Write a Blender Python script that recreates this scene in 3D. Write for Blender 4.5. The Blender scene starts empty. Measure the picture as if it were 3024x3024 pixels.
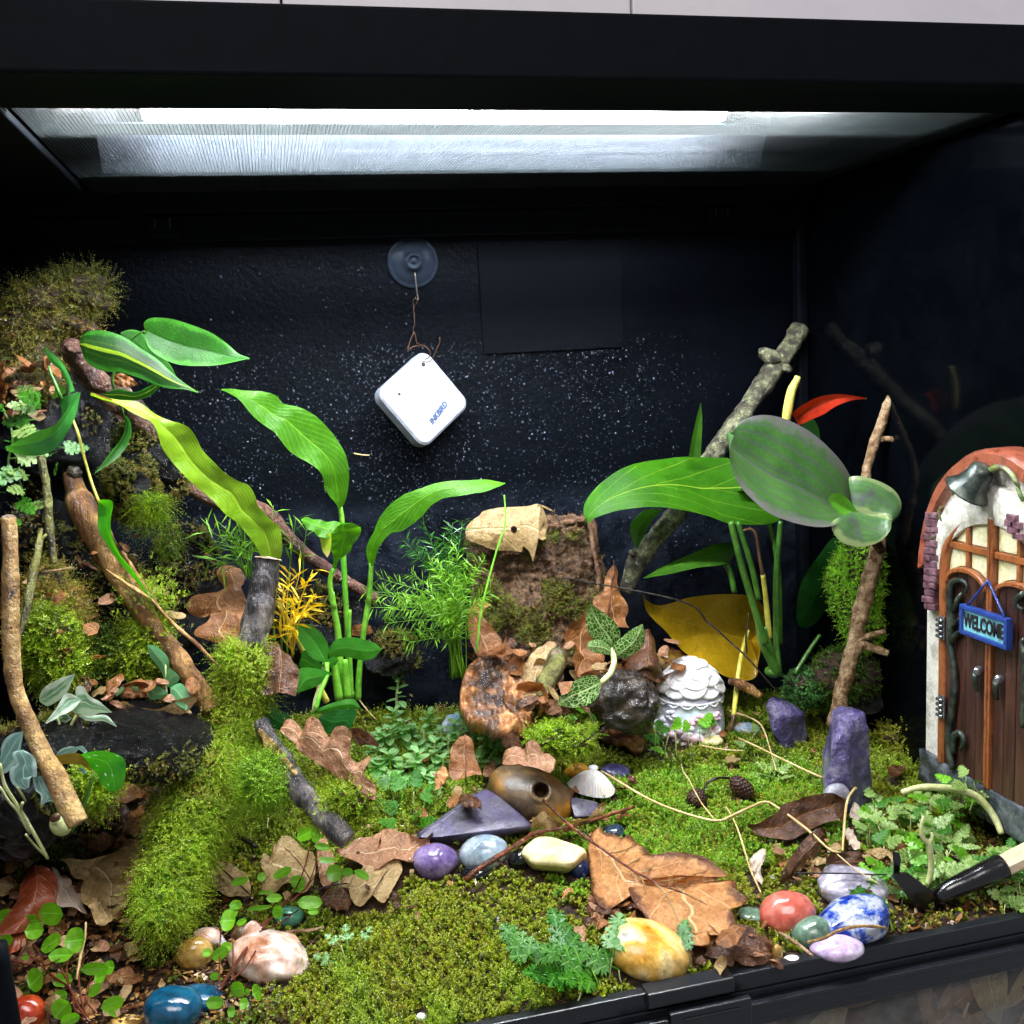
import bpy, bmesh, math, random
import numpy as np
from mathutils import Vector, Matrix
random.seed(7); rng=np.random.default_rng(7)
sc=bpy.context.scene
sc.unit_settings.system='METRIC'; sc.unit_settings.scale_length=0.01   # one unit = one centimetre
COL=sc.collection
# ---------------------------------------------------------------- camera
rad=math.radians
CAM=np.array([16.5,-44.0,32.5]); FPX=1896.0*3024/1932
yaw,pitch,roll=rad(13.1),rad(8.5),rad(3.0)
Fv=np.array([math.sin(yaw)*math.cos(pitch),math.cos(yaw)*math.cos(pitch),-math.sin(pitch)])
R0=np.array([math.cos(yaw),-math.sin(yaw),0]); U0=np.cross(R0,Fv)
Rv=R0*math.cos(roll)-U0*math.sin(roll); Uv=U0*math.cos(roll)+R0*math.sin(roll)
cd=bpy.data.cameras.new('camera'); cam=bpy.data.objects.new('camera',cd); COL.objects.link(cam)
mt=Matrix(((Rv[0],Uv[0],-Fv[0],CAM[0]),(Rv[1],Uv[1],-Fv[1],CAM[1]),(Rv[2],Uv[2],-Fv[2],CAM[2]),(0,0,0,1)))
cam.matrix_world=mt
cd.sensor_width=36; cd.sensor_fit='HORIZONTAL'; cd.lens=36*FPX/3024; cd.clip_start=1; cd.clip_end=1000
sc.camera=cam
# ---------------------------------------------------------------- room light, exposure
w=bpy.data.worlds.new('World'); sc.world=w; w.use_nodes=True
w.node_tree.nodes['Background'].inputs[0].default_value=(.9,.92,1,1)
w.node_tree.nodes['Background'].inputs[1].default_value=0.34
sc.view_settings.view_transform='Standard'; sc.view_settings.look='None'
sc.view_settings.exposure=0.0; sc.view_settings.gamma=1
TUBE=560.0            # brightness of the added, unseen front tube; the seen tube is dimmer
la=bpy.data.lights.new('room_light','AREA'); la.shape='RECTANGLE'; la.size=90; la.size_y=60; la.energy=185000; la.color=(1,.95,.93)
lo=bpy.data.objects.new('room_light',la); COL.objects.link(lo); lo.location=(5,-100,150)
lo.rotation_euler=(Vector((25,15,30))-Vector((5,-100,150))).to_track_quat('-Z','Y').to_euler()
sc.render.engine='CYCLES'
try:
    sc.cycles.max_bounces=8; sc.cycles.transparent_max_bounces=12; sc.cycles.caustics_reflective=False; sc.cycles.caustics_refractive=False
    sc.cycles.sample_clamp_indirect=4
except Exception: pass
# ---------------------------------------------------------------- measuring helpers
CR={'A':(0,750,800/1932),'B':(600,1000,800/1932),'C':(1200,1400,800/1932),'D':(1700,900,1000/1932),'E':(0,1450,800/1932),
'F':(0,2100,800/1932),'G':(700,1700,800/1932),'H':(700,2300,800/1932),'I':(1200,2100,700/1932),'J':(1500,2300,800/1932),
'K':(1800,1850,800/1932),'L':(2300,2250,724/1807),'M':(2400,1300,624/1148),'N':(0,0,1512/1932),'Q':(1000,650,500/1288),
'S':(0,2500,1000/1932),'T':(0,0,3024/1932)}
def ray(c,x,y):
    x0,y0,s=CR[c]; X=x0+x*s; Y=y0+y*s
    return Fv+Rv*(X-1512)/FPX+Uv*(1512-Y)/FPX
def onY(c,x,y,Y):
    d=ray(c,x,y); return CAM+d*(Y-CAM[1])/d[1]
def ss(a,b,x):
    t=np.clip((x-a)/(b-a),0,1); return t*t*(3-2*t)
_nd={}
def n3(P,f=1.0,seed=0,octv=3):
    P=np.asarray(P,float); out=np.zeros(P.shape[:-1]); amp=1;tot=0
    for o in range(octv):
        k=(seed,o)
        if k not in _nd:
            r=np.random.default_rng(seed*17+o*101+3); _nd[k]=(r.normal(size=(7,3)),r.uniform(0,6.28,7))
        D,ph=_nd[k]; v=0
        for i in range(7): v=v+np.sin((P@D[i])*f*1.3+ph[i])
        out+=amp*v/4.0; tot+=amp; amp*=.5; f*=2.03
    return out/tot
def zg(x,y):
    x=np.asarray(x,float); y=np.asarray(y,float)
    z=.7+y*(.06+.11*np.clip((58-x)/42,0,1))+2.2*(1-ss(0,12,x))*ss(2,14,y)+.4*(1-ss(0,10,x))
    P=np.stack([x,y,0*x],-1)
    return z+.35*n3(P,.28,5)+.1*n3(P,1.1,6)
def onG(c,x,y,h=0.0):
    d=ray(c,x,y); z=2.0
    for _ in range(14):
        t=(z-CAM[2])/d[2]; q=CAM+d*t
        z=.5*z+.5*(float(zg(q[0],min(max(q[1],-1),33)))+h)
    t=(z-CAM[2])/d[2]; q=CAM+d*t
    if q[1]>32: q=CAM+d*(32-CAM[1])/d[1]
    return q
def dist(q): return float((np.asarray(q)-CAM)@Fv)
def cmpx(c,q): return CR[c][2]/FPX*dist(q)      # centimetres for one pixel of that crop at q
def spec(c,s):
    out=[]
    for t in s.split():
        if ':' in t: c,t=t.split(':')
        x,y=t.split(','); out.append((c,float(x),float(y)))
    return out
def line(c,s,Y):
    """points in the place for a measured line; Y is a depth, a list of depths, or ('g',height above ground)"""
    pts=spec(c,s)
    if isinstance(Y,tuple) and Y[0]=='g':
        h=Y[1]; n=len(pts)
        hs=np.interp(np.linspace(0,1,n),np.linspace(0,1,len(h)),h) if isinstance(h,(list,tuple)) else [h]*n
        return np.array([onG(a,x,y,hh) for (a,x,y),hh in zip(pts,hs)])
    n=len(pts)
    Ys=np.interp(np.linspace(0,1,n),np.linspace(0,1,len(Y)),Y) if isinstance(Y,(list,tuple)) else [Y]*n
    return np.array([onY(a,x,y,yy) for (a,x,y),yy in zip(pts,Ys)])
def catmull(P,k=8):
    P=np.asarray(P,float)
    if len(P)<3: return P
    Q=np.vstack([2*P[0]-P[1],P,2*P[-1]-P[-2]]); out=[]
    for i in range(1,len(Q)-2):
        for t in np.linspace(0,1,k,endpoint=False):
            a,b,c_,d=Q[i-1],Q[i],Q[i+1],Q[i+2]
            out.append(.5*((2*b)+(-a+c_)*t+(2*a-5*b+4*c_-d)*t*t+(-a+3*b-3*c_+d)*t**3))
    out.append(P[-1]); return np.array(out)
def resample(P,n):
    P=np.asarray(P,float); d=np.r_[0,np.cumsum(np.linalg.norm(np.diff(P,axis=0),axis=1))]
    t=np.linspace(0,d[-1],n); return np.stack([np.interp(t,d,P[:,i]) for i in range(P.shape[1])],-1)
def nrm(v): return v/np.maximum(np.linalg.norm(v,axis=-1,keepdims=True),1e-9)
# ---------------------------------------------------------------- materials
def rgb(h):
    h=h.lstrip('#'); return tuple(((int(h[i:i+2],16)/255+.055)/1.055)**2.4 if int(h[i:i+2],16)>10 else int(h[i:i+2],16)/255/12.92 for i in (0,2,4))+(1,)
class NT:
    def __init__(s,name):
        s.m=bpy.data.materials.new(name); s.m.use_nodes=True; s.t=s.m.node_tree; s.n=s.t.nodes
        s.b=s.n['Principled BSDF']; s.o=s.n['Material Output']
    def new(s,ty,**k):
        a=s.n.new(ty)
        for q,v in k.items(): setattr(a,q,v)
        return a
    def set(s,sock,v):
        if hasattr(v,'is_output') : s.t.links.new(v,sock)
        else: sock.default_value=v
    def math(s,op,a,b=0.0,c=None,clamp=False):
        x=s.new('ShaderNodeMath',operation=op,use_clamp=clamp); s.set(x.inputs[0],a); s.set(x.inputs[1],b)
        if c is not None: s.set(x.inputs[2],c)
        return x.outputs[0]
    def mix(s,f,a,b,bt='MIX'):
        x=s.new('ShaderNodeMix',data_type='RGBA',blend_type=bt); s.set(x.inputs[0],f); s.set(x.inputs[6],a); s.set(x.inputs[7],b); return x.outputs[2]
    def noise(s,vec,scale,det=5,rough=.6,dist=0):
        x=s.new('ShaderNodeTexNoise'); s.t.links.new(vec,x.inputs['Vector']); x.inputs['Scale'].default_value=scale
        x.inputs['Detail'].default_value=det; x.inputs['Roughness'].default_value=rough; x.inputs['Distortion'].default_value=dist; return x.outputs['Fac']
    def ramp(s,f,stops):
        x=s.new('ShaderNodeValToRGB'); s.set(x.inputs[0],f); e=x.color_ramp.elements
        e[0].position=stops[0][0]; e[0].color=stops[0][1]; e[1].position=stops[-1][0]; e[1].color=stops[-1][1]
        for p,c in stops[1:-1]:
            k=e.new(p); k.color=c
        return x.outputs[0]
    def smooth(s,x,a,b):
        m=s.new('ShaderNodeMapRange',interpolation_type='SMOOTHSTEP'); s.set(m.inputs[0],x); m.inputs[1].default_value=a; m.inputs[2].default_value=b; return m.outputs[0]
    def obj(s,sx=1,sy=1,sz=1):
        c=s.new('ShaderNodeTexCoord'); mp=s.new('ShaderNodeMapping'); mp.inputs['Scale'].default_value=(sx,sy,sz)
        s.t.links.new(c.outputs['Object'],mp.inputs[0]); return mp.outputs[0]
    def uv(s):
        u=s.new('ShaderNodeUVMap'); u.uv_map='UVMap'; x=s.new('ShaderNodeSeparateXYZ'); s.t.links.new(u.outputs[0],x.inputs[0]); return u.outputs[0],x.outputs[0],x.outputs[1]
    def bump(s,h,st,d=.05,nin=None):
        x=s.new('ShaderNodeBump'); x.inputs['Strength'].default_value=st; x.inputs['Distance'].default_value=d; s.set(x.inputs['Height'],h)
        if nin is not None: s.t.links.new(nin,x.inputs['Normal'])
        return x.outputs[0]
    def fin(s,col,rough=.5,bump=None,coat=0,metal=0,trans=0,transl=0,tcol=None,spec=.5,sss=0,coatr=.08):
        b=s.b; s.set(b.inputs['Base Color'],col); s.set(b.inputs['Roughness'],rough); b.inputs['Metallic'].default_value=metal
        b.inputs['Coat Weight'].default_value=coat; b.inputs['Coat Roughness'].default_value=coatr; b.inputs['Transmission Weight'].default_value=trans
        b.inputs['Specular IOR Level'].default_value=spec
        if sss: b.inputs['Subsurface Weight'].default_value=sss; b.inputs['Subsurface Scale'].default_value=.4; 
        if bump is not None:
            s.t.links.new(bump,b.inputs['Normal'])
            if coat: s.t.links.new(bump,b.inputs['Coat Normal'])
        if transl:
            tr=s.new('ShaderNodeBsdfTranslucent'); s.set(tr.inputs[0],tcol if tcol is not None else col)
            mx=s.new('ShaderNodeMixShader'); mx.inputs[0].default_value=transl
            s.t.links.new(b.outputs[0],mx.inputs[1]); s.t.links.new(tr.outputs[0],mx.inputs[2]); s.t.links.new(mx.outputs[0],s.o.inputs[0])
        return s.m
def M(name,*cols,sc=1.0,det=5,rough=.5,bump=.3,bsc=6,bd=.06,coat=0,metal=0,trans=0,sss=0,spec=.5,lo=.35,hi=.65,st=(1,1,1),dist=0,rv=.12,speck=None,coatr=.08,drops=0,fine=.22):
    t=NT(name); v=t.obj(*st); cs=[rgb(c) for c in cols]
    if len(cs)==1: cs=cs*2
    f=t.noise(v,sc,det,.6,dist); n=len(cs)
    col=t.ramp(f,[(lo+(hi-lo)*i/(n-1),c) for i,c in enumerate(cs)])
    if fine: col=t.mix(1.0,col,t.ramp(t.noise(v,sc*5.5,6,.7),[(.33,(1-fine,)*3+(1,)),(.67,(1+fine,)*3+(1,))]),'MULTIPLY')
    if speck:
        g=t.smooth(t.noise(v,speck[1],3),speck[2],speck[2]+.06); col=t.mix(g,col,rgb(speck[0]))
    bn=t.noise(v,bsc,6,.65); b=t.bump(bn,bump,bd)
    if drops:
        b=t.bump(t.noise(v,bsc*5,2,.5),drops,bd*.4,b)
    r=t.math('ADD',rough-rv*.5,t.math('MULTIPLY',bn,rv))
    return t.fin(col,r,b,coat,metal,trans,0,None,spec,sss,coatr)
def LM(name,c1,c2,vein,nv=9,slope=1.6,vw=.05,mid=.018,mode='pin',rough=.32,transl=.3,tc=None,nsc=1.0,bump=.35,spots=None,vs=.7,coat=.0,edge=None,tip=None,drops=0,speckle=None,fine=.14,bfr=5,bdd=.06,spec=.5):
    """leaf blade: veins follow the blade's own coordinates (u across, v along)"""
    t=NT(name); uvv,u,v=t.uv(); o=t.obj()
    a=t.math('ABSOLUTE',t.math('SUBTRACT',u,.5))
    f=t.noise(o,nsc,5); col=t.ramp(f,[(.3,rgb(c1)),(.7,rgb(c2))]); col=t.mix(1.0,col,t.ramp(t.noise(o,4.5,6,.7),[(.32,(1-fine,)*3+(1,)),(.68,(1+fine,)*3+(1,))]),'MULTIPLY')
    if speckle:
        col=t.mix(t.smooth(t.noise(o,speckle[1],4,.7),speckle[2],speckle[2]+(speckle[3] if len(speckle)>3 else .08)),col,rgb(speckle[0]))
    wob=t.math('MULTIPLY',t.math('SUBTRACT',t.noise(uvv,4,2),.5),.25)
    if mode=='pin': ph=t.math('SUBTRACT',t.math('MULTIPLY',v,nv),t.math('MULTIPLY',a,slope*2))
    elif mode=='par': ph=t.math('MULTIPLY',a,nv)
    if mode in('pin','par'):
        fr=t.math('FRACT',t.math('ADD',ph,wob)); d=t.math('ABSOLUTE',t.math('SUBTRACT',fr,.5))
        side=t.math('SUBTRACT',1.0,t.smooth(d,vw*.3,vw)) 
    else:
        vo=t.new('ShaderNodeTexVoronoi',feature='DISTANCE_TO_EDGE'); mp=t.new('ShaderNodeMapping'); mp.inputs['Scale'].default_value=(9,14,1); t.t.links.new(uvv,mp.inputs[0]); t.t.links.new(mp.outputs[0],vo.inputs['Vector']); vo.inputs['Scale'].default_value=1
        side=t.math('SUBTRACT',1.0,t.smooth(vo.outputs[0],.02,.10))
    md=t.math('SUBTRACT',1.0,t.smooth(a,mid*.6,mid*1.3))
    vn=t.math('MAXIMUM',t.math('MULTIPLY',side,vs),md)
    col=t.mix(vn,col,rgb(vein))
    if tip: col=t.mix(t.smooth(v,tip[1],tip[2]),col,rgb(tip[0]))
    if edge: col=t.mix(t.smooth(t.math('ADD',a,t.math('MULTIPLY',t.noise(o,1.3,3),.25)),edge[1],edge[1]+.1),col,rgb(edge[0]))
    if spots:
        vo=t.new('ShaderNodeTexVoronoi'); mp=t.new('ShaderNodeMapping'); mp.inputs['Scale'].default_value=(6,5,1); t.t.links.new(uvv,mp.inputs[0]); t.t.links.new(mp.outputs[0],vo.inputs['Vector']); vo.inputs['Scale'].default_value=1
        col=t.mix(t.math('SUBTRACT',1.0,t.smooth(vo.outputs[0],.13,.19)),col,rgb(spots))
    h=t.math('SUBTRACT',t.math('MULTIPLY',t.noise(o,bfr,6,.65),.8),t.math('MULTIPLY',vn,.5))
    b=t.bump(h,bump,bdd)
    if drops:
        b=t.bump(t.smooth(t.noise(o,14,1,.4),.6,.7),drops,.05,b)
    tcol=t.mix(1.0,col,rgb(tc) if tc else (1,1,.6,1),'MULTIPLY') if not tc else rgb(tc)
    return t.fin(col,rough,b,coat,0,0,transl,tcol,spec)
# ---------------------------------------------------------------- object helpers
OCC=np.zeros((62*5,36*5),bool)      # where something lies on the ground, so that no moss shoot grows through it
def occ(V):
    x,y,z=V[:,0],V[:,1],V[:,2]; m=(z-zg(x,y)<1.3)&(x>0)&(x<61.5)&(y>-.5)&(y<34.5)
    OCC[(x[m]*5).astype(int),((y[m]+.5)*5).astype(int)]=True
def mesh(name,V,F,mat,uv=None,smooth=True,col=None):
    me=bpy.data.meshes.new(name); V=np.asarray(V,float)
    if isinstance(F,np.ndarray):
        k=F.shape[1]; nf=len(F)
        me.vertices.add(len(V)); me.vertices.foreach_set('co',V.ravel()); me.loops.add(nf*k); me.loops.foreach_set('vertex_index',F.ravel().astype(np.int32))
        me.polygons.add(nf); me.polygons.foreach_set('loop_start',np.arange(0,nf*k,k,dtype=np.int32)); me.update(calc_edges=True)
        li=F.ravel()
    else:
        me.from_pydata(V.tolist(),[],F); li=np.empty(len(me.loops),np.int32); me.loops.foreach_get('vertex_index',li)
    if uv is not None:
        l=me.uv_layers.new(name='UVMap'); l.data.foreach_set('uv',np.asarray(uv,float)[li].ravel())
    if col is not None:
        a=me.color_attributes.new('Col','FLOAT_COLOR','POINT'); c=np.ones((len(V),4)); c[:,:3]=col; a.data.foreach_set('color',c.ravel())
    if smooth: me.polygons.foreach_set('use_smooth',np.ones(len(me.polygons),bool))
    me.materials.append(mat); return me
LABELS={}
class Thing:
    def __init__(s,name,label,cat,group=None,kind=None,noocc=False):
        s.name,s.label,s.cat,s.group,s.kind=name,label,cat,group,kind; s.parts=[]; s.noocc=noocc
    def part(s,name,g,mat,smooth=True,sub=None,label=None,stuff=False,col=None,sharp=None):
        V,F=g[0],g[1]; uv=g[2] if len(g)>2 else None
        s.parts.append(dict(name=name,V=np.asarray(V,float),F=F,uv=uv,mat=mat,smooth=smooth,sub=sub,label=label,stuff=stuff,col=col,sharp=sharp)); return len(s.parts)-1
    def done(s):
        if not s.parts: return
        A=np.vstack([p['V'] for p in s.parts]); lo,hi=A.min(0),A.max(0); base=np.array([(lo[0]+hi[0])/2,(lo[1]+hi[1])/2,lo[2]])
        if not s.noocc:
            for p in s.parts: occ(p['V'])
        single=len(s.parts)==1
        if not single:
            root=bpy.data.objects.new(s.name,None); root.empty_display_size=.5; COL.objects.link(root); root.location=base
        obs=[]
        for p in s.parts:
            me=mesh(s.name if single else p['name'],p['V']-base,p['F'],p['mat'],p['uv'],p['smooth'],p['col'])
            if p['sharp']:
                try: me.set_sharp_from_angle(angle=rad(p['sharp']))
                except Exception: pass
            o=bpy.data.objects.new(s.name if single else p['name'],me); COL.objects.link(o)
            if single: root=o; o.location=base
            else: o.parent=obs[p['sub']] if p['sub'] is not None else root
            if p['label']: o['label']=p['label']
            if p['stuff']: o['kind']='stuff'
            obs.append(o)
        if s.label: root['label']=s.label
        if s.cat: root['category']=s.cat
        if s.group: root['group']=s.group
        if s.kind: root['kind']=s.kind
        return root
def one(name,label,cat,g,mat,group=None,kind=None,smooth=True,col=None,sharp=None,noocc=False):
    t=Thing(name,label,cat,group,kind,noocc); t.part(name,g,mat,smooth,col=col,sharp=sharp); return t.done()
def join(*gs):
    V=[];F=[];n=0;U=[];hu=all(len(g)>2 and g[2] is not None for g in gs)
    for g in gs:
        V.append(np.asarray(g[0],float)); F+= [tuple(int(i)+n for i in f) for f in g[1]]; n+=len(g[0])
        if hu: U.append(g[2])
    return (np.vstack(V),F,np.vstack(U)) if hu else (np.vstack(V),F)
# ---------------------------------------------------------------- shapes
def grid_faces(n,m,closed=False):
    F=[]
    for i in range(n-1):
        for j in range(m if closed else m-1):
            k=(j+1)%m; F.append((i*m+j,i*m+k,(i+1)*m+k,(i+1)*m+j))
    return F
def sheet(a,b,n=36,m=13,fold=0,bulge=0,wave=0,wn=3,crump=0,cf=1.2,seed=0,hole=None,thick=0,pw=1.0):
    A=resample(catmull(a),n); B=resample(catmull(b),n); s=np.linspace(0,1,m)
    P=A[:,None]*(1-s)[None,:,None]+B[:,None]*s[None,:,None]
    ac=B-A; wd=np.linalg.norm(ac,axis=1); mid=(A+B)/2; tg=nrm(np.gradient(mid,axis=0))
    W=wd.max(); w8=(wd/W)[:,None]**2+1e-4; acn=nrm(ac)*w8
    k=np.ones(7)/7; acs=np.stack([np.convolve(np.pad(acn[:,i],3,mode='edge'),k,'valid') for i in range(3)],-1); acs=nrm(acs)
    N=nrm(np.cross(acs,tg)); 
    fl=np.sign(np.sum(N*(CAM-mid),axis=1)); fl[fl==0]=1
    f0=1 if fl.sum()>=0 else -1
    N=N*f0
    r=np.abs(2*s-1); d=fold*(1-r**pw)[None,:]*wd[:,None]+bulge*(1-r**2)[None,:]*wd[:,None]
    v=np.linspace(0,1,n)[:,None]; ph=seed*1.7
    d=d+wave*W*(r**1.5)[None,:]*np.sin(6.28*wn*v+ph+np.where(s>.5,1.3,0)[None,:])*np.sin(np.pi*v)**.5
    if crump: d=d+crump*n3(P,cf,seed+40,3)+crump*.35*n3(P,cf*3.7,seed+60,3)
    P=P+N[:,None,:]*d[...,None]
    U=np.stack(np.broadcast_arrays(s[None,:],v),-1).reshape(-1,2)
    F=grid_faces(n,m); V=P.reshape(-1,3)
    if hole:
        F=[f for f in F if all(np.linalg.norm(V[list(f)].mean(0)-h)>rr for h,rr in hole)]
    if thick:
        NN=np.repeat(N,m,axis=0); nv=len(V)
        V2=V-NN*thick; F2=[tuple(nv+i for i in reversed(f)) for f in F]
        E=[]
        bd=[j for j in range(m)]+[i*m+m-1 for i in range(1,n)]+[(n-1)*m+j for j in range(m-2,-1,-1)]+[i*m for i in range(n-2,0,-1)]
        for q in range(len(bd)): a_,b_=bd[q],bd[(q+1)%len(bd)]; E.append((b_,a_,nv+a_,nv+b_))
        V=np.vstack([V,V2]); F=F+F2+E; U=np.vstack([U,U])
    return V,F,U
def tube(pts,r,seg=12,n=None,bump=0,bf=2.0,seed=0,caps=True,sm=True,flat=1.0):
    P=catmull(pts) if sm and len(pts)>2 else np.asarray(pts,float)
    L=np.linalg.norm(np.diff(P,axis=0),axis=1).sum(); r=np.atleast_1d(np.asarray(r,float))
    if n is None: n=int(min(90,max(4,L/max(.25,r.mean()*.45))))
    P=resample(P,n); R=np.interp(np.linspace(0,1,n),np.linspace(0,1,len(r)),r)*(1+(min(.12,bump*.8))*n3(P,1.3,seed+77,2)); bump=bump*1.35; T=nrm(np.gradient(P,axis=0))
    a=np.array([.31,.22,.93]); 
    if abs(T[0]@a)>.9: a=np.array([1,0,0.])
    X=nrm(np.cross(T[0],a)); xs=[]
    for i in range(n):
        X=X-T[i]*(X@T[i]); X=X/np.linalg.norm(X); xs.append(X)
    X=np.array(xs); Y=np.cross(T,X); th=np.linspace(0,2*np.pi,seg,endpoint=False)
    D=X[:,None]*np.cos(th)[None,:,None]+Y[:,None]*np.sin(th)[None,:,None]*flat
    V=P[:,None]+D*R[:,None,None]
    if bump: V=V+D*(R[:,None]*(bump*n3(V,bf,seed+9,4)+.35*bump*n3(V,bf*4,seed+19,3)))[...,None]
    F=grid_faces(n,seg,True); U=np.stack(np.broadcast_arrays(np.linspace(0,1,seg)[None,:],np.linspace(0,L,n)[:,None]),-1).reshape(-1,2); V=V.reshape(-1,3)
    if caps:
        V=np.vstack([V,P[0]-T[0]*R[0]*.12,P[-1]+T[-1]*R[-1]*.12]); U=np.vstack([U,[[0,0]],[[0,L]]]); c0,c1=n*seg,n*seg+1
        for j in range(seg):
            k=(j+1)%seg; F.append((c0,k,j)); F.append((c1,(n-1)*seg+j,(n-1)*seg+k))
    return V,F,U
_ico={}
def ico(k):
    if k not in _ico:
        bm=bmesh.new(); bmesh.ops.create_icosphere(bm,subdivisions=k,radius=1); V=np.array([v.co[:] for v in bm.verts]); F=[tuple(v.index for v in f.verts) for f in bm.faces]; bm.free(); _ico[k]=(V,F)
    return _ico[k]
def blob(c,r,ax=None,amp=.12,f=1.0,seed=0,k=4,power=1.0,oct=3):
    V,F=ico(k); n=n3(V,f,seed+70,oct); S=np.sign(V)*np.abs(V)**power; S=S/np.maximum(np.abs(S).max(),1e-6)
    V2=S*(1+amp*n)[:,None]*np.asarray(r)
    if ax is not None: V2=V2@np.asarray(ax)
    return V2+np.asarray(c),F
def axes(rot=0,tilt=0,yawd=None):
    """rows: right, depth, up, turned by rot in the picture plane and tilted away by tilt (degrees)"""
    ya=yaw if yawd is None else rad(yawd)
    ex=np.array([math.cos(ya),-math.sin(ya),0]); ey=np.array([math.sin(ya),math.cos(ya),0]); ez=np.array([0,0,1.])
    c,s=math.cos(rad(rot)),math.sin(rad(rot)); ex2=ex*c-ez*s; ez2=ez*c+ex*s
    c,s=math.cos(rad(tilt)),math.sin(rad(tilt)); ey2=ey*c-ez2*s; ez3=ez2*c+ey*s
    return np.array([ex2,ey2,ez3])
def stone(c,x,y,rx,ry,rot=0,rd=.8,amp=.1,f=.9,seed=0,Y=None,k=4,power=1.0,tilt=0,oct=3):
    if Y is None:
        g=onG(c,x,y+ry*.75); Y=g[1]+.25*rx*cmpx(c,g)
    q=onY(c,x,y,Y); s=cmpx(c,q); return blob(q,(rx*s,rx*s*rd,ry*s),axes(rot,tilt),amp,f,seed,k,power,oct)
def box(lo,hi):
    x0,y0,z0=lo; x1,y1,z1=hi
    return np.array([(x0,y0,z0),(x1,y0,z0),(x1,y1,z0),(x0,y1,z0),(x0,y0,z1),(x1,y0,z1),(x1,y1,z1),(x0,y1,z1)],float),[(0,3,2,1),(4,5,6,7),(0,1,5,4),(1,2,6,5),(2,3,7,6),(3,0,4,7)]
def prism(poly,org,e1,e2,nn,t,bev=0.0,z0=0.0):
    """polygon in plane coordinates, pushed out along nn by t, with a bevelled front rim"""
    poly=np.asarray(poly,float); n=len(poly); org,e1,e2,nn=map(np.asarray,(org,e1,e2,nn))
    ar=.5*np.sum(poly[:,0]*np.roll(poly[:,1],-1)-np.roll(poly[:,0],-1)*poly[:,1])
    if ar<0: poly=poly[::-1]
    d=np.roll(poly,-1,0)-poly; d=d/np.maximum(np.linalg.norm(d,axis=1,keepdims=True),1e-9); nrm2=np.stack([-d[:,1],d[:,0]],-1)
    inn=nrm2+np.roll(nrm2,1,0); inn=inn/np.maximum(np.linalg.norm(inn,axis=1,keepdims=True),.5)
    rings=[(poly,z0),(poly,z0+t-bev)]+([(poly+inn*bev,z0+t)] if bev else [])
    V=[]
    for p,z in rings: V.append(org+p[:,:1]*e1+p[:,1:]*e2+nn*z)
    F=[tuple(range(n-1,-1,-1))]
    for k in range(len(rings)-1):
        for i in range(n): j=(i+1)%n; F.append((k*n+i,k*n+j,(k+1)*n+j,(k+1)*n+i))
    F.append(tuple(range((len(rings)-1)*n,len(rings)*n)))
    return np.vstack(V),F
def hull(P,bev=0.0,seg=2):
    bm=bmesh.new()
    for p in P: bm.verts.new(p)
    r=bmesh.ops.convex_hull(bm,input=bm.verts); 
    bmesh.ops.delete(bm,geom=[e for e in r['geom_interior'] if isinstance(e,bmesh.types.BMVert)],context='VERTS')
    bmesh.ops.dissolve_limit(bm,angle_limit=rad(4),verts=bm.verts,edges=bm.edges)
    if bev: bmesh.ops.bevel(bm,geom=bm.edges[:],offset=bev,segments=seg,affect='EDGES',profile=.5)
    bm.normal_update(); bm.verts.index_update(); V=np.array([v.co[:] for v in bm.verts]); F=[tuple(v.index for v in f.verts) for f in bm.faces]; bm.free(); return V,F
def subdiv(g,k=2,amp=0,f=2,seed=0,smooth=0):
    bm=bmesh.new(); vs=[bm.verts.new(p) for p in g[0]]
    for fa in g[1]:
        try: bm.faces.new([vs[i] for i in fa])
        except ValueError: pass
    bmesh.ops.triangulate(bm,faces=bm.faces[:])
    bmesh.ops.subdivide_edges(bm,edges=bm.edges[:],cuts=k,use_grid_fill=True)
    for _ in range(smooth): bmesh.ops.smooth_vert(bm,verts=bm.verts[:],factor=.5,use_axis_x=True,use_axis_y=True,use_axis_z=True)
    bm.normal_update(); bm.verts.index_update(); V=np.array([v.co[:] for v in bm.verts]); N=np.array([v.normal[:] for v in bm.verts]); F=[tuple(v.index for v in fa.verts) for fa in bm.faces]; bm.free()
    if amp: V=V+N*(amp*n3(V,f,seed+33,4))[:,None]
    return V,F
def px2r(c,r,q): return r*cmpx(c,q)
def twig(c,s,Y,r,seg=8,bump=.08,bf=2.0,seed=0,n=None,flat=1.0,caps=True):
    P=line(c,s,Y); rr=np.atleast_1d(np.asarray(r,float)); q=P[len(P)//2]; return tube(P,rr*cmpx(c,q),seg,n,bump,bf,seed,caps,True,flat)
def leaf(c,s1,s2,Y1,Y2=None,**k):
    return sheet(line(c,s1,Y1),line(c,s2,Y1 if Y2 is None else Y2),**k)
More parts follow.
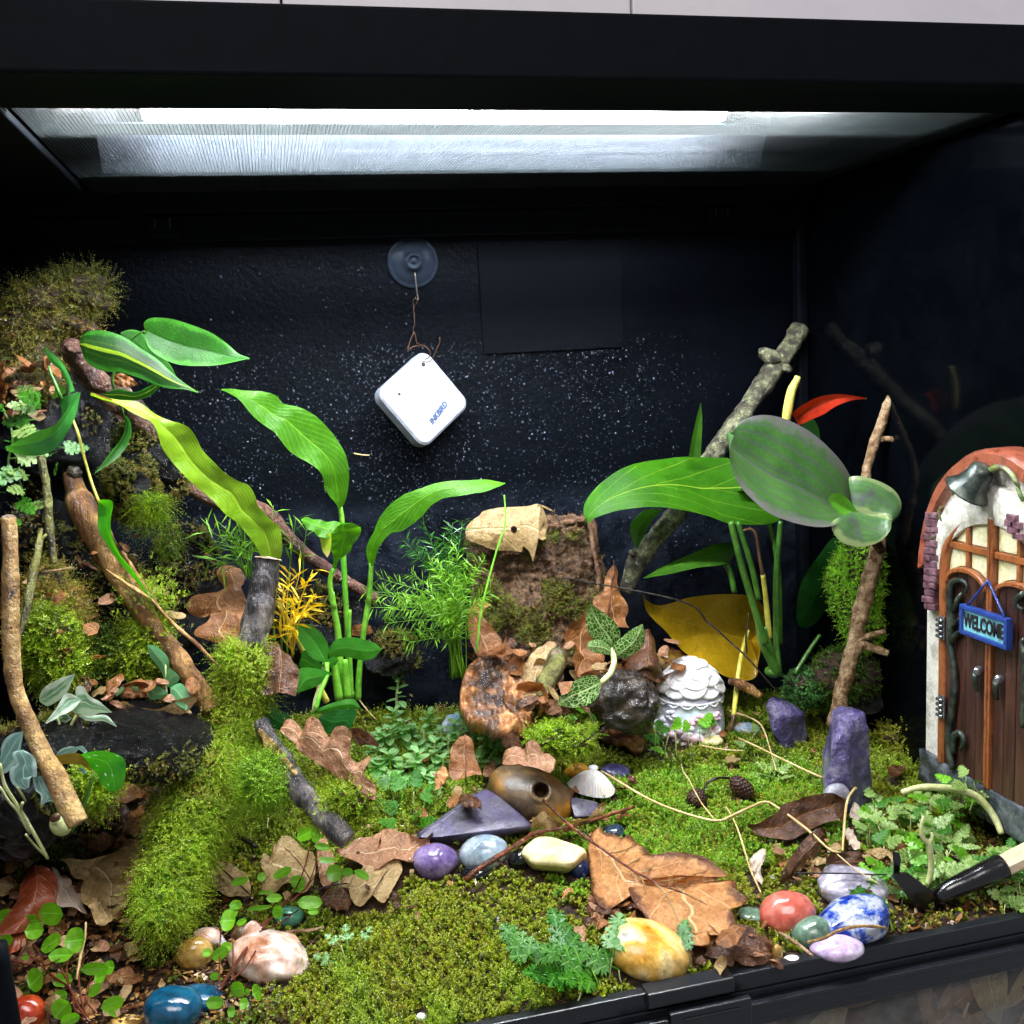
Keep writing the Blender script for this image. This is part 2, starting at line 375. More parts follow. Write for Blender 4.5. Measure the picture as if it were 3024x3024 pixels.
# ================================================================ materials
m_black=M('black_plastic','#15171b','#1b1e24',sc=2,rough=.32,bump=.15,bsc=14,bd=.01,spec=.5)
m_blackmat=M('black_frame','#05080d','#070b11',sc=1,rough=.65,bump=.2,bsc=20,bd=.01,spec=.08,fine=.08)
m_glassback=M('wet_black_back','#03050a','#05070d','#04080b',sc=.12,rough=.42,bump=.6,bsc=2.2,bd=.12,spec=.06,rv=.2,drops=.3)
n_=m_glassback.node_tree; b_=n_.nodes['Principled BSDF']; src=b_.inputs['Base Color'].links[0].from_socket
t=NT.__new__(NT); t.m=m_glassback; t.t=n_; t.n=n_.nodes; t.b=b_; t.o=n_.nodes['Material Output']
v_=t.obj(); sx=t.new('ShaderNodeSeparateXYZ'); n_.links.new(v_,sx.inputs[0]); zz=t.math('ADD',sx.outputs[2],t.math('MULTIPLY',t.noise(v_,.12,4),3.0))
mk=t.math('MULTIPLY',t.math('SUBTRACT',1.0,t.smooth(zz,34.0,37.0)),t.smooth(t.noise(v_,.35,6,.75,.6),.34,.68))  # paler lower zone: condensation haze, and the lamp-lit part painted into the colour
n_.links.new(t.mix(mk,src,(.013,.017,.027,1)),b_.inputs['Base Color'])
m_glassside=M('dark_side_glass','#020305','#040609',sc=.2,rough=.08,bump=.04,bsc=.8,bd=.03,spec=.12,rv=.06)
m_soil=M('soil','#1c120b','#38251a','#4a3422',sc=1.6,rough=.5,bump=1.0,bsc=4,bd=.25,spec=.5,rv=.3)
m_panel=M('white_cupboard','#e4dfe4','#dcd8de',fine=.02,sc=.1,rough=.5,bump=.05)
m_wire=M('mesh_wire','#15191a','#1e2424',sc=1,rough=.5,spec=.25,bump=0)
m_refl=M('reflector','#b4bac4','#c0c6d0',sc=.6,rough=.5,bump=.1,bsc=3)
m_hood=M('hood_black','#020202','#040404',rough=.8,bump=.1,spec=.0)
t=NT('added_tube_light'); em=t.new('ShaderNodeEmission'); em.inputs[0].default_value=(.93,.97,1,1); em.inputs[1].default_value=TUBE; t.t.links.new(em.outputs[0],t.o.inputs[0]); m_addedtube=t.m
t=NT('tube_light_dim'); em=t.new('ShaderNodeEmission'); em.inputs[0].default_value=(.80,.9,1,1); em.inputs[1].default_value=TUBE*.26; t.t.links.new(em.outputs[0],t.o.inputs[0]); m_tube2=t.m
t=NT('front_glass'); tr=t.new('ShaderNodeBsdfTransparent'); tr.inputs[0].default_value=(.9,.93,.93,1); t.fin((.30,.29,.28,1),.15)
mx=t.new('ShaderNodeMixShader'); t.set(mx.inputs[0],t.math('ADD',.10,t.math('MULTIPLY',t.smooth(t.noise(t.obj(),.35,4),.4,.75),.25))); t.t.links.new(tr.outputs[0],mx.inputs[1]); t.t.links.new(t.b.outputs[0],mx.inputs[2]); t.t.links.new(mx.outputs[0],t.o.inputs[0]); m_glass=t.m
t=NT('water'); m_water=t.fin((.035,.045,.065,1),.10,None,coat=.3,spec=.8); 
m_card=M('grey_card','#07090d','#080b0f',sc=.3,rough=.7,spec=.05,bump=.3,bsc=5,bd=.04)
BK=dict(bsc=4,bd=.35,rv=.3,fine=.5)
m_barkred=M('bark_red','#2a1612','#4f2e26','#76503f','#8f7468',sc=.9,lo=.3,hi=.78,rough=.36,bump=.9,speck=('#a9a398',2.4,.62),coat=.25,coatr=.3,**BK)
m_barkgold=M('bark_gold','#2a150a','#6a4220','#a37a45','#c5a26c',sc=.8,lo=.3,hi=.74,rough=.34,bump=.9,st=(1,1,.45),coat=.25,coatr=.3,**BK)
m_barkstick=M('bark_stick','#5a3818','#9a7440','#c9a66a','#7a5228',sc=.55,lo=.3,hi=.74,rough=.3,bump=.8,speck=('#2c1a10',1.5,.63),coat=.4,coatr=.2,**BK)
m_barkgrey=M('bark_grey','#15131a','#3a3538','#6b6460','#8d8580',sc=1.2,lo=.32,hi=.76,rough=.28,bump=1.0,st=(1,1,.25),coat=.3,coatr=.15,bsc=5,bd=.25,rv=.3,fine=.4)
m_barklich=M('bark_lichen','#1c1a17','#4c463a','#7d7f5e','#b0ad94',sc=1.5,lo=.3,hi=.74,rough=.45,bump=1.0,speck=('#c2bfae',3,.64),**BK)
m_barkgreen=M('bark_green','#1e1a10','#4a4524','#7c7c3c','#9a8d5a',sc=1.0,lo=.3,hi=.74,rough=.32,bump=.8,coat=.3,coatr=.2,**BK)
m_twig=M('twig_tan','#3a2212','#7a5a38','#b09472','#c8b08c',sc=1.4,lo=.28,hi=.74,rough=.42,bump=.8,**BK)
m_twigred=M('twig_red','#2a100a','#5e2e1a','#8a4c2c',sc=2,rough=.3,bump=.5,**BK)
m_twigblk=M('twig_black','#0c0808','#1c1412','#2c2018',sc=2,rough=.3,bump=.5,**BK)
m_cutwood=M('cut_wood','#5a4a3a','#8a7a66','#b5a890',sc=2.5,rough=.5,bump=.6,**BK)
m_cork=M('cork_bark','#20160f','#4a3424','#7a5e46','#5c5044',sc=.9,lo=.3,hi=.74,rough=.42,bump=1.0,bsc=3.5,bd=.4,speck=('#8a6a4c',1.6,.62),rv=.3,fine=.5)
m_corkedge=M('cork_edge','#4c3020','#74503a','#967458',sc=2,rough=.5,bump=.8,**BK)
m_orangewood=M('orange_wood','#201511','#553822','#946038','#d69a5c',sc=.38,lo=.36,hi=.62,rough=.22,bump=.9,bsc=2.5,bd=.2,coat=.6,coatr=.12,rv=.3)
m_wetrock=M('wet_black_rock','#030305','#08070a','#0f0c0d',sc=1.3,rough=.16,bump=1.0,bsc=5,bd=.6,rv=.06,spec=.7)
m_darkrock=M('dark_rock','#0e0c0a','#221b16','#3f352b',sc=.8,rough=.25,bump=1.0,bsc=2,bd=.2,coat=.4,coatr=.15,rv=.3)
OK=dict(mode='pin',nv=6,slope=1.3,vw=.045,mid=.022,nsc=1.1,bump=1.0,coat=.35,bfr=6,bdd=.14,fine=.3)
m_oak1=LM('oak_brown','#6a3f1e','#a86e3c','#c99a68',rough=.3,transl=.18,tc='#a05a20',speckle=('#4a2a14',2.4,.6),drops=.35,vs=.45,**OK)
m_oak2=LM('oak_tan','#8f7346','#c2a473','#d9c08e',rough=.34,transl=.2,tc='#b08440',speckle=('#6a4c28',3.2,.58),drops=.2,vs=.5,**OK)
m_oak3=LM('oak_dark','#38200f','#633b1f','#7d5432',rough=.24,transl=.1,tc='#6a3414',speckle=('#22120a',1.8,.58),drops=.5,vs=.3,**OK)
m_oak4=LM('oak_pink','#8a5c40','#b98a68','#dcb894',rough=.26,transl=.18,tc='#b07850',speckle=('#5a3626',2.2,.6),drops=.5,vs=.4,**OK)
m_oak5=LM('oak_orange','#a86a38','#d69c62','#e8bc88',rough=.2,transl=.2,tc='#b87a34',speckle=('#7a4a22',3.4,.60),drops=.6,vs=.6,edge=('#5a3010',.5),**OK)
m_redleaf=LM('leaf_wet_red','#7a3420','#b05c3a','#b86a48',rough=.12,transl=.12,tc='#8a3418',bump=1.0,coat=.7,nv=8,vs=.3,nsc=.8,vw=.12)
m_whiteleaf=LM('petal_white','#b9a08c','#d8c8b8','#e8dccf',rough=.3,transl=.25,tc='#c0a890',vs=.2,bump=.4,nsc=1.2)
m_lily=LM('leaf_bright_green','#2a6408','#44840e','#78ac28',nv=16,slope=4,vw=.22,mid=.014,rough=.4,transl=.3,tc='#6ac010',vs=.32,bump=.6,coat=.1,nsc=.4,drops=.5,spec=.3,fine=.25,speckle=('#8cc44a',2.2,.63,.2))
m_lilyy=LM('leaf_yellow_green','#4f7f08','#7fa518','#b4d238',mode='par',nv=13,vw=.3,mid=.012,rough=.34,transl=.32,tc='#90c010',vs=.28,bump=.5,nsc=.4)
m_lilytip=LM('leaf_tip','#7fa518','#b9d030','#d6e060',tip=('#f3e08a',.55,.95),transl=.35,vs=.2,rough=.35)
m_oval=LM('leaf_oval_green','#1f640f','#357f1a','#54a034',mode='par',nv=7,vw=.2,mid=.02,rough=.24,transl=.26,tc='#5ac020',vs=.25,coat=.2,drops=.35,nsc=.6)
m_ovald=LM('leaf_oval_dark','#0c3c12','#18591c','#2a7430',mode='par',nv=7,vw=.2,mid=.02,rough=.25,transl=.2,tc='#2a8018',vs=.25,coat=.2,nsc=.6)
m_epi=LM('leaf_epiphyte','#123f0c','#266414','#1c4c10',mode='par',nv=3,vw=.1,mid=.03,rough=.42,spec=.3,transl=.2,tc='#5aa020',vs=.1,bump=.4,drops=.7,nsc=.5,edge=('#3a7c24',.46))
m_epi2=LM('leaf_epiphyte_yellow_rib','#0c2c0a','#153f0e','#7c9a20',mode='par',nv=3,vw=.1,mid=.05,rough=.42,spec=.25,transl=.18,tc='#4a9018',vs=.1,drops=.5,nsc=.5,edge=('#2c6c1c',.46))
m_spoon=LM('leaf_spoon','#1f5a28','#3f8f3a','#4f9f48',mode='par',nv=3,vw=.1,mid=.03,rough=.32,transl=.25,tc='#5ab030',vs=.1,nsc=.5)
m_blade=LM('leaf_blade','#2f9a14','#4cbc22','#6ad038',mode='par',nv=4,vw=.2,mid=.03,rough=.3,transl=.3,tc='#60d010',vs=.2)
m_anth=LM('anthurium_green','#204e06','#34690a','#7a9a2c',nv=4.2,slope=2.4,vw=.022,mid=.008,rough=.38,spec=.2,transl=.25,tc='#4a8a10',vs=.8,bump=.4,coat=.06,nsc=.35,drops=.4,fine=.2)
m_anthd=LM('anthurium_dark','#0f3010','#1c4c18','#1d5a24',nv=5,vw=.03,mid=.015,rough=.28,transl=.15,tc='#20701a',vs=.5)
m_anthm=LM('anthurium_back_green','#23460f','#3a6818','#4f7c24',nv=5,vw=.03,mid=.015,rough=.3,transl=.25,tc='#508a18',vs=.5)
m_anthy=LM('anthurium_yellow','#b08c14','#d4ac20','#d8b83a',nv=5,vw=.022,mid=.006,rough=.22,transl=.4,tc='#d0a010',vs=.6,bump=.6,coat=.25,nsc=.5,fine=.3,speckle=('#7a6a10',.9,.56,.2),drops=.3)
m_spathe=LM('spathe_red','#a81c0c','#d2381a','#e05a34',mode='par',nv=4,vw=.2,mid=.02,rough=.3,transl=.28,tc='#e03010',vs=.25,coat=.2,tip=('#b8b03a',.96,1.0))
m_spadix=M('spadix','#a8b04a','#c8c060','#d8b458',sc=.8,rough=.45,bump=.5,bsc=14,bd=.03)
m_orch=LM('orchid_leaf','#2f5428','#4c7a36','#4e4a52',mode='par',nv=9,vw=.3,mid=.01,rough=.36,transl=.08,tc='#6a9a30',vs=.4,coat=.1,nsc=.28,bump=.25,edge=('#62605f',.50),drops=.25)
m_orch2=LM('orchid_leaf_short','#33552e','#4f7d3a','#4e4a52',mode='par',nv=7,vw=.3,mid=.01,rough=.34,transl=.06,tc='#6a9a30',vs=.35,coat=.1,nsc=.5,speckle=('#4a4652',.6,.50,.22),edge=('#7a8a5a',.46))
m_orchn=LM('orchid_new_leaf','#4c9a24','#74bc3a','#8ccc50',mode='par',nv=5,vw=.2,mid=.02,rough=.25,transl=.2,tc='#80c030',vs=.2,coat=.3)
m_jewel=LM('jewel_leaf','#1b4a0c','#3a7a18','#c6e69a',mode='net',mid=.035,rough=.25,transl=.18,tc='#5aa020',vs=.95,bump=.5,coat=.2,nsc=.6)
m_ivy=LM('ivy_variegated','#4f8a62','#9cc8a4','#dff0dd',nv=4,slope=1.6,vw=.06,mid=.03,rough=.4,transl=.2,tc='#a0d090',vs=.7,edge=('#dcebd8',.3),nsc=1.6)
m_ivyb=LM('ivy_blue','#4f7a70','#7fa8a0','#c0d8d0',nv=4,slope=1.6,vw=.05,mid=.02,rough=.4,transl=.15,tc='#80b0a0',vs=.5,edge=('#a8c8c0',.4),nsc=1.2)
m_sage=LM('leaf_silver_green','#4c8f5a','#6fb078','#a8d4a4',mode='par',nv=4,vw=.15,mid=.03,rough=.4,transl=.25,tc='#80c080',vs=.2)
m_beg=LM('begonia_green','#1d7a12','#36981c','#5cb83a',nv=4,vw=.05,mid=.02,rough=.25,transl=.3,tc='#50c010',vs=.5,spots='#f4f8f0',coat=.2)
m_begb=LM('begonia_brown','#6a5a10','#8a7a1c','#a8922c',nv=4,vw=.05,mid=.02,rough=.3,transl=.3,tc='#a08010',vs=.4)
m_round=LM('leaf_round_lime','#4f9414','#7cb824','#8ad84a',nv=3,vw=.05,mid=.025,rough=.26,transl=.32,tc='#80e010',vs=.3,coat=.15)
m_parsley=LM('leaf_parsley','#24600e','#40801a','#70a040',nv=4,vw=.06,mid=.03,rough=.35,transl=.3,tc='#70d020',vs=.4)
m_parsley2=LM('leaf_parsley_pale','#6c963c','#98b464','#c8d898',nv=4,vw=.06,mid=.03,rough=.35,transl=.3,tc='#90c050',vs=.4)
m_parsley3=LM('leaf_parsley_blue','#1c4c10','#30701a','#5c8c38',nv=4,vw=.06,mid=.03,rough=.25,transl=.25,tc='#70a828',vs=.4,spec=.3)
m_fuzzy=LM('leaf_fuzzy','#5a9448','#9ac886','#c8e4b0',nv=3,vw=.08,mid=.05,rough=.6,transl=.4,tc='#a0d870',vs=.4,bump=.8)
m_fern=LM('needle_green','#3c7c10','#5c9a1c','#74a82c',mid=.0,nv=1,vw=.01,vs=0,rough=.4,transl=.3,tc='#70a818',bump=0)
m_fernd=LM('needle_dark','#0f4c08','#23701a','#3a7420',mid=.0,nv=1,vw=.01,vs=0,rough=.3,transl=.3,tc='#3a7810',bump=0)
m_ferny=LM('needle_yellow','#d8b410','#f0d020','#e8c828',mid=.0,nv=1,vw=.01,vs=0,rough=.35,transl=.35,tc='#f0c010',bump=0)
def stem_m(name,a,b,**k): return M(name,a,b,sc=.8,rough=.35,bump=.2,bsc=8,sss=0,coat=.1,**k)
m_stem=stem_m('stem_green','#4f9a24','#7fc03c'); m_stemp=stem_m('stem_pale','#a8b070','#c9cc98'); m_stemd=stem_m('stem_dark_green','#2c5a1a','#4a7a28')
m_stemy=stem_m('stem_yellow','#b0a83a','#d0c85a'); m_stembr=stem_m('stem_brown','#3a2418','#6a4a30'); m_stemw=stem_m('stem_wire_red','#3a1610','#6a3020'); m_straw=M('straw','#b89a62','#d8c08c',sc=1.2,rough=.45,bump=.2)
m_white=M('sensor_white','#80848e','#888c98',sc=.5,rough=.35,bump=.04,speck=('#c4c49c',.9,.66))
m_ink=M('print_blue','#04305e','#04305e',rough=.4,bump=0); m_hole=M('dark_hole','#101014','#1a1a1e',rough=.7)
t=NT('suction_rubber'); m_suction=t.fin((.02,.027,.04,1),.3,None,spec=.25); t.b.inputs['IOR'].default_value=1.3
m_metal=M('wire_metal','#6a6460','#8a7a6a',metal=.9,rough=.35,bump=.1)
m_copper=M('wire_brown','#3a2618','#6a4a34',metal=.6,rough=.4,bump=.1)
SG=dict(coat=.45,coatr=.05,bump=.25,bsc=4,rv=.1,fine=.32)
m_hag=M('hagstone','#352c22','#54432e','#75542a','#b87c1c',sc=.32,lo=.36,hi=.64,rough=.4,coat=.12,coatr=.1,bump=.5,bsc=5,rv=.1,fine=.35)
m_slate=M('purple_slate','#34323a','#4a4654','#4c4462','#464048',sc=.5,lo=.32,hi=.7,rough=.36,bump=.9,bsc=3,rv=.25,fine=.4,coat=.2,coatr=.15)
m_amtum=M('amethyst_tumbled','#5c4880','#7c689c','#9c8cb4',sc=.9,rough=.15,sss=.3,**SG)
m_clear=M('clear_quartz','#8ea4b8','#b4c6d4','#d4e0e8',sc=.8,rough=.12,sss=.5,trans=.25,**SG)
m_blackst=M('black_pebble','#07080c','#12131a',sc=1,rough=.15,**SG); m_navy=M('navy_stone','#0c1838','#1a2a5c','#24365e',sc=1,rough=.18,**SG)
m_cream=M('cream_stone','#c8b880','#dccf9c','#e4d8a8',sc=.6,rough=.45,bump=.3,bsc=3)
m_blueg=M('bluegrey_pebble','#15202c','#243648','#34485a',sc=2,rough=.2,**SG)
m_violet=M('violet_pebble','#3f3f66','#56548a','#6c6a9c',sc=1.2,rough=.2,**SG)
m_orangesh=M('orange_shell','#b07818','#d89a2c','#e8b84c',sc=1,rough=.25,bump=.2,coat=.5)
m_shell=M('shell_white','#dcd8dc','#f0ebe8','#f0e0d4',fine=.08,sc=.8,rough=.4,bump=.3,bsc=6,sss=.2)
m_yellowst=M('yellow_jasper','#b07818','#d8a848','#e4c888','#9a8a5c',sc=.45,lo=.34,hi=.66,rough=.3,speck=('#58584c',.55,.60),dist=.6,**SG)
m_pinkst=M('pink_agate','#a86a4c','#c8a08c','#dcc8c0','#b89a68',sc=.5,lo=.34,hi=.68,rough=.2,dist=.8,**SG)
m_ochre=M('ochre_pebble','#8a6a2c','#b08c48','#c8a870',sc=.8,rough=.2,**SG)
m_teal=M('teal_agate','#06304a','#0c4c6a','#1a6a84',sc=.4,rough=.12,dist=.5,**SG)
m_redj=M('red_jasper','#8a2410','#a83a1c','#b84c28',sc=.8,rough=.15,**SG)
m_green=M('green_aventurine','#2a5c4c','#3f7a64','#5a9080',sc=.8,rough=.18,**SG)
m_greeng=M('green_grey_stone','#3f5244','#5f7a68','#7f9a84',sc=.7,rough=.18,sss=.1,**SG)
m_salmon=M('salmon_stone','#b04a38','#c4685a','#d08c84',sc=.35,rough=.15,sss=.2,**SG)
m_sodal=M('sodalite','#0c2070','#2446a4','#7884a0','#a4a8b4',sc=.9,lo=.42,hi=.56,rough=.18,dist=.2,**SG)
m_lav=M('lavender_grey_stone','#6a6474','#9a94a4','#c4c0c8','#8a7ca0',sc=.6,lo=.34,hi=.68,rough=.18,bump=.35,bsc=2.2,coat=.8,coatr=.08)
m_lilac=M('rose_quartz','#a890b8','#c4b0cc','#d0c4d8',sc=.7,rough=.12,sss=.3,**SG)
m_ameth=M('amethyst_raw','#261f42','#443a70','#6c648c','#9a94a8',sc=.55,lo=.34,hi=.7,rough=.18,bump=.9,bsc=2.6,bd=.3,coat=1.0,coatr=.08,rv=.25,sss=.1)
m_amethg=M('amethyst_base','#5a5868','#8a8a94','#7868a0',sc=.5,lo=.34,hi=.7,rough=.2,bump=.7,bsc=2.6,bd=.2,coat=.6,coatr=.1,sss=.1)
m_cone=M('cone_brown','#1c0f0a','#3a2218','#523424',sc=3,rough=.45,bump=.5)
m_ceram=M('ceramic_white','#ecedf2','#f4f4f8',fine=.04,sc=.6,rough=.3,bump=.12,bsc=4,coat=.3)
m_cerblue=M('ceramic_pastel','#c4cef0','#ecebf8','#d8f0f4',fine=.08,sc=.6,rough=.3,bump=.3,bsc=6,coat=.3)
m_cerpink=M('ceramic_pink','#e4a8c0','#ecc0d0','#e4cce4',sc=.9,rough=.3,bump=.2,coat=.3); m_cergreen=M('ceramic_green','#9cc8bc','#b4d8cc',rough=.3,coat=.3)
m_terra=M('door_terracotta','#64301f','#96503a','#744236',sc=1.2,rough=.34,bump=.6,bsc=4,bd=.06,coat=.35,coatr=.15)
m_orangetrim=M('door_orange','#6a3a20','#96582f','#7c4828',sc=2,rough=.36,bump=.5,bsc=5,coat=.3,coatr=.15,st=(1,1,.4))
m_stucco=M('door_stucco','#a8a494','#d0cdc2','#dad6ca',sc=.9,rough=.6,bump=.6,bsc=5,bd=.05)
m_plank=M('door_plank','#1f120e','#3a221b','#54352b',sc=1.1,lo=.3,hi=.7,rough=.38,bump=.9,bsc=3,bd=.06,st=(1,1,.16),coat=.3,coatr=.2)
m_pane=M('door_pane','#b8b07c','#d4cfa4','#dcd8b8',sc=.8,rough=.3,bump=.2,coat=.3)
m_iron=M('door_iron','#1c2422','#38423c','#5a6258',sc=1.4,rough=.3,bump=.6,bsc=4,metal=.5,coat=.3)
m_signblue=M('sign_blue','#183070','#264490',sc=1.2,rough=.35,bump=.3,coat=.3); m_signcyan=M('sign_cyan','#5aa8b8','#7cc0c8','#48708c',sc=1.4,rough=.4,bump=.3)
m_brickp=M('door_brick','#402a34','#6a4854','#86666e',sc=1.5,rough=.3,bump=.5,coat=.4); m_stonegrey=M('door_step','#23282e','#454c52','#6a7076',sc=1.1,rough=.28,bump=.7,bsc=3,bd=.1,coat=.4)
m_silver=M('silver','#8a8c94','#b4b6bc',metal=.9,rough=.22,bump=.3)
m_vine=M('vine_green','#3a5c2c','#6a7a3c','#5c2c4c',sc=2,rough=.35,bump=.4,coat=.3)
m_hoeb=M('hoe_black','#060608','#0c0c10',rough=.2,bump=.35,bsc=4,bd=.03,coat=.5); m_handle=M('pale_wood','#b49a6c','#d4c0a0','#c8b490',sc=.6,rough=.4,bump=.15,st=(.3,1,1))
def mossmat(name,rough=.42,tr=.35):
    t=NT(name); a=t.new('ShaderNodeVertexColor'); a.layer_name='Col'
    f=t.noise(t.obj(),1.2,3); c=t.mix(1.0,a.outputs[0],t.ramp(f,[(.3,(.75,.78,.8,1)),(.7,(1.45,1.4,1.25,1))]),'MULTIPLY')
    return t.fin(c,rough,None,0,0,0,tr,t.mix(1.0,c,(1.3,1.5,.6,1),'MULTIPLY'))
m_moss=mossmat('moss_shoots'); m_litter=mossmat('litter_flakes',.3,.1)

# ================================================================ the tank
T=Thing('terrarium','black framed glass terrarium with a fine wire mesh top, open at the front','terrarium',noocc=True)
def rail(a,b,mat=m_blackmat,name='frame_rail',bev=.12,sub=None,label=None):
    V,F=box(a,b); g=hull(V,bev,2); return T.part(name,g,mat,smooth=False,sub=sub,label=label)
bp=T.part('back_panel',sheet([(-.3,33,-1),(-.3,33,24),(-.3,33,46)],[(60.3,33,-1),(60.3,33,24),(60.3,33,46)],n=30,m=50,crump=.05,cf=.5,thick=.5),m_glassback)
T.part('side_panel',box((60,0,-2),(60.6,33,46)),m_glassside,False)
T.part('side_panel',box((-.6,0,-2),(0,33,46)),m_glassside,False)
T.part('card_sheet',box((32.8,32.80,33.2),(44.2,32.93,41.3)),m_card,False,label='dark grey card showing behind the upper right of the back panel')
rail((-2,-1.0,44.25),(64,.6,46.97)); rail((-2,.62,45.0),(62,7.6,45.25),name='frame_ledge'); rail((-2,.62,45.27),(64,2.0,46.3))
rail((-1.5,31.6,43.9),(61.5,33.6,46.2)); rail((-1,32.2,42.0),(61,33.3,43.88)); rail((-1.6,.6,44.4),(-.1,31.6,46.6)); rail((60.1,.6,44.4),(61.6,31.6,46.6))
rail((-1.6,.6,44.7),(5.9,31.6,45.2),name='frame_ledge')
for x in (9.2,51.2): 
    rail((x,31.5,42.3),(x+2.2,32.19,43.7),name='frame_clip')
    for k in (0,1): rail((x+.5+k*1.0,31.36,42.9),(x+.62+k*1.0,31.48,43.6),mat=m_black,name='clip_slot',bev=.02)
rail((59.1,31.9,0),(60,33,44),name='corner_seam',bev=.2)
# feet of the opening: the ledge, the track, the catch, the window below
rail((-3,-.35,.0),(64,.25,.95),mat=m_black,bev=.07,name='front_rail'); rail((-3,-.42,-.42),(64,.2,-.03),mat=m_black,bev=.05,name='front_rail')
rail((-3,-.95,-.62),(64,.2,-.44),mat=m_black,bev=.06,name='front_rail'); rail((-3,-.82,-1.35),(64,.18,-.64),mat=m_black,bev=.05,name='front_rail')
rail((-3,-.72,-1.85),(64,.18,-1.37),mat=m_black,bev=.05,name='front_rail')
g=hull(box((32.2,-.75,.28),(36.9,.3,1.12))[0],.1,2); ct=T.part('catch',g,m_black,False,label='raised plastic catch clipped over the front rail')
T.part('catch_plate',hull(box((33.2,-1.15,-1.55),(37.6,-.77,.1))[0],.08,2),m_black,False,sub=ct)
T.part('catch_plate',hull(box((31.0,-1.1,-1.1),(33.12,-.78,-.2))[0],.06,2),m_black,False,sub=ct)
T.part('catch_groove',hull(box((33.9,-1.22,-.35),(36.9,-1.14,-.25))[0],.03,1),m_black,False,sub=ct)
T.part('front_glass',box((-2,-.3,-12),(62,.0,-1.8)),m_glass,False)
# wire mesh
rail((-1.6,.6,45.62),(4.3,33,45.9),name='screen_border'); rail((58.2,.6,45.62),(61.6,33,45.9),name='screen_border'); rail((4.35,26.4,45.62),(58.15,33,45.9),name='screen_border'); rail((4.35,.7,45.62),(58.15,7.7,45.9),name='screen_border')  # dark plates added round the mesh to keep outside brightness from showing through
xs=np.arange(6.0,60,.19); ys=np.arange(7.8,31.5,.19); V=[];F=[]
def wires(c0,c1,axis,off):
    global V,F
    n=len(c0); r=.012 if axis=='y' else .017; base=[]
    for dx,dz in ((-r,0),(0,-r),(r,0),(0,r)):
        for e in (0,1):
            if axis=='y': base.append(np.stack([c0+dx,np.full(n,(7.6,31.6)[e]),np.full(n,45.3+off+dz)],-1))
            else: base.append(np.stack([np.full(n,(6.0,59.9)[e]),c0+dx,np.full(n,45.3+off+dz)],-1))
    return np.stack(base,1)
A=wires(xs,0,'y',0); B=wires(ys,0,'x',.02); AB=np.concatenate([A,B]); n=len(AB)
fl=np.array([(0,1,3,2),(2,3,5,4),(4,5,7,6),(6,7,1,0)]); FF=(np.arange(n)[:,None,None]*8+fl[None]).reshape(-1,4)
T.part('mesh_screen',(AB.reshape(-1,3),FF),m_wire,False,stuff=True)
T.done()
# hood with its seen tube, plus an added unseen front tube and baffles
H=Thing('lamp_hood','long lamp hood lying on the mesh top with a glowing white tube inside','lamp',noocc=True)
def hp(nm,a,b,m): H.part(nm,hull(box(a,b)[0],.05,1),m,False)
hp('hood_shell',(4.5,7.9,49.15),(58,26.2,49.35),m_hood); hp('hood_shell',(4.5,25.6,45.45),(58,26.2,49.1),m_hood); hp('hood_shell',(4.5,7.9,45.45),(58,8.4,49.1),m_hood)
hp('hood_shell',(4.5,8.45,45.45),(5.0,25.55,49.1),m_hood); hp('hood_shell',(57.5,8.45,45.45),(58,25.55,49.1),m_hood)
an=np.linspace(0,1,14); prof=[(25.4-2.0*a**1.5,45.5+3.3*a) for a in an]
a_=[(7.5,y,z) for y,z in prof]; b_=[(52.5,y,z) for y,z in prof]
H.part('reflector',sheet(a_,b_,n=44,m=24,crump=.04,cf=.6),m_refl)
hp('lamp_baffle',(5.2,20.3,46.7),(57.2,20.6,47.3),m_hood); hp('lamp_baffle',(5.2,12.8,46.4),(57.2,13.0,49.0),m_hood); H.part('tube',tube([(10.6,21,48.25),(28,21,48.25),(47.6,21,48.25)],[.55],16,8),m_tube2); H.part('tube',tube([(7.4,9.8,48.4),(28,9.8,48.4),(50,9.8,48.4)],[.5],12,8),m_addedtube)  # baffles added to shape the glow; unseen front tube added for front-facing surfaces
for x in (9.9,48.3): H.part('tube_cap',tube([(x-.7,21,48.25),(x+.7,21,48.25)],[.7],16,3),m_blackmat)
H.done()
# room behind, above the tank
Pn=Thing('white_cupboard','pale cupboard front with thin door gaps above the terrarium','cupboard',noocc=True)
xs_=[-60,19.8,47.4,120]
for i in range(3): Pn.part('panel',hull(box((xs_[i]+.09,37,46.8),(xs_[i+1]-.09,39,110))[0],.15,2),m_panel,False)
Pn.part('carcass',box((-60,39.1,46.8),(120,41,110)),m_blackmat,False)
Pn.done()
one('door_frame','blurred dark door edge at the lower left corner of the opening','door edge',tube([onY('S',-25,560,-3),onY('S',62,1060,-3.2)],[.42],10,6,0),m_barkgrey and m_blackmat,noocc=True)
# ground
gx=np.linspace(0,60,240); gy=np.linspace(.25,33,132); X,Y=np.meshgrid(gx,gy); Z=zg(X,Y)+.12*n3(np.stack([X,Y,0*X],-1),3,8)
V=np.stack([X,Y,Z],-1).reshape(-1,3); nn=len(V); F=grid_faces(132,240)
fr=np.stack([gx,np.full(240,.22),np.full(240,-12)],-1); V=np.vstack([V,fr]); F=F+[(nn+i,nn+i+1,i+1,i) for i in range(239)]
one('soil',None,None,(V,F),m_soil,kind='structure',noocc=True)
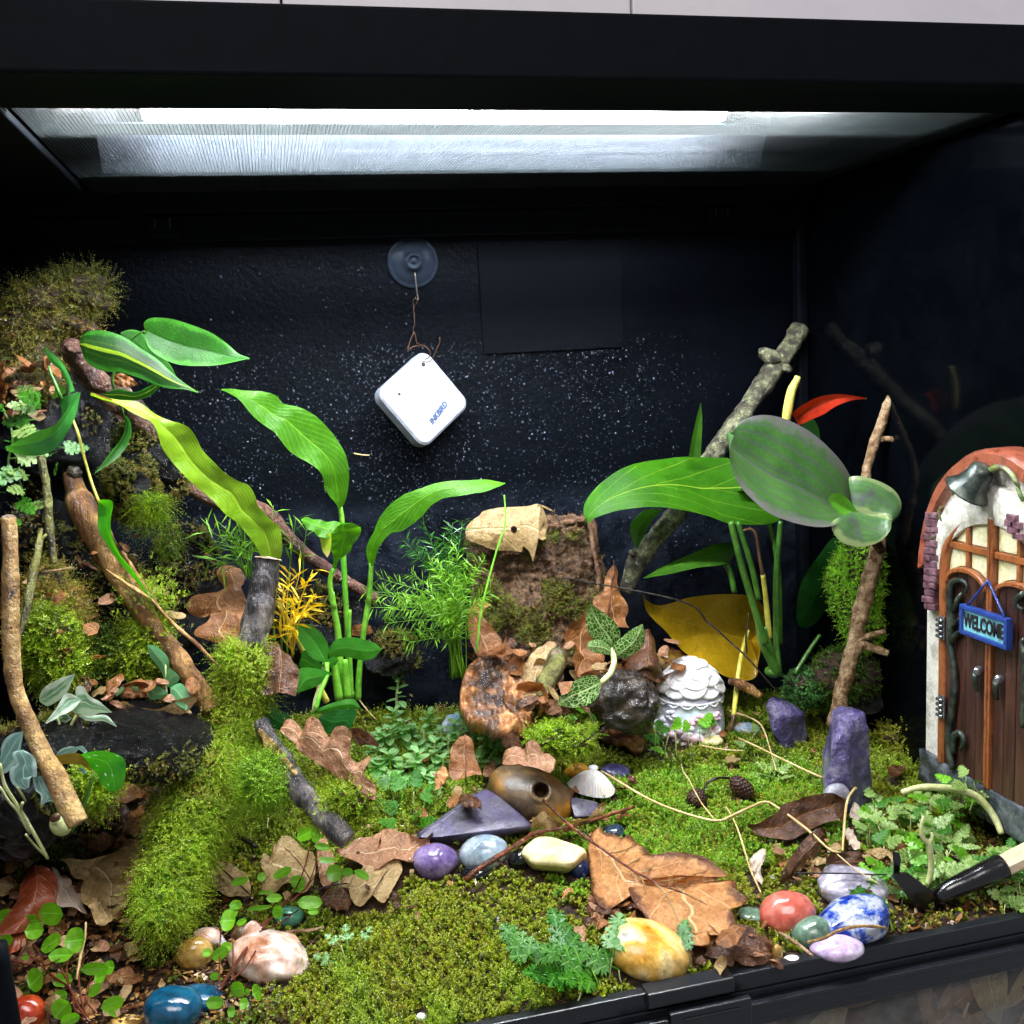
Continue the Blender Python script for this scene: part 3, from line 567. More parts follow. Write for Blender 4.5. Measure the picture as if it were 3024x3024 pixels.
# ================================================================ sensor and suction cup on the back
def rsq(h,r,n=8):
    p=[]
    for cx,cy,a0 in ((h-r,h-r,0),(-h+r,h-r,90),(-h+r,-h+r,180),(h-r,-h+r,270)):
        for k in range(n+1): a=rad(a0+90*k/n); p.append((cx+r*math.cos(a),cy+r*math.sin(a)))
    return p
SY=30.6; sc0=onY('Q',655,1355,SY); cq=cmpx('Q',sc0)
nn_=nrm(np.array([.26,-.95,.10])+0.0)          # the face looks at the room, a little right and up
nn_=nrm(np.array([.30,-1,.24])); ex=nrm(np.cross(-nn_,np.array([0,0,1.]))); ex=nrm(ex-nn_*(ex@nn_)); ez=np.cross(nn_,ex); ez=ez if ez[2]>0 else -ez
ca,sa=math.cos(rad(35)),math.sin(rad(35)); e1=ex*ca+ez*sa; e2=-ex*sa+ez*ca
hs=2.72
S=Thing('hanging_sensor','small white rounded square sensor tag hanging by wire at the back','sensor',noocc=True)
th=1.15
hp_=[(hs*.70*math.cos(a),0) for a in (0,)]
hc=onY('Q',672,1092,SY); hx,hy=(hc-sc0)@e1,(hc-sc0)@e2
body=prism(rsq(hs,.85),sc0-nn_*th,e1,e2,nn_,th,.16); bi=S.part('body',body,m_white,False,sharp=30)
S.part('back_cover',prism(rsq(hs-.06,.85),sc0-nn_*(th+.12),e1,e2,nn_,.1),m_white,False,sub=bi)
def disc(c,r,n=20,off=.012,nv=nn_,u=e1,v=e2,th=.02):
    return prism([(r*math.cos(6.283*i/n),r*math.sin(6.283*i/n)) for i in range(n)],np.asarray(c)+nv*off,u,v,nv,th)
S.part('hanging_hole',disc(sc0+e1*(hx)+e2*hy,.33),M('hole_rim','#9a9cae','#b8bac8',rough=.5,bump=0),False,sub=bi); S.part('hanging_hole',disc(sc0+e1*(hx)*1.0+e2*hy+ez*.1,.17,off=.03),m_hole,False,sub=bi)
lh=onY('Q',441,1336,SY); S.part('sensor_hole',disc(sc0+e1*((lh-sc0)@e1)+e2*((lh-sc0)@e2),.12),m_hole,False,sub=bi)
# lettering
def text(txt,size,ext,width=None,shear=0.2,offs=0.0):
    cu=bpy.data.curves.new('lettering','FONT'); cu.body=txt; cu.size=size; cu.extrude=ext; cu.shear=shear; cu.align_x='CENTER'; cu.align_y='CENTER'; cu.offset=offs; cu.resolution_u=3
    o=bpy.data.objects.new('lettering',cu); COL.objects.link(o); dg=bpy.context.evaluated_depsgraph_get(); me=bpy.data.meshes.new_from_object(o.evaluated_get(dg))
    V=np.array([v.co[:] for v in me.vertices]); F=[tuple(p.vertices) for p in me.polygons]; bpy.data.objects.remove(o); bpy.data.meshes.remove(me); bpy.data.curves.remove(cu)
    if width: V[:,0]*=width/(V[:,0].max()-V[:,0].min())
    return V,F
t0=onY('Q',690,1548,SY); t1=onY('Q',828,1390,SY); ta=np.array([(t0-sc0)@e1,(t0-sc0)@e2]); tb=np.array([(t1-sc0)@e1,(t1-sc0)@e2]); d=tb-ta; L=np.linalg.norm(d); d/=L; pd=np.array([-d[1],d[0]]); mdp=(ta+tb)/2
V,F=text('INKBIRD',.60,.015,L+.15,.25,.014); V=np.array([sc0+e1*(mdp[0]+d[0]*x+pd[0]*y)+e2*(mdp[1]+d[1]*x+pd[1]*y)+nn_*(.03+z) for x,y,z in V]); S.part('lettering',(V,F),m_ink,False,sub=bi,label='blue printed maker lettering in slanted capitals')
def qw(s,Y=SY-.15,r=.035,seg=6): P=line('Q',s,Y); return tube(P,[r],seg,None,0)
S.part('hanging_wire',join(qw('575,850 560,880 540,930 525,1000',SY-.5),qw('572,850 585,880 590,920 605,945 650,955 690,990 695,1030 670,1060 655,1058',[SY-.5,SY-.4,SY-.1]),qw('640,1075 690,1080 720,1040 745,980 768,935 768,890',[SY,SY-.4]),qw('525,1000 550,970 600,955 640,962',SY-.3)),m_copper)
S.part('hanging_wire',join(qw('596,590 570,600 568,640 575,720 578,790 566,830 572,860',[32.0,SY-.4],.022),qw('600,560 608,590 600,620 580,650 572,690',[32.1,31.9],.022)),m_copper)
S.done()
U=Thing('suction_cup','clear suction cup with a metal hook stuck high on the back panel','suction cup',noocc=True)
c0=onY('Q',565,320,32.9); r=155*cmpx('Q',c0); E1=np.array([1,0,0.]);E3=np.array([0,0,1.]);NM=np.array([0,-1.,0])
def lathe(prof,o,u,v,ax,n=28):
    V=[];m=len(prof)
    for i in range(n):
        a=6.2832*i/n
        for rr,h in prof: V.append(o+u*rr*math.cos(a)+v*rr*math.sin(a)+ax*h)
    F=[(i*m+j,((i+1)%n)*m+j,((i+1)%n)*m+j+1,i*m+j+1) for i in range(n) for j in range(m-1)]
    return np.array(V),F
U.part('cup',lathe([(r*1.08,.02),(r,.1),(r*.7,.3),(r*.42,.42),(r*.4,.62),(r*.28,.66),(r*.26,.5),(r*.1,.48),(r*.09,.6),(.001,.62)],c0,E1,E3,NM),m_suction)
U.part('rim_shadow_ring',lathe([(r*1.25,.01),(r*1.22,.06),(r*1.08,.05)],c0,E1,E3,NM),m_suction)
U.part('hook',join(tube(line('Q','578,395 585,450 592,520 598,570',[32.2,32.0]),[.06],8,8),tube(line('Q','598,570 606,590 600,608 588,600 584,585',31.95),[.045],6,10)),m_metal)
U.done()
# ================================================================ water beads on the back
N=13000; x=rng.uniform(6,58,N*3); z=rng.uniform(8,43,N*3); d=.5+.5*n3(np.stack([x,z*0,z],-1),.22,61)
lit=np.clip(1.15-np.abs(x-26)/26,0,1)*np.where(z>34.2,.30*np.exp(-((x-19)/6)**2)*(z<41),1)*(.25+.75*ss(6,20,z)); k=rng.random(N*3)<lit*np.clip(d,.1,1)*1.1; x,z=x[k][:N],z[k][:N]; n=len(x)
rr=rng.lognormal(-3.35,.42,n).clip(.018,.11); Vi,Fi=ico(1); Fi=np.array(Fi); Vh=Vi.copy()
V=(Vh[None]*np.stack([rr,rr*.55,rr*rng.uniform(.8,1.5,n)],-1)[:,None]+np.stack([x,np.full(n,32.97),z],-1)[:,None]); F=(Fi[None]+np.arange(n)[:,None,None]*len(Vh)).reshape(-1,3)
one('water_droplets','tiny water droplets beaded over the wet black back panel','water droplets',(V.reshape(-1,3),F),m_water,kind='stuff',noocc=True)
one('fallen_needle','tiny pale needle stuck flat to the wet back panel below the sensor','needle',tube(line('B','1075,818 1130,828 1185,832',32.9),[.05],6,5),m_straw,noocc=True)
# ================================================================ left bank: wet rocks
def rough(g,seed):
    V=np.asarray(g[0]); c_=V.mean(0); N=nrm(V-c_); r_=1-np.abs(n3(V,1.5,seed+200,3))*2; return V+N*(.28*r_+.10*n3(V,5.5,seed+300,2))[:,None],g[1]
def rock(lbl,c,x,y,rx,ry,rot,Y,seed,mat=None,rd=.9,amp=.2,f=1.3,cat='rock',name='wet_rock',k=5):
    return one(name,lbl,cat,stone(c,x,y,rx,ry,rot,rd,amp,f,seed,Y,k,.8,0,5) if mat else rough(stone(c,x,y,rx,ry,rot,rd,amp,f,seed,Y,k,.8,0,5),seed),mat or m_wetrock)
rock('glossy black rock lying behind the ivy under the dead leaf','E',1000,1780,470,190,14,13.5,1,amp=.16)
rock('big dark wet boulder at the back between the two left branches','E',720,760,300,330,0,26,2,rd=.6)
rock('wet black boulder standing behind the thin green twigs','E',330,430,330,330,0,24,3,rd=.7)
rock('tall black rock rising behind the golden branch top','A',1080,1500,180,300,-30,25,4,rd=.7,amp=.25)
rock('dark wet knobbly rock beside the hanging moss tuft','A',950,1700,150,190,-20,23.5,5,rd=.8,amp=.25)
rock('black rock under the brown moss mound at upper left','A',330,1150,420,560,0,29,6,rd=.5)
rock('low black rock under the dark green moss patch','E',820,1250,330,260,0,19,7,rd=.7)
rock('black shaded rock in the left corner beside the pale stick','F',120,600,260,420,0,10,8,rd=.8)
rock('dark wet rock filling the gap behind the ivy stems','E',330,1900,330,260,0,11.5,9,rd=.8)
rock('shaded black rock behind the standing dead oak leaf','E',1350,700,230,420,0,30,10,rd=.5)
rock('dark blue black rock at the foot of the back panel near the fern','G',560,330,330,230,0,31.5,11,rd=.4)
rock('dark rock low behind the curly fern stems','G',1080,560,190,120,0,31,12,rd=.6)
# ================================================================ branches
def branch(name,label,gs,group=None,cat='branch'):
    t=Thing(name,label,cat,group)
    for nm,g,m in gs: t.part(nm,g,m)
    return t.done()
A1=line('A','490,650 560,760 640,860 740,940 880,1040 1000,1180 1100,1330 1250,1530 1500,1740 B:420,1230 600,1420 800,1590 1000,1720 1230,1860',[20,31]); q=dist(A1[6])
cm=CR['A'][2]/FPX*q
branch('fallen_branch','long reddish brown branch sloping from upper left down behind the fern',[('bark',tube(A1,np.array([70,80,95,82,72,68,66,62,60,56,54,52,50])*cm,16,110,.16,1.4,1),m_barkred),('bark_flake',leaf('A','660,1000 760,1100 860,1200','720,985 830,1060 900,1180',[20.5,22],n=14,m=7,crump=.12,cf=3),m_barkred),('broken_end',stone('A',520,668,62,44,30,.9,.3,2,3,19.6,3),m_barkred)])
A2=line('A','505,1560 540,1680 590,1800 E:560,60 630,200 740,400 860,600 1000,830 1150,1040 1300,1240 1430,1430 1510,1560',[20,15.5]); cm=CR['A'][2]/FPX*dist(A2[5])
branch('split_branch','thick golden brown branch with split peeling bark leaning on the mossy log',[('wood',tube(A2,np.array([60,85,95,98,92,86,80,74,72,70,70,66])*cm,18,100,.14,1.5,2),m_barkgold),
 ('bark_strip',twig('E','870,430 990,620 1090,780 1250,960 1400,1090 1560,1250',[17.0,14.6],[18,30,34,28,26,14],8,.5,2.5,4,flat=.5),m_barkgold),
 ('bark_strip',twig('E','760,560 870,640 960,700 1060,760 1130,820',[16.2,15.4],[10,30,34,24,8],8,.4,2.5,5,flat=.4),m_barkstick),
 ('broken_end',stone('A',520,1560,60,50,20,.9,.35,2.2,7,19.8,3),m_darkrock)])
branch('pale_stick','pale peeled stick standing at the left edge and bending right',[('wood',twig('E','60,190 70,400 75,700 75,1000 85,1250 115,1430 200,1650 290,1850 350,1960 F:400,480 470,640 560,800',[9,8,5.5],[50,54,60,60,58,60,62,58,60,70,74,70],16,.13,1.6,6,n=90),m_barkstick),('cut_end',stone('E',60,195,50,28,0,1,.1,1,8,9,3),m_cutwood)])
branch('green_twig','thin greenish twig hanging down with a blunt end above the moss',[('wood',twig('A','290,1440 320,1600 340,1760 345,1932 E:345,60 350,250 372,400 382,520',[15,14.5],[26,30,32,32,30,30,26,24],12,.22,2.5,7),m_barkgreen)])
branch('leaning_twig','thin brown twig with side knots leaning against the pale stick',[('wood',twig('E','290,270 275,400 245,550 205,750 165,950 130,1060',[14,10],[14,28,30,28,22,10],12,.2,2.5,8),m_barkgreen),('side_twig',twig('E','275,400 310,330 330,310',[13.5,13.8],[14,12,10],8),m_barkgreen)])
st=line('B','462,1575 440,1720 400,1932 G:170,200 135,350 105,480 80,620',[17.5,16]); cm=CR['B'][2]/FPX*dist(st[3])
branch('cut_stump_branch','upright grey weathered branch stump with a flat cut top',[('wood',tube(st,np.array([86,90,98,104,108,112,110])*cm,20,60,.13,1.6,9),m_barkgrey),('cut_face',tube([st[0]-nrm(st[1]-st[0])*.03,st[0]-nrm(st[1]-st[0])*.10],[.80*1.9*.55,.75*1.9*.55],18,3,0),m_cutwood)])
lg=line('F','E:1720,1130 1745,1330 F:1690,60 1620,250 1520,430 1400,680 1290,980 1190,1280 1130,1520',[16.3,15.8,12,6.5]); LOG=catmull(lg)
branch('mossy_log','fallen log thickly covered in bright feathery moss down the left front',[('wood',tube(lg,[.8,.9,1.0,1.15,1.3,1.3,1.15,.8,.35],18,60,.12,.9,10),m_barkgrey)])
st=line('G','170,1050 240,1180 330,1330 400,1450 500,1600 640,1740 790,1890',[14,8.0]); cm=CR['G'][2]/FPX*dist(st[3])
branch('wet_grey_branch','wet grey branch end poking from the moss beside the spiky oak leaf',[('wood',tube(st,np.array([60,66,72,74,80,82,66])*cm,18,70,.13,1.8,11),m_barkgrey),('bark_flake',leaf('G','160,1080 220,1140 330,1260 440,1400','170,1160 240,1290 320,1350 420,1440',[13,10.5],n=16,m=7,crump=.15,cf=3,fold=.2),m_barkstick)])
Hb=line('D','1285,130 1225,240 1150,330 1060,470 970,600 880,720 790,850 660,1080 530,1240 420,1370 340,1490 285,1640',[31.2,27]); cm=CR['D'][2]/FPX*dist(Hb[5])
branch('lichen_branch','lichen covered branch leaning up to the right against the back panel',[('bark',tube(Hb,np.array([50,58,58,50,50,52,54,54,54,52,52,34])*cm,18,110,.16,1.8,12),m_barklich),('knot',stone('D',1105,290,66,40,30,.8,.3,2,13,30.0,3),m_barklich),('knot',stone('D',1205,362,34,26,20,.8,.3,2,14,29.6,3),m_barklich),('knot',stone('D',325,1415,24,20,20,.8,.3,2,15,27,3),m_barklich)])
branch('upright_twig','thin tan twig standing behind the tall amethyst with short side stubs',[('wood',twig('D','1885,388 1800,530 1735,700 1700,800 1655,985 1690,1180 1730,1350 1700,1480 M:245,1000 235,1090 190,1230 150,1400 115,1560',[21,20],[20,26,26,28,28,32,44,44,46,46,44,42,40],14,.2,2,16,n=110),m_twig),
 ('side_twig',twig('D','1725,770 1780,765 1858,778',[20.8,20.2],[20,17,16],9,.2,3,17),m_twig),('side_twig',twig('M','240,1090 300,1062 350,1050 395,1038',[20,19.2],[22,20,17,15],9,.2,3,18),m_twig),('side_twig',twig('M','250,1100 320,1130 370,1145 412,1157',[20,18.8],[28,24,22,20],9,.2,3,19),m_twig)])
# ================================================================ cork slab and what leans on it
ck=sheet(line('C','640,330 470,420 430,520 480,760 520,1000 620,1280 720,1400',[30,29,27]),line('C','1265,298 1340,345 1375,560 1415,720 1400,900 1330,1150 1250,1350',[30,29,27]),n=110,m=84,crump=.75,cf=1.3,seed=3,thick=2.0,bulge=.07)
cork=Thing('cork_bark_slab','rough upright slab of cork bark with clumps of moss below the tan leaf','bark slab'); ci=cork.part('bark',ck,m_cork)
cork.part('broken_edge',sheet(line('C','1262,296 1345,340 1385,560 1420,720 1405,850',[30.2,28.8]),line('C','1225,310 1310,350 1345,560 1385,720 1375,850',[29.3,28]),n=40,m=6,crump=.12,cf=2.5,thick=.3),m_corkedge)
cork.part('broken_edge',sheet(line('C','900,390 1010,345 1130,312 1268,296',[30.3,29.6]),line('C','900,410 1010,368 1130,335 1262,318',[29.2,28.6]),n=30,m=5,crump=.1,cf=2.5,thick=.3),m_corkedge)
CK=ck[0][:110*84:2]
cork.done()
one('oak_leaf','tan skull shaped dead leaf with a round hole draped over the cork slab','dead leaf',sheet(line('C','425,380 470,330 520,295 550,265 640,243 720,236 860,228 940,212 975,250 1003,330 1000,420 980,468',28.2),line('C','420,420 440,470 520,500 590,530 660,545 760,545 820,555 835,515 880,560 905,625 918,500 925,420 955,465 975,470',[27.8,26.9]),n=80,m=30,bulge=.16,crump=.14,cf=1.3,seed=5,hole=[(onY('C',780,395,27.4)*.0+onY('C',778,395,26.9),.46)]),m_oak2)
hm=Thing('dead_leaf_scrap','thin curled tan leaf stalk sticking out right of the tan leaf on the cork','leaf scrap'); hm.part('scrap',leaf('C','930,212 980,225 1040,255 1048,270','935,225 975,240 1010,255 1045,270',28,n=12,m=5,fold=.2),m_oak2); hm.done()
def dead(label,mat,c,s1,s2,Y,Y2=None,stalk=None,name='oak_leaf',cat='dead leaf',group=None,**k):
    k.setdefault('crump',.17); k.setdefault('n',60); k.setdefault('m',17); k.setdefault('cf',1.3); k.setdefault('wave',.05)
    t=Thing(name,label,cat,group); t.part('blade',leaf(c,s1,s2,Y,Y2,**k),mat)
    if stalk: t.part('stalk',twig(*stalk),m_twigred)
    t.done()
dead('narrow rolled brown leaf standing left of the cork slab foot',m_oak1,'C','540,880 470,930 440,1000 435,1100 460,1200 500,1290','610,930 560,960 555,1020 640,1120 680,1190 700,1270',[26,23.5],fold=-.25,seed=2)
dead('folded brown leaf flap crossing the cork slab foot',m_oak1,'C','500,1285 560,1270 640,1240 690,1200 712,1150','510,1300 580,1310 660,1300 700,1260 714,1180',23.2,fold=.1,seed=3,name='dead_leaf')
dead('upright pointed oak leaf between the cork slab and the lichen branch',m_oak1,'C','1480,640 1440,690 1415,760 1400,830 1345,880 1335,960 1390,1040 1450,1090','1480,640 1508,700 1500,780 1530,850 1560,900 1582,980 1560,1040 1582,1095',[25.5,24.5],fold=.16,seed=4,stalk=('C','1478,612 1482,680 1460,820 1440,1000',[25.4,24.3],[5,7,6,4],6))
dead('broad brown oak leaf standing behind the veined jewel orchid',m_oak1,'C','1380,930 1290,980 1250,1010 1185,1060 1125,1160 1140,1200 1205,1230 1190,1310 1200,1380 1215,1440','1400,960 1350,1100 1330,1200 1390,1290 1400,1330 1385,1385 1330,1400 1270,1420 1235,1450',[25,23],fold=-.1,seed=5)
dead('curled brown leaf tube left of the white flower house',m_oak3,'C','1700,1110 1650,1230 1580,1330 1560,1420 1590,1480 1650,1495','1735,1105 1775,1200 1790,1310 1825,1400 1830,1440 1750,1480',[24,21.5],fold=.38,pw=2,bulge=.1,seed=6,thick=.06)
dead('tan oak leaf lying right of the orange rotten wood',m_oak2,'C','940,1235 870,1310 820,1400 830,1470 880,1530 925,1555','1055,1205 1075,1260 1040,1310 1060,1360 1010,1440 970,1510 932,1558',[24.5,21.5],seed=7)
dead('small brown leaf behind the orange wood top',m_oak3,'C','705,1300 760,1270 820,1265 860,1275','720,1330 780,1370 830,1390 870,1300',24.5,fold=.1,seed=8,name='dead_leaf')
dead('torn pale brown leaf under the curled leaf',m_oak1,'C','1230,1440 1300,1405 1390,1395 1450,1400','1260,1450 1330,1440 1400,1430 1445,1420',22,seed=9,name='dead_leaf')
og=sheet(line('C','590,1285 520,1310 450,1370 400,1470 390,1560 395,1640 420,1720 540,1780 640,1800',[25,19]),line('C','610,1285 690,1300 780,1380 830,1460 870,1560 850,1640 900,1720 915,1780 860,1825',[25,19]),n=80,m=60,crump=.6,cf=1.6,seed=12,bulge=.12,thick=1.0)
one('rotten_wood_chunk','wet orange and brown chunk of rotten wood with a hollow','wood chunk',og,m_orangewood)
branch('mossy_stub','short mossy log stub with a round cut end between brown leaves',[('wood',twig('C','1085,1290 1060,1370 1000,1480 940,1600',[23,20],[70,68,72,66],16,.15,1.6,20),m_barkgreen),('cut_face',stone('C',1068,1292,50,48,0,.6,.06,1,21,22.4,3),m_cutwood)],cat='log')
one('dark_stone','rough dark stone slope between the jewel orchid and the flower house','stone',rough(stone('C',1560,1620,240,190,20,.8,.14,1.2,22,21,5,.8),4),m_darkrock)
one('bark_chip','wet reddish bark chip with torn fibres in front of the dark stone','bark chip',leaf('C','1380,1780 1450,1740 1560,1770 1660,1830 1700,1900','1380,1850 1450,1870 1540,1900 1620,1940 1690,1960',('g',[1.2,.9]),n=24,m=12,crump=.3,cf=2,thick=.5),m_orangewood)
one('dark_wood_sliver','dark wet wood sliver lying behind the raw amethyst lump','wood',twig('K','850,385 920,410 1010,450 1080,500',[23,22],[26,38,38,20],12,.25,2,23),m_barkgold)
one('tan_pebble','smooth tan pebble behind the roof of the flower house','pebble',stone('K',430,235,110,80,0,.8,.05,1,24,29,3),m_ochre)
one('grass_blade','thin green grass blade bent in front of the cork slab','grass blade',twig('C','698,150 705,250 700,380 640,560 580,780 530,1000 500,1270',[23,22],[5,7,8,8,8,9,9],6,0),m_stem)
# ================================================================ the leafy plants
L=Thing('broadleaf_plant','tall plant with glossy arching green leaves on slim stems left of centre','plant')
b1=L.part('leaf',leaf('B','130,362 300,366 430,378 520,410 570,462 690,488 790,545 870,620 950,705 1010,820 1038,950 1040,1050 1015,1150 985,1210','130,362 245,425 310,510 370,570 500,660 550,730 620,805 750,885 830,950 862,1010 870,1070 905,1130 938,1168 965,1210',[18,21],[17,20.5],n=70,m=21,fold=-.07,wave=.035,wn=4,seed=1,crump=.05),m_lily)
L.part('stem',twig('B','975,1190 990,1300 1000,1560 1010,1750 1020,1932 G:790,430 800,870',21,[17,20,20,20,21,22,26],12,0),m_stem)
L.part('leaf',leaf('C','706,68 650,52 570,38 450,45 300,52 200,65 120,95 50,120 B:1440,1110 1350,1170 1290,1230 1245,1300 1215,1380 1175,1460 1165,1530 1182,1620','706,68 640,95 560,130 480,142 380,155 280,165 220,195 170,235 120,295 60,345 B:1420,1370 1340,1388 1290,1440 1250,1500 1228,1560 1215,1620',[17,20.5],[16,20],n=70,m=21,fold=.06,wave=.03,seed=2,crump=.04),m_lily)
L.part('stem',twig('B','1200,1600 1190,1750 1180,1880 G:935,200 900,430 870,700 862,880',[20.3,21],[15,20,20,20,20,22,24],12,0),m_stem)
L.part('leaf',leaf('B','693,1288 730,1276 790,1284 860,1302 920,1303 1000,1312','700,1300 735,1345 790,1385 850,1420 890,1425 915,1390',[18,19],[17.4,18],n=30,m=13,fold=.08,wave=.06,seed=3),m_lily)
L.part('leaf_tip',leaf('B','912,1385 914,1450 905,1520 887,1560','822,1400 838,1450 850,1510 883,1560',18,n=20,m=9,fold=.1),m_lilytip)
L.part('leaf',leaf('B','985,1308 930,1345 903,1400 905,1480 925,1550 925,1610 918,1665','990,1312 1075,1322 1110,1332 1124,1345 1120,1400 1065,1470 1050,1520 990,1556 962,1600 940,1665',[19,20],[18.6,20],n=44,m=17,fold=.12,wave=.06,wn=4,seed=4),m_lily)
L.part('stem',twig('B','932,1640 905,1720 915,1840 935,1932 G:675,120 700,280 720,400 735,640 748,880',[20,20.5],[16,18,18,20,22,24,26,34,38],12,0),m_stem)
L.part('stem',twig('G','805,245 800,400 806,600 815,870',20.6,[12,15,17,20],10,0),m_stem,label='cut off stem')
L.part('stem',twig('G','690,600 705,720 730,880',19.8,[22,27,32],12,0),m_stem); L.part('stem',twig('G','770,600 780,740 790,870',19.9,[18,24,28],12,0),m_stem)
L.part('stem',twig('G','285,180 330,270 390,370 450,480 540,700 640,900',[18.5,19],[18,20,22,22,22,24],12,0),m_stemy,label='yellowish leaning stem')
L.part('stem',twig('G','620,620 600,760 560,880 545,980',[18,17.5],[12,14,15,16],10,0),m_stemp)
L.done()
yl=Thing('yellow_green_leaf_plant','long wavy yellow green leaf arching from upper left to the cut stump','plant')
yl.part('leaf',leaf('A','650,992 800,1035 980,1060 1100,1120 1200,1180 1330,1230 1400,1310 1450,1400 1520,1480 1600,1560 1700,1620 1775,1650 1815,1720 1840,1800 B:500,1310 545,1345 562,1500 545,1600','650,995 800,1060 920,1110 1060,1180 1110,1260 1150,1370 1220,1470 1300,1570 1400,1660 1500,1740 1600,1850 B:240,1310 290,1370 350,1440 395,1520 430,1600',[15,18.4],[14,18.2],n=90,m=25,fold=-.12,wave=.06,wn=5,seed=6,crump=.08,cf=.9),m_lilyy)
yl.part('leaf_tip',leaf('A','645,985 700,1000 800,1037','648,995 700,1015 800,1062',14.9,n=8,m=5),m_oak1); yl.done()
O=Thing('oval_leaf_plant','low plant with small oval green leaves at the foot of the tall plant','plant')
for s1,s2,Y,f,mt_ in (('410,345 500,345 590,400 640,470 655,540 640,622','410,345 430,430 480,520 540,590 636,626',(18,17.6),-.08,m_oval),('655,525 700,460 800,438 900,455 980,480 1032,525','660,600 720,580 800,580 880,603 970,592 1032,527',(17.6,17),.06,m_oval),
 ('445,610 470,540 500,535 560,590 605,640 612,700','445,612 448,650 500,680 560,690 606,706',(18.4,18),.05,m_oval),('415,838 430,740 450,662 560,662 670,690 678,702','415,838 500,815 590,775 640,735 676,706',(16.5,17.2),.08,m_oval),
 ('505,990 620,930 740,890 830,880 860,910 883,948','510,994 600,978 700,958 800,947 883,950',(16.4,16),.1,m_oval),('580,1010 650,970 750,955 845,955 840,1020 815,1080','580,1010 605,1080 640,1125 690,1110 750,1095 812,1084',(15.6,15.2),.05,m_ovald),
 ('145,920 230,930 330,970 400,1030 350,1100','147,924 185,1010 230,1070 310,1105 348,1102',(15.5,15),.05,m_ovald),('600,640 640,600 690,580 720,600','605,650 650,660 700,640 722,604',(17.6,17.4),.05,m_oval)):
    O.part('leaf',leaf('G',s1,s2,list(Y),n=26,m=11,fold=f,wave=.02,seed=len(s1)),mt_)
O.part('stem',twig('G','640,620 640,720 600,820 560,960',[17.5,16.2],[18,16,15,18],10,0),m_stem); O.done()
# epiphyte at upper left
P_=Thing('trailing_leaf_plant','plant with thick pointed dark green leaves growing out of the upper left branch','plant',noocc=True)
P_.part('leaf',leaf('A','1033,535 1028,490 1080,455 1200,460 1350,500 1500,560 1620,640 1700,710 1778,742','1033,550 1030,600 1080,690 1200,765 1330,797 1500,797 1650,775 1778,747',[19,16.5],[18.6,16],n=50,m=17,fold=-.12,wave=.015,seed=1),m_epi)
P_.part('leaf',leaf('A','590,640 578,590 640,550 760,550 880,590 1000,670 1120,750 1220,840 1300,910 1412,987','588,650 590,720 640,790 740,835 860,845 980,880 1080,920 1200,958 1330,968 1412,990',[18.5,16],[18,15.6],n=50,m=17,fold=.13,wave=.015,seed=2),m_epi2)
P_.part('leaf',leaf('A','860,560 930,540 1010,560 1100,660 1170,740 1220,800 1255,868','860,565 870,640 950,740 1050,790 1130,820 1200,840 1252,870',21,n=30,m=11,fold=.06,seed=3),m_epi)
P_.part('leaf',leaf('A','718,1000 850,962 960,985 1060,945 1145,900','720,1008 850,1045 980,1042 1080,1005 1142,945',[20,18.4],n=30,m=11,fold=.12,seed=4),m_epi2)
P_.part('leaf',leaf('A','880,1140 928,1190 938,1270 905,1370 820,1470 670,1570','880,1145 893,1230 868,1310 800,1400 735,1490 668,1570',[20.5,18],n=34,m=9,fold=.12,seed=5),m_epi)
P_.part('stem',twig('A','1030,548 980,575 930,620 880,700 820,830 800,900 815,960 850,1010 880,1140',[19,20.5],[6,7,7,8,9,10,9,8,7],7,0),m_stemd)
P_.part('leaf',leaf('A','312,650 350,690 400,730 460,800 500,880 532,975','315,670 340,740 380,790 430,830 480,930 485,1010',[19,16],n=30,m=9,fold=.15,seed=6),m_spoon)
P_.part('leaf',leaf('A','42,1385 150,1320 260,1268 380,1225 450,1150 510,1060 572,982','45,1402 150,1432 300,1434 400,1385 470,1290 540,1150 574,990',[13,16],[14.2,16.3],n=40,m=15,fold=-.14,seed=7),m_spoon)
P_.part('leaf',leaf('A','425,1030 430,1080 440,1130 438,1200','560,985 545,1060 520,1130 480,1180',16.6,n=16,m=9,fold=.15,seed=8),m_spoon)
P_.part('stem',twig('A','345,800 365,860 395,930 440,1035',[17,16.5],[9,12,13,14],8,.1),m_stemd)
P_.part('stem',twig('A','505,1150 560,1290 600,1450 650,1620 705,1770',[16.2,14.8],[9,10,10,10,12],8,.05),m_stemy)
P_.part('leaf',leaf('E','695,65 760,62 806,85 790,220 800,330 850,440 930,540 1000,640 1082,772','700,80 698,180 708,290 758,380 840,490 925,595 1010,685 1080,777',[15,14.5],[15.3,14.8],n=44,m=11,fold=-.12,wave=.02,seed=9),m_blade)
P_.done()
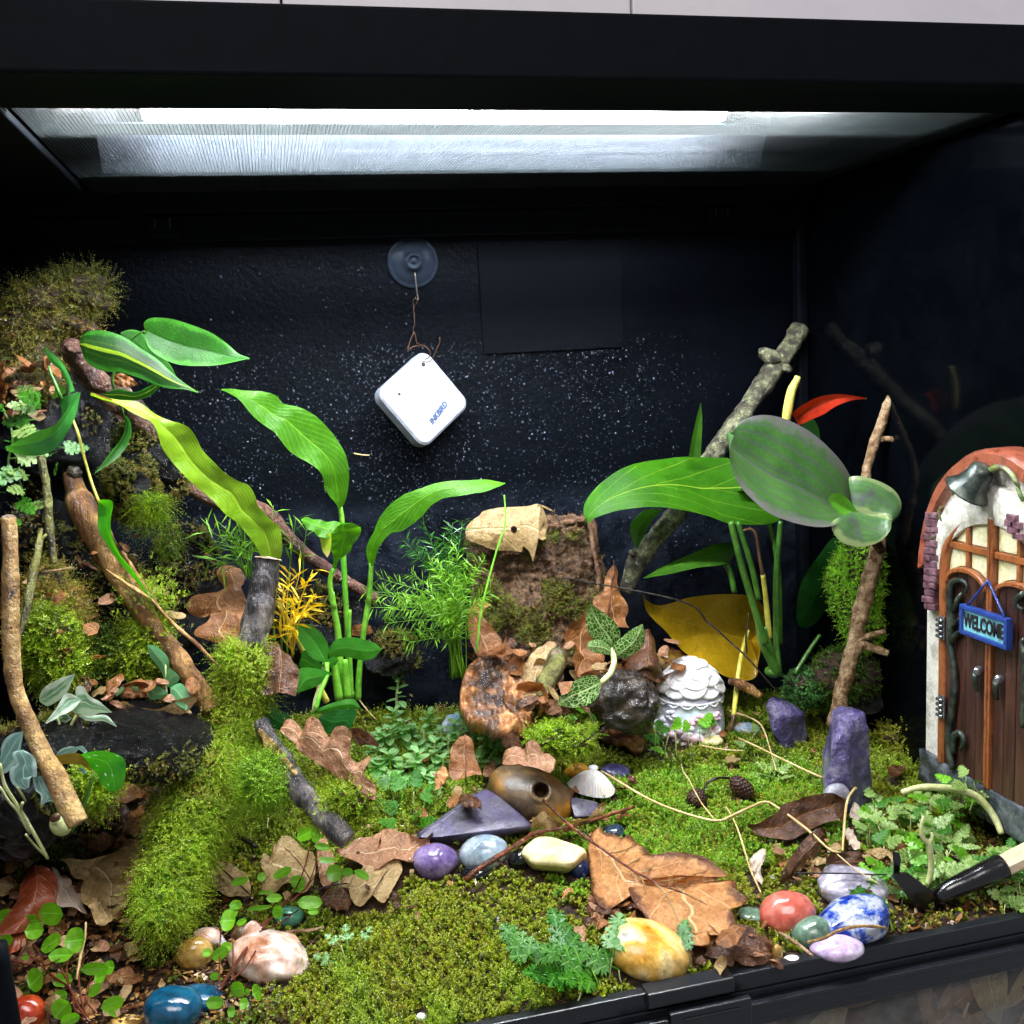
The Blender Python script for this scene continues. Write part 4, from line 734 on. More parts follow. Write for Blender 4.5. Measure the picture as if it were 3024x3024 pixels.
# anthurium
An=Thing('anthurium','anthurium with a broad glossy green leaf and a small red flower at right','plant')
An.part('leaf',leaf('D','70,1250 45,1190 62,1110 140,1020 260,940 400,890 560,872 700,870 820,872 880,880 925,930 935,990 925,1030 890,1060','70,1252 120,1212 250,1172 420,1158 600,1166 750,1200 870,1250 1000,1257 1120,1245 1190,1208 1196,1185 1140,1120 1050,1062 945,1050',[23,27.5,26.5],[22.6,23.6,24],n=80,m=25,fold=.0,bulge=.05,wave=.012,seed=1,crump=.05,cf=.5),m_anth)
for s,Y,r_,m_ in (('885,1240 950,1500 1010,1700 1080,1932',[21.5,22.5],[17,19,20,22],m_stemd),('925,1240 1000,1480 1045,1680',[23,23.5],[15,17,17],m_stemd),('1170,1235 1148,1500 1145,1700 1150,1932',[23,24],[14,18,20,22],m_stemd),('1105,1250 1140,1400 1160,1600 1162,1932',[24.5,25],[14,16,18,20],m_stemd),
  ('955,1290 1000,1280 1030,1320 1050,1450 1072,1560',[23,22.8],[8,8,9,10,12],m_stembr),('1068,1540 1085,1680 1105,1900',[22.8,23.2],[13,15,18],m_stemy),('862,1480 885,1540 905,1640',[26,26],[18,17,16],m_stemd),('1120,300 1160,200 1230,670',[0],[1],None)):
    if m_: An.part('stem',twig('D',s,Y,r_,12,.02),m_)
An.part('stem',twig('K','1060,0 1095,140 1160,260 1190,330',[22.5,23],[20,24,30,38],12,.03),m_stemd); An.part('stem',twig('K','1115,0 1140,130 1180,300',[23.2,23.2],[18,22,28],12,.03),m_stemd); An.part('stem',twig('K','1185,0 1190,140 1200,310',[24,23.3],[20,22,28],12,.03),m_stemd)
An.part('stem',twig('K','1500,60 1430,160 1380,240 1320,340',[24,23.4],[12,14,15,17],10,.03),m_stemd)
An.part('crown',stone('K',1170,320,60,46,0,.9,.15,1.5,3,23.2,3),m_stemd)
sp=An.part('spathe',leaf('D','1228,622 1290,575 1380,528 1480,510 1570,516 1662,534','1272,690 1340,657 1420,622 1480,582 1570,547 1660,537',[23,20],[23.4,20.2],n=34,m=13,fold=-.16,seed=3),m_spathe)
An.part('spadix',twig('D','1200,665 1212,590 1232,490 1256,440 1268,410',[23,22.4],[24,28,27,25,17],14,.03),m_spadix)
An.part('leaf',leaf('D','1285,690 1320,660 1355,650 1385,700 1395,755','1285,692 1290,760 1330,800 1370,800 1393,762',25,n=16,m=9),m_anthd)
An.part('leaf',leaf('D','645,872 660,780 688,650 712,560','712,874 720,760 722,650 715,562',[25.5,25],n=26,m=9,fold=-.12),m_anthm)
An.part('leaf',leaf('D','345,1395 310,1300 318,1240 345,1210 400,1170 492,1165','347,1397 385,1330 430,1240 470,1195 494,1170',[26,27.5],n=24,m=9,fold=.08),m_anthm)
An.part('leaf',leaf('D','385,1560 500,1490 640,1430 780,1370 900,1355 915,1400','387,1562 540,1535 700,1500 850,1482 890,1450 914,1404',[25,28],[24,26.5],n=30,m=11,fold=.05),m_anthm)
An.part('leaf',leaf('D','1260,1790 1265,1680 1300,1560 1380,1440 1480,1325 1560,1420','1270,1830 1330,1842 1400,1780 1460,1680 1530,1560 1562,1425',[25.5,27],n=34,m=13,fold=.06),m_anthd)
An.part('leaf',leaf('D','385,1652 405,1685 450,1708 500,1712 570,1695 650,1670 850,1650 1000,1665 1070,1715 1080,1790 K:1030,60 1005,105','386,1655 410,1750 K:400,40 520,170 640,250 800,345 950,388 1040,365 1057,285 1045,200 1005,112',[28,29],[27.6,27,27.5],n=64,m=21,bulge=-.08,wave=.02,seed=5,crump=.08,cf=.6),m_anthy,label='large drooping yellow leaf')
An.part('leaf_stalk',twig('K','990,30 965,110 930,260 905,460 890,600 885,640',[27,24,20.6],[13,15,17,19,17,14],10,.02),m_stemy); An.part('leaf_stalk',twig('K','887,630 880,680 860,745',[20.6,20.4],[17,12,22],10,.1),m_stembr)
An.done()
one('dark_twig','long thin dark stem crossing in front of the yellow leaf','twig',twig('K','-330,-350 D:600,1690 750,1810 K:740,0 860,110 960,200 1060,310 1200,470',[22.6,22.0,20],[5,6,7,7,7,7,6,4],6,.1),m_twigblk)
one('dark_twig','very short black upright stem in front of the yellow leaf stalk','twig',twig('K','993,-100 985,0 972,80 980,190',[21.6,21.4],[5,6,7,6],6,.1),m_twigblk)
# orchid
Or=Thing('orchid','orchid with one huge grey green leaf and two short round leaves at right','plant',noocc=True)
Or.part('leaf',leaf('D','903,735 925,685 980,645 1080,628 1190,650 1330,720 1450,820 1540,930 1595,1050 1612,1190','903,745 885,800 880,880 910,980 980,1080 1100,1185 1230,1240 1360,1266 1460,1262 1545,1225 1600,1198',[18.5,21,21.5],[16,15.2,18],n=70,m=27,fold=-.13,seed=1,pw=.8,crump=.05,cf=.4),m_orch)
Or.part('leaf',leaf('D','1560,985 1580,978 1640,980 1740,1010 1820,1060 1858,1130 1845,1200 1806,1243','1590,1160 1610,1180 1650,1190 1700,1200 1740,1203 1775,1200 1795,1215 1804,1243',[19,17],[18.3,16.6],n=40,m=17,bulge=.12,fold=-.08,seed=2),m_orch2)
Or.part('leaf',leaf('D','1606,1193 1660,1188 1730,1192 1775,1202 1800,1225','1600,1200 1500,1215 1462,1245 1470,1300 1520,1355 1600,1380 1680,1374 1750,1340 1795,1285 1802,1235',[18.4,16.6],[17.6,16],n=44,m=19,bulge=.10,seed=3),m_orch2)
Or.part('leaf',leaf('D','1445,1105 1465,1080 1500,1076 1545,1100 1590,1150 1606,1190','1447,1115 1462,1150 1510,1195 1560,1212 1604,1194',[17.4,18],[17.0,18],n=26,m=11,fold=-.22,seed=4),m_orchn)
Or.part('stem',twig('D','1600,1190 1640,1260 1700,1340 1740,1400',[18.8,20],[26,30,30,26],10,.1),m_stembr)
Or.done()
# jewel orchid
J=Thing('jewel_orchid','small orchid with dark leaves netted by bright pale veins','plant')
for s1,s2,Y,f in (('1312,920 1282,1000 1288,1100 1330,1170 1410,1225 1462,1240','1312,920 1380,970 1450,1020 1510,1090 1528,1150 1510,1200 1467,1240',(20,21),-.05),('1480,1295 1478,1220 1540,1160 1600,1110 1684,1068','1485,1305 1560,1312 1640,1272 1700,1190 1688,1072',(20.5,19.5),.1),('1290,1228 1300,1195 1380,1180 1455,1235','1292,1236 1330,1270 1400,1282 1460,1292',(19.6,20.4),.1),('1078,1642 1100,1570 1160,1500 1250,1450 1340,1437 1397,1478','1080,1648 1180,1667 1280,1652 1360,1592 1398,1485',(18,19),-.04)):
    J.part('leaf',leaf('C',s1,s2,list(Y),n=36,m=17,fold=f,seed=3,crump=.04),m_jewel)
J.part('stem',twig('C','1462,1245 1482,1330 1455,1420 1385,1490',[20.6,19],[20,22,22,18],12,.05),m_stemp); J.done()
# ================================================================ ivy, begonia at lower left
I_=Thing('variegated_ivy','silvery white variegated ivy sprig standing before the glossy black rock','plant')
for s1,s2,Y,f in (('278,1475 300,1420 360,1372 440,1332 537,1303','282,1500 340,1532 420,1492 480,1430 505,1380 537,1306',(11.5,11),.06),('475,1545 540,1470 540,1400 600,1398 650,1470 720,1510 800,1577','480,1552 560,1592 650,1602 720,1582 800,1580',(11.5,10.5),.08),('575,1480 480,1440 430,1500 380,1580 320,1652','580,1490 520,1560 430,1605 330,1660',(11,10.4),-.08),('565,1600 680,1598 760,1600 832,1677','567,1610 640,1642 740,1642 830,1682',(11.2,10.6),.1),('365,1600 400,1560 470,1580 512,1620','370,1650 420,1665 470,1655 510,1625',(11.6,11),.05)):
    I_.part('leaf',leaf('E',s1,s2,list(Y),n=26,m=13,fold=f,seed=2,wave=.03),m_ivy)
I_.part('stem',twig('E','400,1600 440,1700 470,1740 540,1750 600,1830',[11.2,11],[10,12,16,14,10],8,.15),m_stemp); I_.part('stem',twig('E','540,1600 500,1690 480,1740',[11,11.2],[9,12,14],8,.1),m_stemp); I_.done()
I2=Thing('ivy_plant','blue green ivy leaves and pale stems in the left corner','plant')
for s1,s2,Y,f,mm in (('0,330 20,225 80,165 163,145','0,450 60,430 130,330 165,160',(7,6.6),.05,m_ivyb),('150,280 90,300 110,380 70,420 90,520 180,558','160,275 240,320 262,400 260,470 222,465 205,545',(6.2,6),.05,m_ivyb),('230,470 250,560 290,600 290,668','310,458 340,540 402,632 345,642 300,668',(6.6,6.2),.06,m_ivyb),('395,325 430,275 500,252 560,260','400,335 460,330 530,300 562,268',(8.4,8.2),.08,m_ivyb),('560,400 600,410 620,440 560,430','565,410 590,440 610,450 600,442',(8.4,8.2),.08,m_ivyb),('540,255 590,250 622,290 600,300','545,262 575,280 600,300 598,302',(8.6,8.4),.0,m_ivyb)):
    I2.part('leaf',leaf('F',s1,s2,list(Y),n=26,m=13,fold=f,seed=2,wave=.03),mm)
for s,r_ in (('0,375 30,520 90,620 165,740 240,870 340,1050',[9,12,13,14,14,12]),('0,540 60,640 130,720 190,830 215,870',[8,10,11,12,12]),('160,655 150,700 165,740',[12,11,10]),('120,540 160,600 180,640',[8,9,9]),('185,880 240,950 320,1030',[8,9,8])): I2.part('stem',twig('F',s,[6,7.5],r_,8,.1),m_stemp)
I2.done()
Bg=Thing('begonia','single begonia leaf half green with white spots and half brown','plant')
Bg.part('leaf_half',leaf('F','565,312 650,288 760,288 850,310 892,370 893,470 860,545 800,577','570,318 610,370 680,430 700,480 745,540 800,578',[7.5,7.2],[7.9,7.4],n=30,m=15,wave=.03),m_beg); Bg.part('leaf_half',leaf('F','243,360 350,330 450,308 560,302 630,365 655,420','250,376 350,388 480,378 580,385 640,425',[7,7.9],n=26,m=11,wave=.04),m_begb,label='browned half')
Bg.part('stem',twig('F','668,440 640,540 610,640 560,760 505,860',[7.8,7.5],[11,14,15,16,18],10,.03),m_stemd)
bb=Bg.part('bud',stone('F',435,810,75,85,-25,.9,.05,1,5,7.3,3),m_stemp); Bg.part('bud_scar',stone('F',395,760,42,30,-30,.7,.1,1,5,6.75,3),m_stembr,sub=bb); Bg.part('stem',twig('F','400,620 425,700 440,760',[7.4,7.4],[16,20,30],10),m_stem); Bg.done()
Sg=Thing('silver_leaf_plant','pale green plant with pointed leaves under the golden branch','plant')
for s1,s2,Y in (('1052,1095 1120,1110 1200,1190 1205,1280 1185,1390','1052,1100 1070,1180 1140,1270 1170,1340 1183,1392',(15,15.5)),('1180,1395 1180,1330 1210,1265 1280,1320','1185,1400 1220,1390 1270,1360 1282,1325',(15,14.6)),('1210,1400 1290,1370 1350,1440 1362,1500 1330,1565','1212,1405 1220,1460 1260,1520 1328,1567',(14.6,13.6)),('1060,1400 1110,1385 1160,1410 1200,1440','1058,1410 1068,1485 1140,1480 1198,1445',(14,14.8)),('940,1390 980,1365 1055,1370 1045,1400','940,1400 970,1425 1030,1420 1050,1405',(14.6,14.4)),('822,1450 860,1400 885,1395','830,1465 865,1440 888,1400',(14.6,14.6))):
    Sg.part('leaf',leaf('E',s1,s2,list(Y),n=20,m=9,fold=.08,seed=4),m_sage)
Sg.part('stem',twig('E','1180,1240 1185,1400 1190,1460',[15.2,14.8],[6,8,8],7),m_stemp); Sg.done()
# ================================================================ dead leaves
dead('standing brown oak leaf with round lobes behind the grey stump',m_oak1,'E','1660,540 1600,535 1545,580 1570,640 1600,700 1560,730 1450,735 1360,770 1328,830 1370,880 1440,885 1500,870 1480,930 1400,985 1390,1030 1480,1060 1630,1095','1670,545 1720,560 1745,620 1720,680 1740,740 1770,800 1760,860 1720,910 1740,980 1710,1060 1650,1100',[25,22],fold=.08,seed=11,n=80)
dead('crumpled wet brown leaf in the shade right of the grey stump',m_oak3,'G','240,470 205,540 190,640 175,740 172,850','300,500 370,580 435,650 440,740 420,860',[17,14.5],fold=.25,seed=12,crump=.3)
dead('spiky lobed pink brown oak leaf leaning beside the fuzzy plant',m_oak4,'G','310,1105 335,1040 380,1020 430,1050 470,1115 495,1070 520,1020 550,1008 595,1050 650,1155 680,1110 720,1075 790,1080 822,1150 800,1270 850,1335 940,1285 945,1330 915,1420 985,1490 992,1585','312,1112 380,1170 440,1235 500,1295 600,1350 670,1390 725,1450 800,1465 860,1510 910,1580 988,1594',[14,8.5],[13,8.2],fold=.08,seed=13,n=110,m=21,stalk=('G','560,1050 600,1200 760,1330 900,1480 985,1590',[13.4,8.6],[3,5,6,6,5],5))
dead('dark wrinkled leaf just behind the spiky oak leaf',m_oak3,'G','810,1090 880,1085 960,1130 1015,1210','830,1160 880,1210 940,1200 1000,1225',[13.5,12],seed=14,crump=.2,name='dead_leaf')
dead('pale tan oak leaf with rounded lobes under the lime creeper',m_oak2,'H','165,590 190,550 250,565 275,470 330,432 400,440 470,470 540,545 560,640 545,740','168,630 200,670 245,690 190,740 178,800 240,815 330,775 400,765 470,800 540,760',('g',[1.3,.9]),seed=15,n=70,stalk=('H','340,490 420,570 480,650 530,730',('g',1.4),[3,4,5,5],5))
dead('brown leaf half hidden behind the pale tan oak leaf',m_oak4,'H','560,330 600,360 650,460 690,560 700,700','560,420 570,520 575,620 600,740 640,780',('g',[1.2,.8]),seed=16,name='dead_leaf')
dead('curled wet brown oak leaf lying left of the purple tumbled stone',m_oak4,'H','695,505 780,480 860,432 940,405 1010,372 1080,370 1150,385 1212,378 1240,400 1300,428 1350,410 1402,376','700,520 760,560 850,592 940,622 1000,632 1080,605 1150,582 1230,587 1300,562 1360,480 1400,382',('g',[1.2,1.5]),('g',[.9,1.2,.8]),seed=17,n=80,fold=-.08,crump=.16)
dead('flat tan oak leaf in front of the curled wet one',m_oak2,'H','722,735 800,690 900,650 1000,620 1090,575 1145,525','740,765 800,790 812,850 890,893 960,842 1000,870 1045,885 1090,810 1150,720 1180,640 1150,540',('g',[.7,1.1]),('g',[.6,.8]),seed=18,n=60,stalk=('H','1145,525 1080,640 1000,760 960,840',('g',1.0),[4,4,4,3],5))
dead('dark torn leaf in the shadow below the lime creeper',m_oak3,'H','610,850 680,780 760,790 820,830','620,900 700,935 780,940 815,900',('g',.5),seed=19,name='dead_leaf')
dead('small oval tan leaf leaning on the moss left of the lime creeper',m_oak2,'F','1525,1060 1570,1065 1650,1095 1740,1150 1785,1225 1788,1310','1522,1065 1500,1130 1510,1210 1540,1270 1640,1310 1720,1320 1785,1314',('g',[1.2,.8]),seed=20,name='dead_leaf',stalk=('F','1540,1080 1620,1160 1700,1230 1785,1310',('g',1.3),[5,7,7,6],5))
dead('upright arrow shaped brown leaf behind the holed stone',m_oak1,'I','478,193 430,215 390,260 362,330 348,430 352,510 375,562 430,550','480,193 520,220 545,270 558,340 575,420 600,470 618,510 560,520 480,545 434,552',[13,11],seed=21,crump=.07,stalk=('I','475,200 480,300 485,420 482,540',[12.8,10.9],[3,4,5,5],5))
dead('narrow orange brown leaf beside the upright arrow shaped leaf',m_oak5,'I','290,450 245,490 230,570 235,635','320,460 345,520 310,590 255,640',[11.5,10.5],seed=22,name='dead_leaf')
dead('pinkish oak leaf with wavy lobes behind the holed stone',m_oak4,'I','785,400 795,330 830,300 900,290 960,310 962,265 1020,232 1075,262 1110,330 1160,340 1215,395 1205,470','790,435 850,440 950,442 1050,462 1110,480 1170,500 1200,475',[15,12],[13.5,11.4],seed=23,n=60)
dead('dark wet leaf behind the pinkish oak leaf',m_oak3,'I','780,250 830,190 880,185 920,240 940,290','790,290 840,310 890,320 935,300',[16,15],seed=24,name='dead_leaf')
dead('small glossy brown leaf touching the left end of the holed stone',m_oak4,'I','622,500 650,430 700,410 735,430','630,535 670,540 710,510 735,440',('g',[1.1,.9]),seed=25,name='dead_leaf')
dead('shrivelled wet leaf scrap lying on the purple slate',m_oak3,'I','430,700 470,655 520,660 560,700 605,745','440,770 500,770 550,800 600,808 618,770',('g',[2.4,2.4]),seed=26,crump=.3,cf=2.5,name='dead_leaf')
dead('brown leaf scrap tucked behind the purple slate edge',m_oak1,'I','325,750 380,690 430,660','350,790 400,770 430,740',('g',1.4),seed=27,name='dead_leaf')
dead('curved tan leaf cupping the underside of the holed stone',m_oak2,'I','1012,925 1080,832 1140,822 1230,890 1370,872 1440,880 1500,862 1560,770 1612,738','1016,955 1100,946 1180,950 1300,922 1400,907 1530,892 1600,822 1615,745',('g',[2.2,1.6]),('g',[1.3,1.0]),seed=28,n=50)
dead('small folded leaf scrap at the stalk of the big oak leaf',m_oak2,'I','1270,940 1320,920 1360,950 1420,990','1280,980 1340,965 1400,985 1450,1010',('g',1.2),seed=29,name='dead_leaf')
big=Thing('oak_leaf','largest wet orange brown oak leaf lying at front right of centre','dead leaf')
big.part('blade',leaf('J','590,438 600,385 655,352 690,390 760,398 820,425 865,395 920,455 970,480 1030,545 1150,538 1280,540 1400,562 1500,622 1592,700 1500,712 1500,730 1622,732 1640,820 1702,862 1690,922 1600,942 1622,1020 1570,1090 1480,1085 1420,1045 1437,1130 1420,1195','575,450 570,560 590,700 605,820 640,900 700,940 745,915 782,820 760,775 730,790 760,750 830,735 885,860 950,940 1010,1005 1100,1070 1160,1120 1220,1170 1330,1190 1418,1198',('g',[1.4,1.9,1.6,1.4]),('g',[.9,.9,1.0,.9]),n=130,m=31,fold=-.05,crump=.16,cf=.9,seed=30,wave=.03),m_oak5)
big.part('midrib',twig('J','250,150 330,230 430,320 590,440 700,520 850,625 960,690 1100,760 1290,830 1420,900',('g',[2.9,2.4,2.0,1.9,1.7,1.6]),[10,11,11,13,11,9,8,6,5,3],8,.1),m_twigred)
for s in ('730,525 800,520 870,490 955,470','860,610 940,570 1000,560 1080,545','1090,728 1180,720 1300,690 1420,655','970,665 1030,630 1080,615','870,640 940,700 975,760 975,830','1040,730 1130,830 1180,930 1215,1010','1290,830 1340,860 1380,870'): big.part('vein',twig('J',s,('g',[1.75,1.6]),[6,6,5,3],5,0),m_oak2)
big.done()
one('twig','reddish twig crossing in front of the cream stone and slate','twig',twig('I','485,1380 560,1310 740,1190 870,1110 1000,1020 1020,1000 1150,970 1300,950 1550,880 1700,830 1860,780',('g',[.9,2.0,1.5,1.5,1.2]),[26,24,22,18,18,16,14,14,16,14,12],10,.15,2,31),m_twigred)
one('twig','short thorn twig pointing down from the reddish twig','twig',twig('I','700,1215 750,1215 790,1260',('g',[1.6,1.3]),[14,12,6],7,.1),m_twigred)
dead('dark glossy curled leaf lying before the tall amethyst',m_oak3,'K','975,1425 1060,1405 1120,1370 1200,1320 1240,1265 1330,1240 1400,1215 1500,1195 1600,1190 1690,1245','985,1435 1080,1492 1200,1512 1290,1520 1370,1485 1450,1440 1540,1400 1640,1370 1690,1290 1700,1260',('g',[1.0,2.2,2.4]),('g',[.6,.7,1.4]),seed=32,fold=-.18,crump=.16,n=60)
dead('brown twisted leaf standing behind the salmon stone',m_oak3,'K','1220,1750 1290,1640 1370,1540 1480,1440 1545,1450','1225,1850 1330,1760 1400,1690 1490,1620 1548,1500',('g',[1.2,1.8]),('g',[.4,1.0]),seed=33,fold=.2,crump=.2,name='dead_leaf')
dead('dark leaf behind the lavender grey stone',m_oak3,'L','350,700 450,670 560,660 660,680 730,720','350,800 480,800 600,810 700,790 740,760',('g',[1.6,1.6]),('g',.6),seed=34,name='dead_leaf')
dead('frilled pale yellow rotting leaf edge near the hoe',m_oak2,'L','610,690 680,640 760,640 840,680 840,740','640,730 700,770 740,720 800,700 838,742',('g',1.5),seed=35,crump=.25,cf=2.5,name='dead_leaf')
dead('small pale curled leaf at the foot of the tall amethyst',m_whiteleaf,'L','520,380 550,310 590,320 590,370','530,410 570,430 610,440 600,400',('g',1.2),seed=36,name='dead_leaf')
dead('whitish torn leaf beside the straw corner',m_whiteleaf,'L','490,500 540,480 560,540 600,600','490,540 530,620 570,640 600,640',('g',1.1),seed=37,crump=.2,name='dead_leaf')
dead('small pinkish white leaf on the moss above the salmon stone',m_whiteleaf,'K','1005,1650 1050,1610 1105,1605 1108,1660 1075,1720 1095,1800 1085,1838','1003,1655 1002,1700 1020,1760 1045,1810 1082,1840',('g',[1.2,.8]),seed=38,name='dead_leaf')
dead('tiny tan leaf scrap on the moss under the flower house',m_oak2,'K','820,930 880,918 935,940','828,935 850,985 932,944',('g',.9),n=14,m=7,seed=39,name='dead_leaf')
dead('wet matted brown leaves heaped right of the big oak leaf tip',m_oak3,'J','1480,1150 1560,1060 1700,1050 1820,1100 1890,1200','1400,1260 1500,1290 1640,1330 1780,1330 1880,1300',('g',[.9,1.3]),('g',.4),seed=40,crump=.35,cf=2,n=50,m=25,name='dead_leaf')
dead('curled grey brown leaf on top of the matted wet leaves',m_oak1,'J','1480,1160 1520,1090 1620,1050 1700,1060','1490,1180 1600,1190 1660,1130 1700,1065',('g',1.7),seed=41,fold=.15,name='dead_leaf')
dead('wet red brown leaf curled at the far left front',m_redleaf,'F','200,1125 150,1230 130,1330 60,1440 0,1520 -80,1640','340,1115 400,1180 412,1270 400,1360 370,1430 250,1560',('g',[1.8,1.4]),('g',[2.4,1.8,.9]),seed=42,fold=.16,bulge=.1)
dead('dark rusty leaf under the round lime leaves at left',m_redleaf,'F','0,1500 60,1440 150,1420 250,1480','-60,1900 40,1800 140,1700 260,1600',('g',.9),seed=43,crump=.2,name='dead_leaf')
dead('white petal like leaf standing between brown leaves at left',m_whiteleaf,'F','372,1108 380,1250 400,1340 440,1390 540,1410 625,1448','378,1108 440,1165 500,1190 505,1240 545,1235 565,1290 620,1440',('g',[2.2,1.2]),('g',[1.8,.9]),seed=44,crump=.08)
dead('large golden tan curled oak leaf beside the mossy log',m_oak2,'F','430,1052 505,1120 520,1190 570,1225 575,1280 600,1360 650,1440 760,1520 800,1500','440,1048 600,1052 690,1045 800,1020 880,960 965,950 1000,1050 975,1150 940,1240 930,1330 880,1420 805,1495',('g',[2.2,1.4]),('g',[2.4,1.8,.9]),seed=45,fold=-.12,crump=.2,n=70,m=25,hole=[(onG('F',630,1380,1.0),.35)])
dead('shiny pale edge of a tan leaf pressed to the mossy log',m_oak4,'F','880,1180 910,1110 990,1060 1060,1050','890,1330 940,1250 1000,1150 1060,1060',('g',[1.6,1.8]),seed=46,name='dead_leaf')
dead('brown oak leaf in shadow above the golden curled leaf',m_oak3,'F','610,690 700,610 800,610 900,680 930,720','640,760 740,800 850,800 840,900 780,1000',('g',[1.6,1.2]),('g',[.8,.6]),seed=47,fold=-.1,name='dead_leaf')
dead('red brown leaf curled under the spotted begonia leaf',m_oak1,'F','780,610 880,440 980,430 1060,470 1150,460','800,640 900,650 1000,620 1060,560 1150,520',('g',[1.4,1.4]),('g',.9),seed=48,fold=.12)
dead('crumpled brown leaf between begonia and mossy log',m_oak1,'F','870,780 940,720 1010,690 1040,740','880,850 930,900 1000,860 1035,780',('g',1.1),seed=49,crump=.25,name='dead_leaf')
dead('long pale dead leaf lying on the black rock',m_oak2,'E','800,1560 830,1510 900,1500 980,1550 1060,1560 1180,1540 1300,1480 1400,1470','810,1590 900,1605 1000,1600 1080,1600 1200,1630 1300,1590 1350,1560 1405,1490',[15,13.5],seed=50,crump=.15)
dead('small brown leaf under the silver leaved plant',m_oak1,'E','850,1420 920,1395 1000,1410 1060,1450','860,1470 930,1475 1000,1475 1055,1470',[15.4,15],seed=51,name='dead_leaf')
dead('ragged brown leaf below the moss mound at upper left',m_oak3,'A','30,1080 100,920 170,910 240,960 300,1040','60,1110 130,1100 190,1090 250,1080 290,1060',[24,23],seed=52,crump=.35,cf=2,noise=None) if False else dead('ragged brown leaf below the moss mound at upper left',m_oak3,'A','30,1080 100,920 170,910 240,960 300,1040','60,1110 130,1100 190,1090 250,1080 290,1060',[24,23],seed=52,crump=.35,cf=2)
dead('brown fringe of curled leaves at the far upper left edge',m_oak1,'A','-20,770 20,800 50,900 40,1000','-20,1020 0,1060 20,1080 45,1040',[22,21],seed=53,crump=.35,cf=2,name='dead_leaf')
dead('brown leaf hanging beside the reddish branch under the epiphyte',m_oak1,'A','800,870 860,850 930,880 985,920','810,930 860,950 920,950 980,935',[21.5,21],seed=54,crump=.25,cf=2,name='dead_leaf')
dead('pinkish leaf behind the yellow stone at the front rail',m_oak4,'J','305,1230 350,1140 390,1080 460,1070 540,1050','330,1250 420,1260 480,1290 540,1200 556,1070',('g',[1.0,1.3]),seed=55,name='dead_leaf')
dead('rust coloured leaf scrap on the moss before the cream stone',m_oak5,'J','385,860 400,790 450,780 472,820','395,850 420,820 450,810 470,825',('g',1.2),seed=56,n=16,m=7,name='dead_leaf')
dead('small brown leaf at the back rim behind the tall plant',m_oak1,'G','820,360 870,345 940,355 972,395','820,425 870,430 930,425 970,400',[27,26.5],seed=57,name='dead_leaf')
dead('dark brown leaf scrap at the foot of the fairy door',m_oak3,'L','800,40 860,30 930,40 900,90','810,90 850,110 890,100 905,92',('g',.9),seed=58,n=16,m=9,name='dead_leaf')
dead('brown curled scrap leaning against the fairy door right leaf',m_oak1,'L','1690,60 1760,10 1830,-20 1900,0','1680,170 1760,180 1830,140 1900,100',('g',[1.6,2.2]),('g',.9),seed=59,crump=.3,name='dead_leaf')
# ================================================================ stones, shell, cones
def st1(label,mat,g,name='polished_stone',cat='stone',group=None): one(name,label,cat,g,mat,group)
# stone with a hole
g0=onG('I',1020,880); V,F=stone('I',1025,690,375,212,24,.75,.07,.9,3,g0[1]+.9,6); V=V.copy()
hc=onY('I',1098,648,g0[1]+.9); hd=nrm(hc-CAM); rel=V-hc; ax_=rel@hd; rp=np.linalg.norm(rel-ax_[:,None]*hd,axis=1); rh=62*cmpx('I',hc)
front=ax_<.55; dep=np.where(front,1.9*(1-ss(rh*.55,rh*1.05,rp))-.10*np.exp(-((rp-rh*1.3)/(rh*.3))**2),0); V+=hd*dep[:,None]
hg=Thing('stone_with_hole','large smooth brown stone with a natural hole, orange patch on top','stone'); hg.part('stone',(V,F),m_hag); hg.done()
P=np.array([onG('I',x,y,h) for x,y,h in ((60,1030,1.0),(380,790,1.5),(540,680,1.8),(650,628,2.0),(760,700,2.1),(1030,930,1.5),(1000,965,1.2),(560,985,1.1),(200,1030,1.0))]+[onG('I',x,y,h) for x,y,h in ((90,1085,-.2),(400,1105,-.2),(1010,1010,-.2),(900,800,-.3),(640,700,-.3))])
one('slate_slab','flat purple grey triangular slate under the holed stone','slate',subdiv(hull(P,.12,2),3,.05,.9,4),m_slate)
one('slate_slab','small grey brown flat stone right of the holed stone under the shell','slate',subdiv(hull(np.array([onG('I',x,y,h) for x,y,h in ((1340,700,1.2),(1560,740,1.2),(1560,850,.9),(1370,870,1.0),(1340,760,1.4))]+[onG('I',x,y,-.2) for x,y in ((1340,720),(1570,770),(1560,880),(1370,890))]),.1,2),2,.05,1,5),m_slate)
st1('purple tumbled amethyst in front of the slate',m_amtum,stone('I',235,1225,188,148,0,.8,.10,1.25,11))
st1('clear bluish white polished quartz right of the purple one',m_clear,stone('I',630,1155,205,135,-6,.8,.10,1.25,12))
st1('black knobbly stone between quartz and cream stone',m_blackst,stone('I',925,1210,105,78,-25,.8,.12,1.4,13))
st1('flat black pebble under the reddish twig end',m_blackst,stone('I',560,1325,115,60,0,.8,.06,1,14))
P=np.array([onG('I',x,y,h) for x,y,h in ((915,1140,1.5),(1060,1020,1.9),(1200,1020,1.9),(1480,1120,1.8),(1340,1270,1.5),(1030,1250,1.3),(1160,1130,2.1))]+[onG('I',x,y,0) for x,y in ((930,1200),(1060,1080),(1460,1180),(1480,1250),(1300,1330),(1030,1300))])
one('cream_stone','smooth cream yellow wedge shaped stone in the middle front','stone',subdiv(hull(P,.22,3),3,.04,.8,6,2),m_cream)
st1('dark navy stone under the right end of the cream stone',m_navy,stone('I',1415,1290,85,85,0,.9,.08,1,15))
st1('navy speckled round stone behind the stalk of the big oak leaf',m_bluegs if False else m_blueg,stone('I',1695,985,88,55,0,.9,.10,1.25,16))
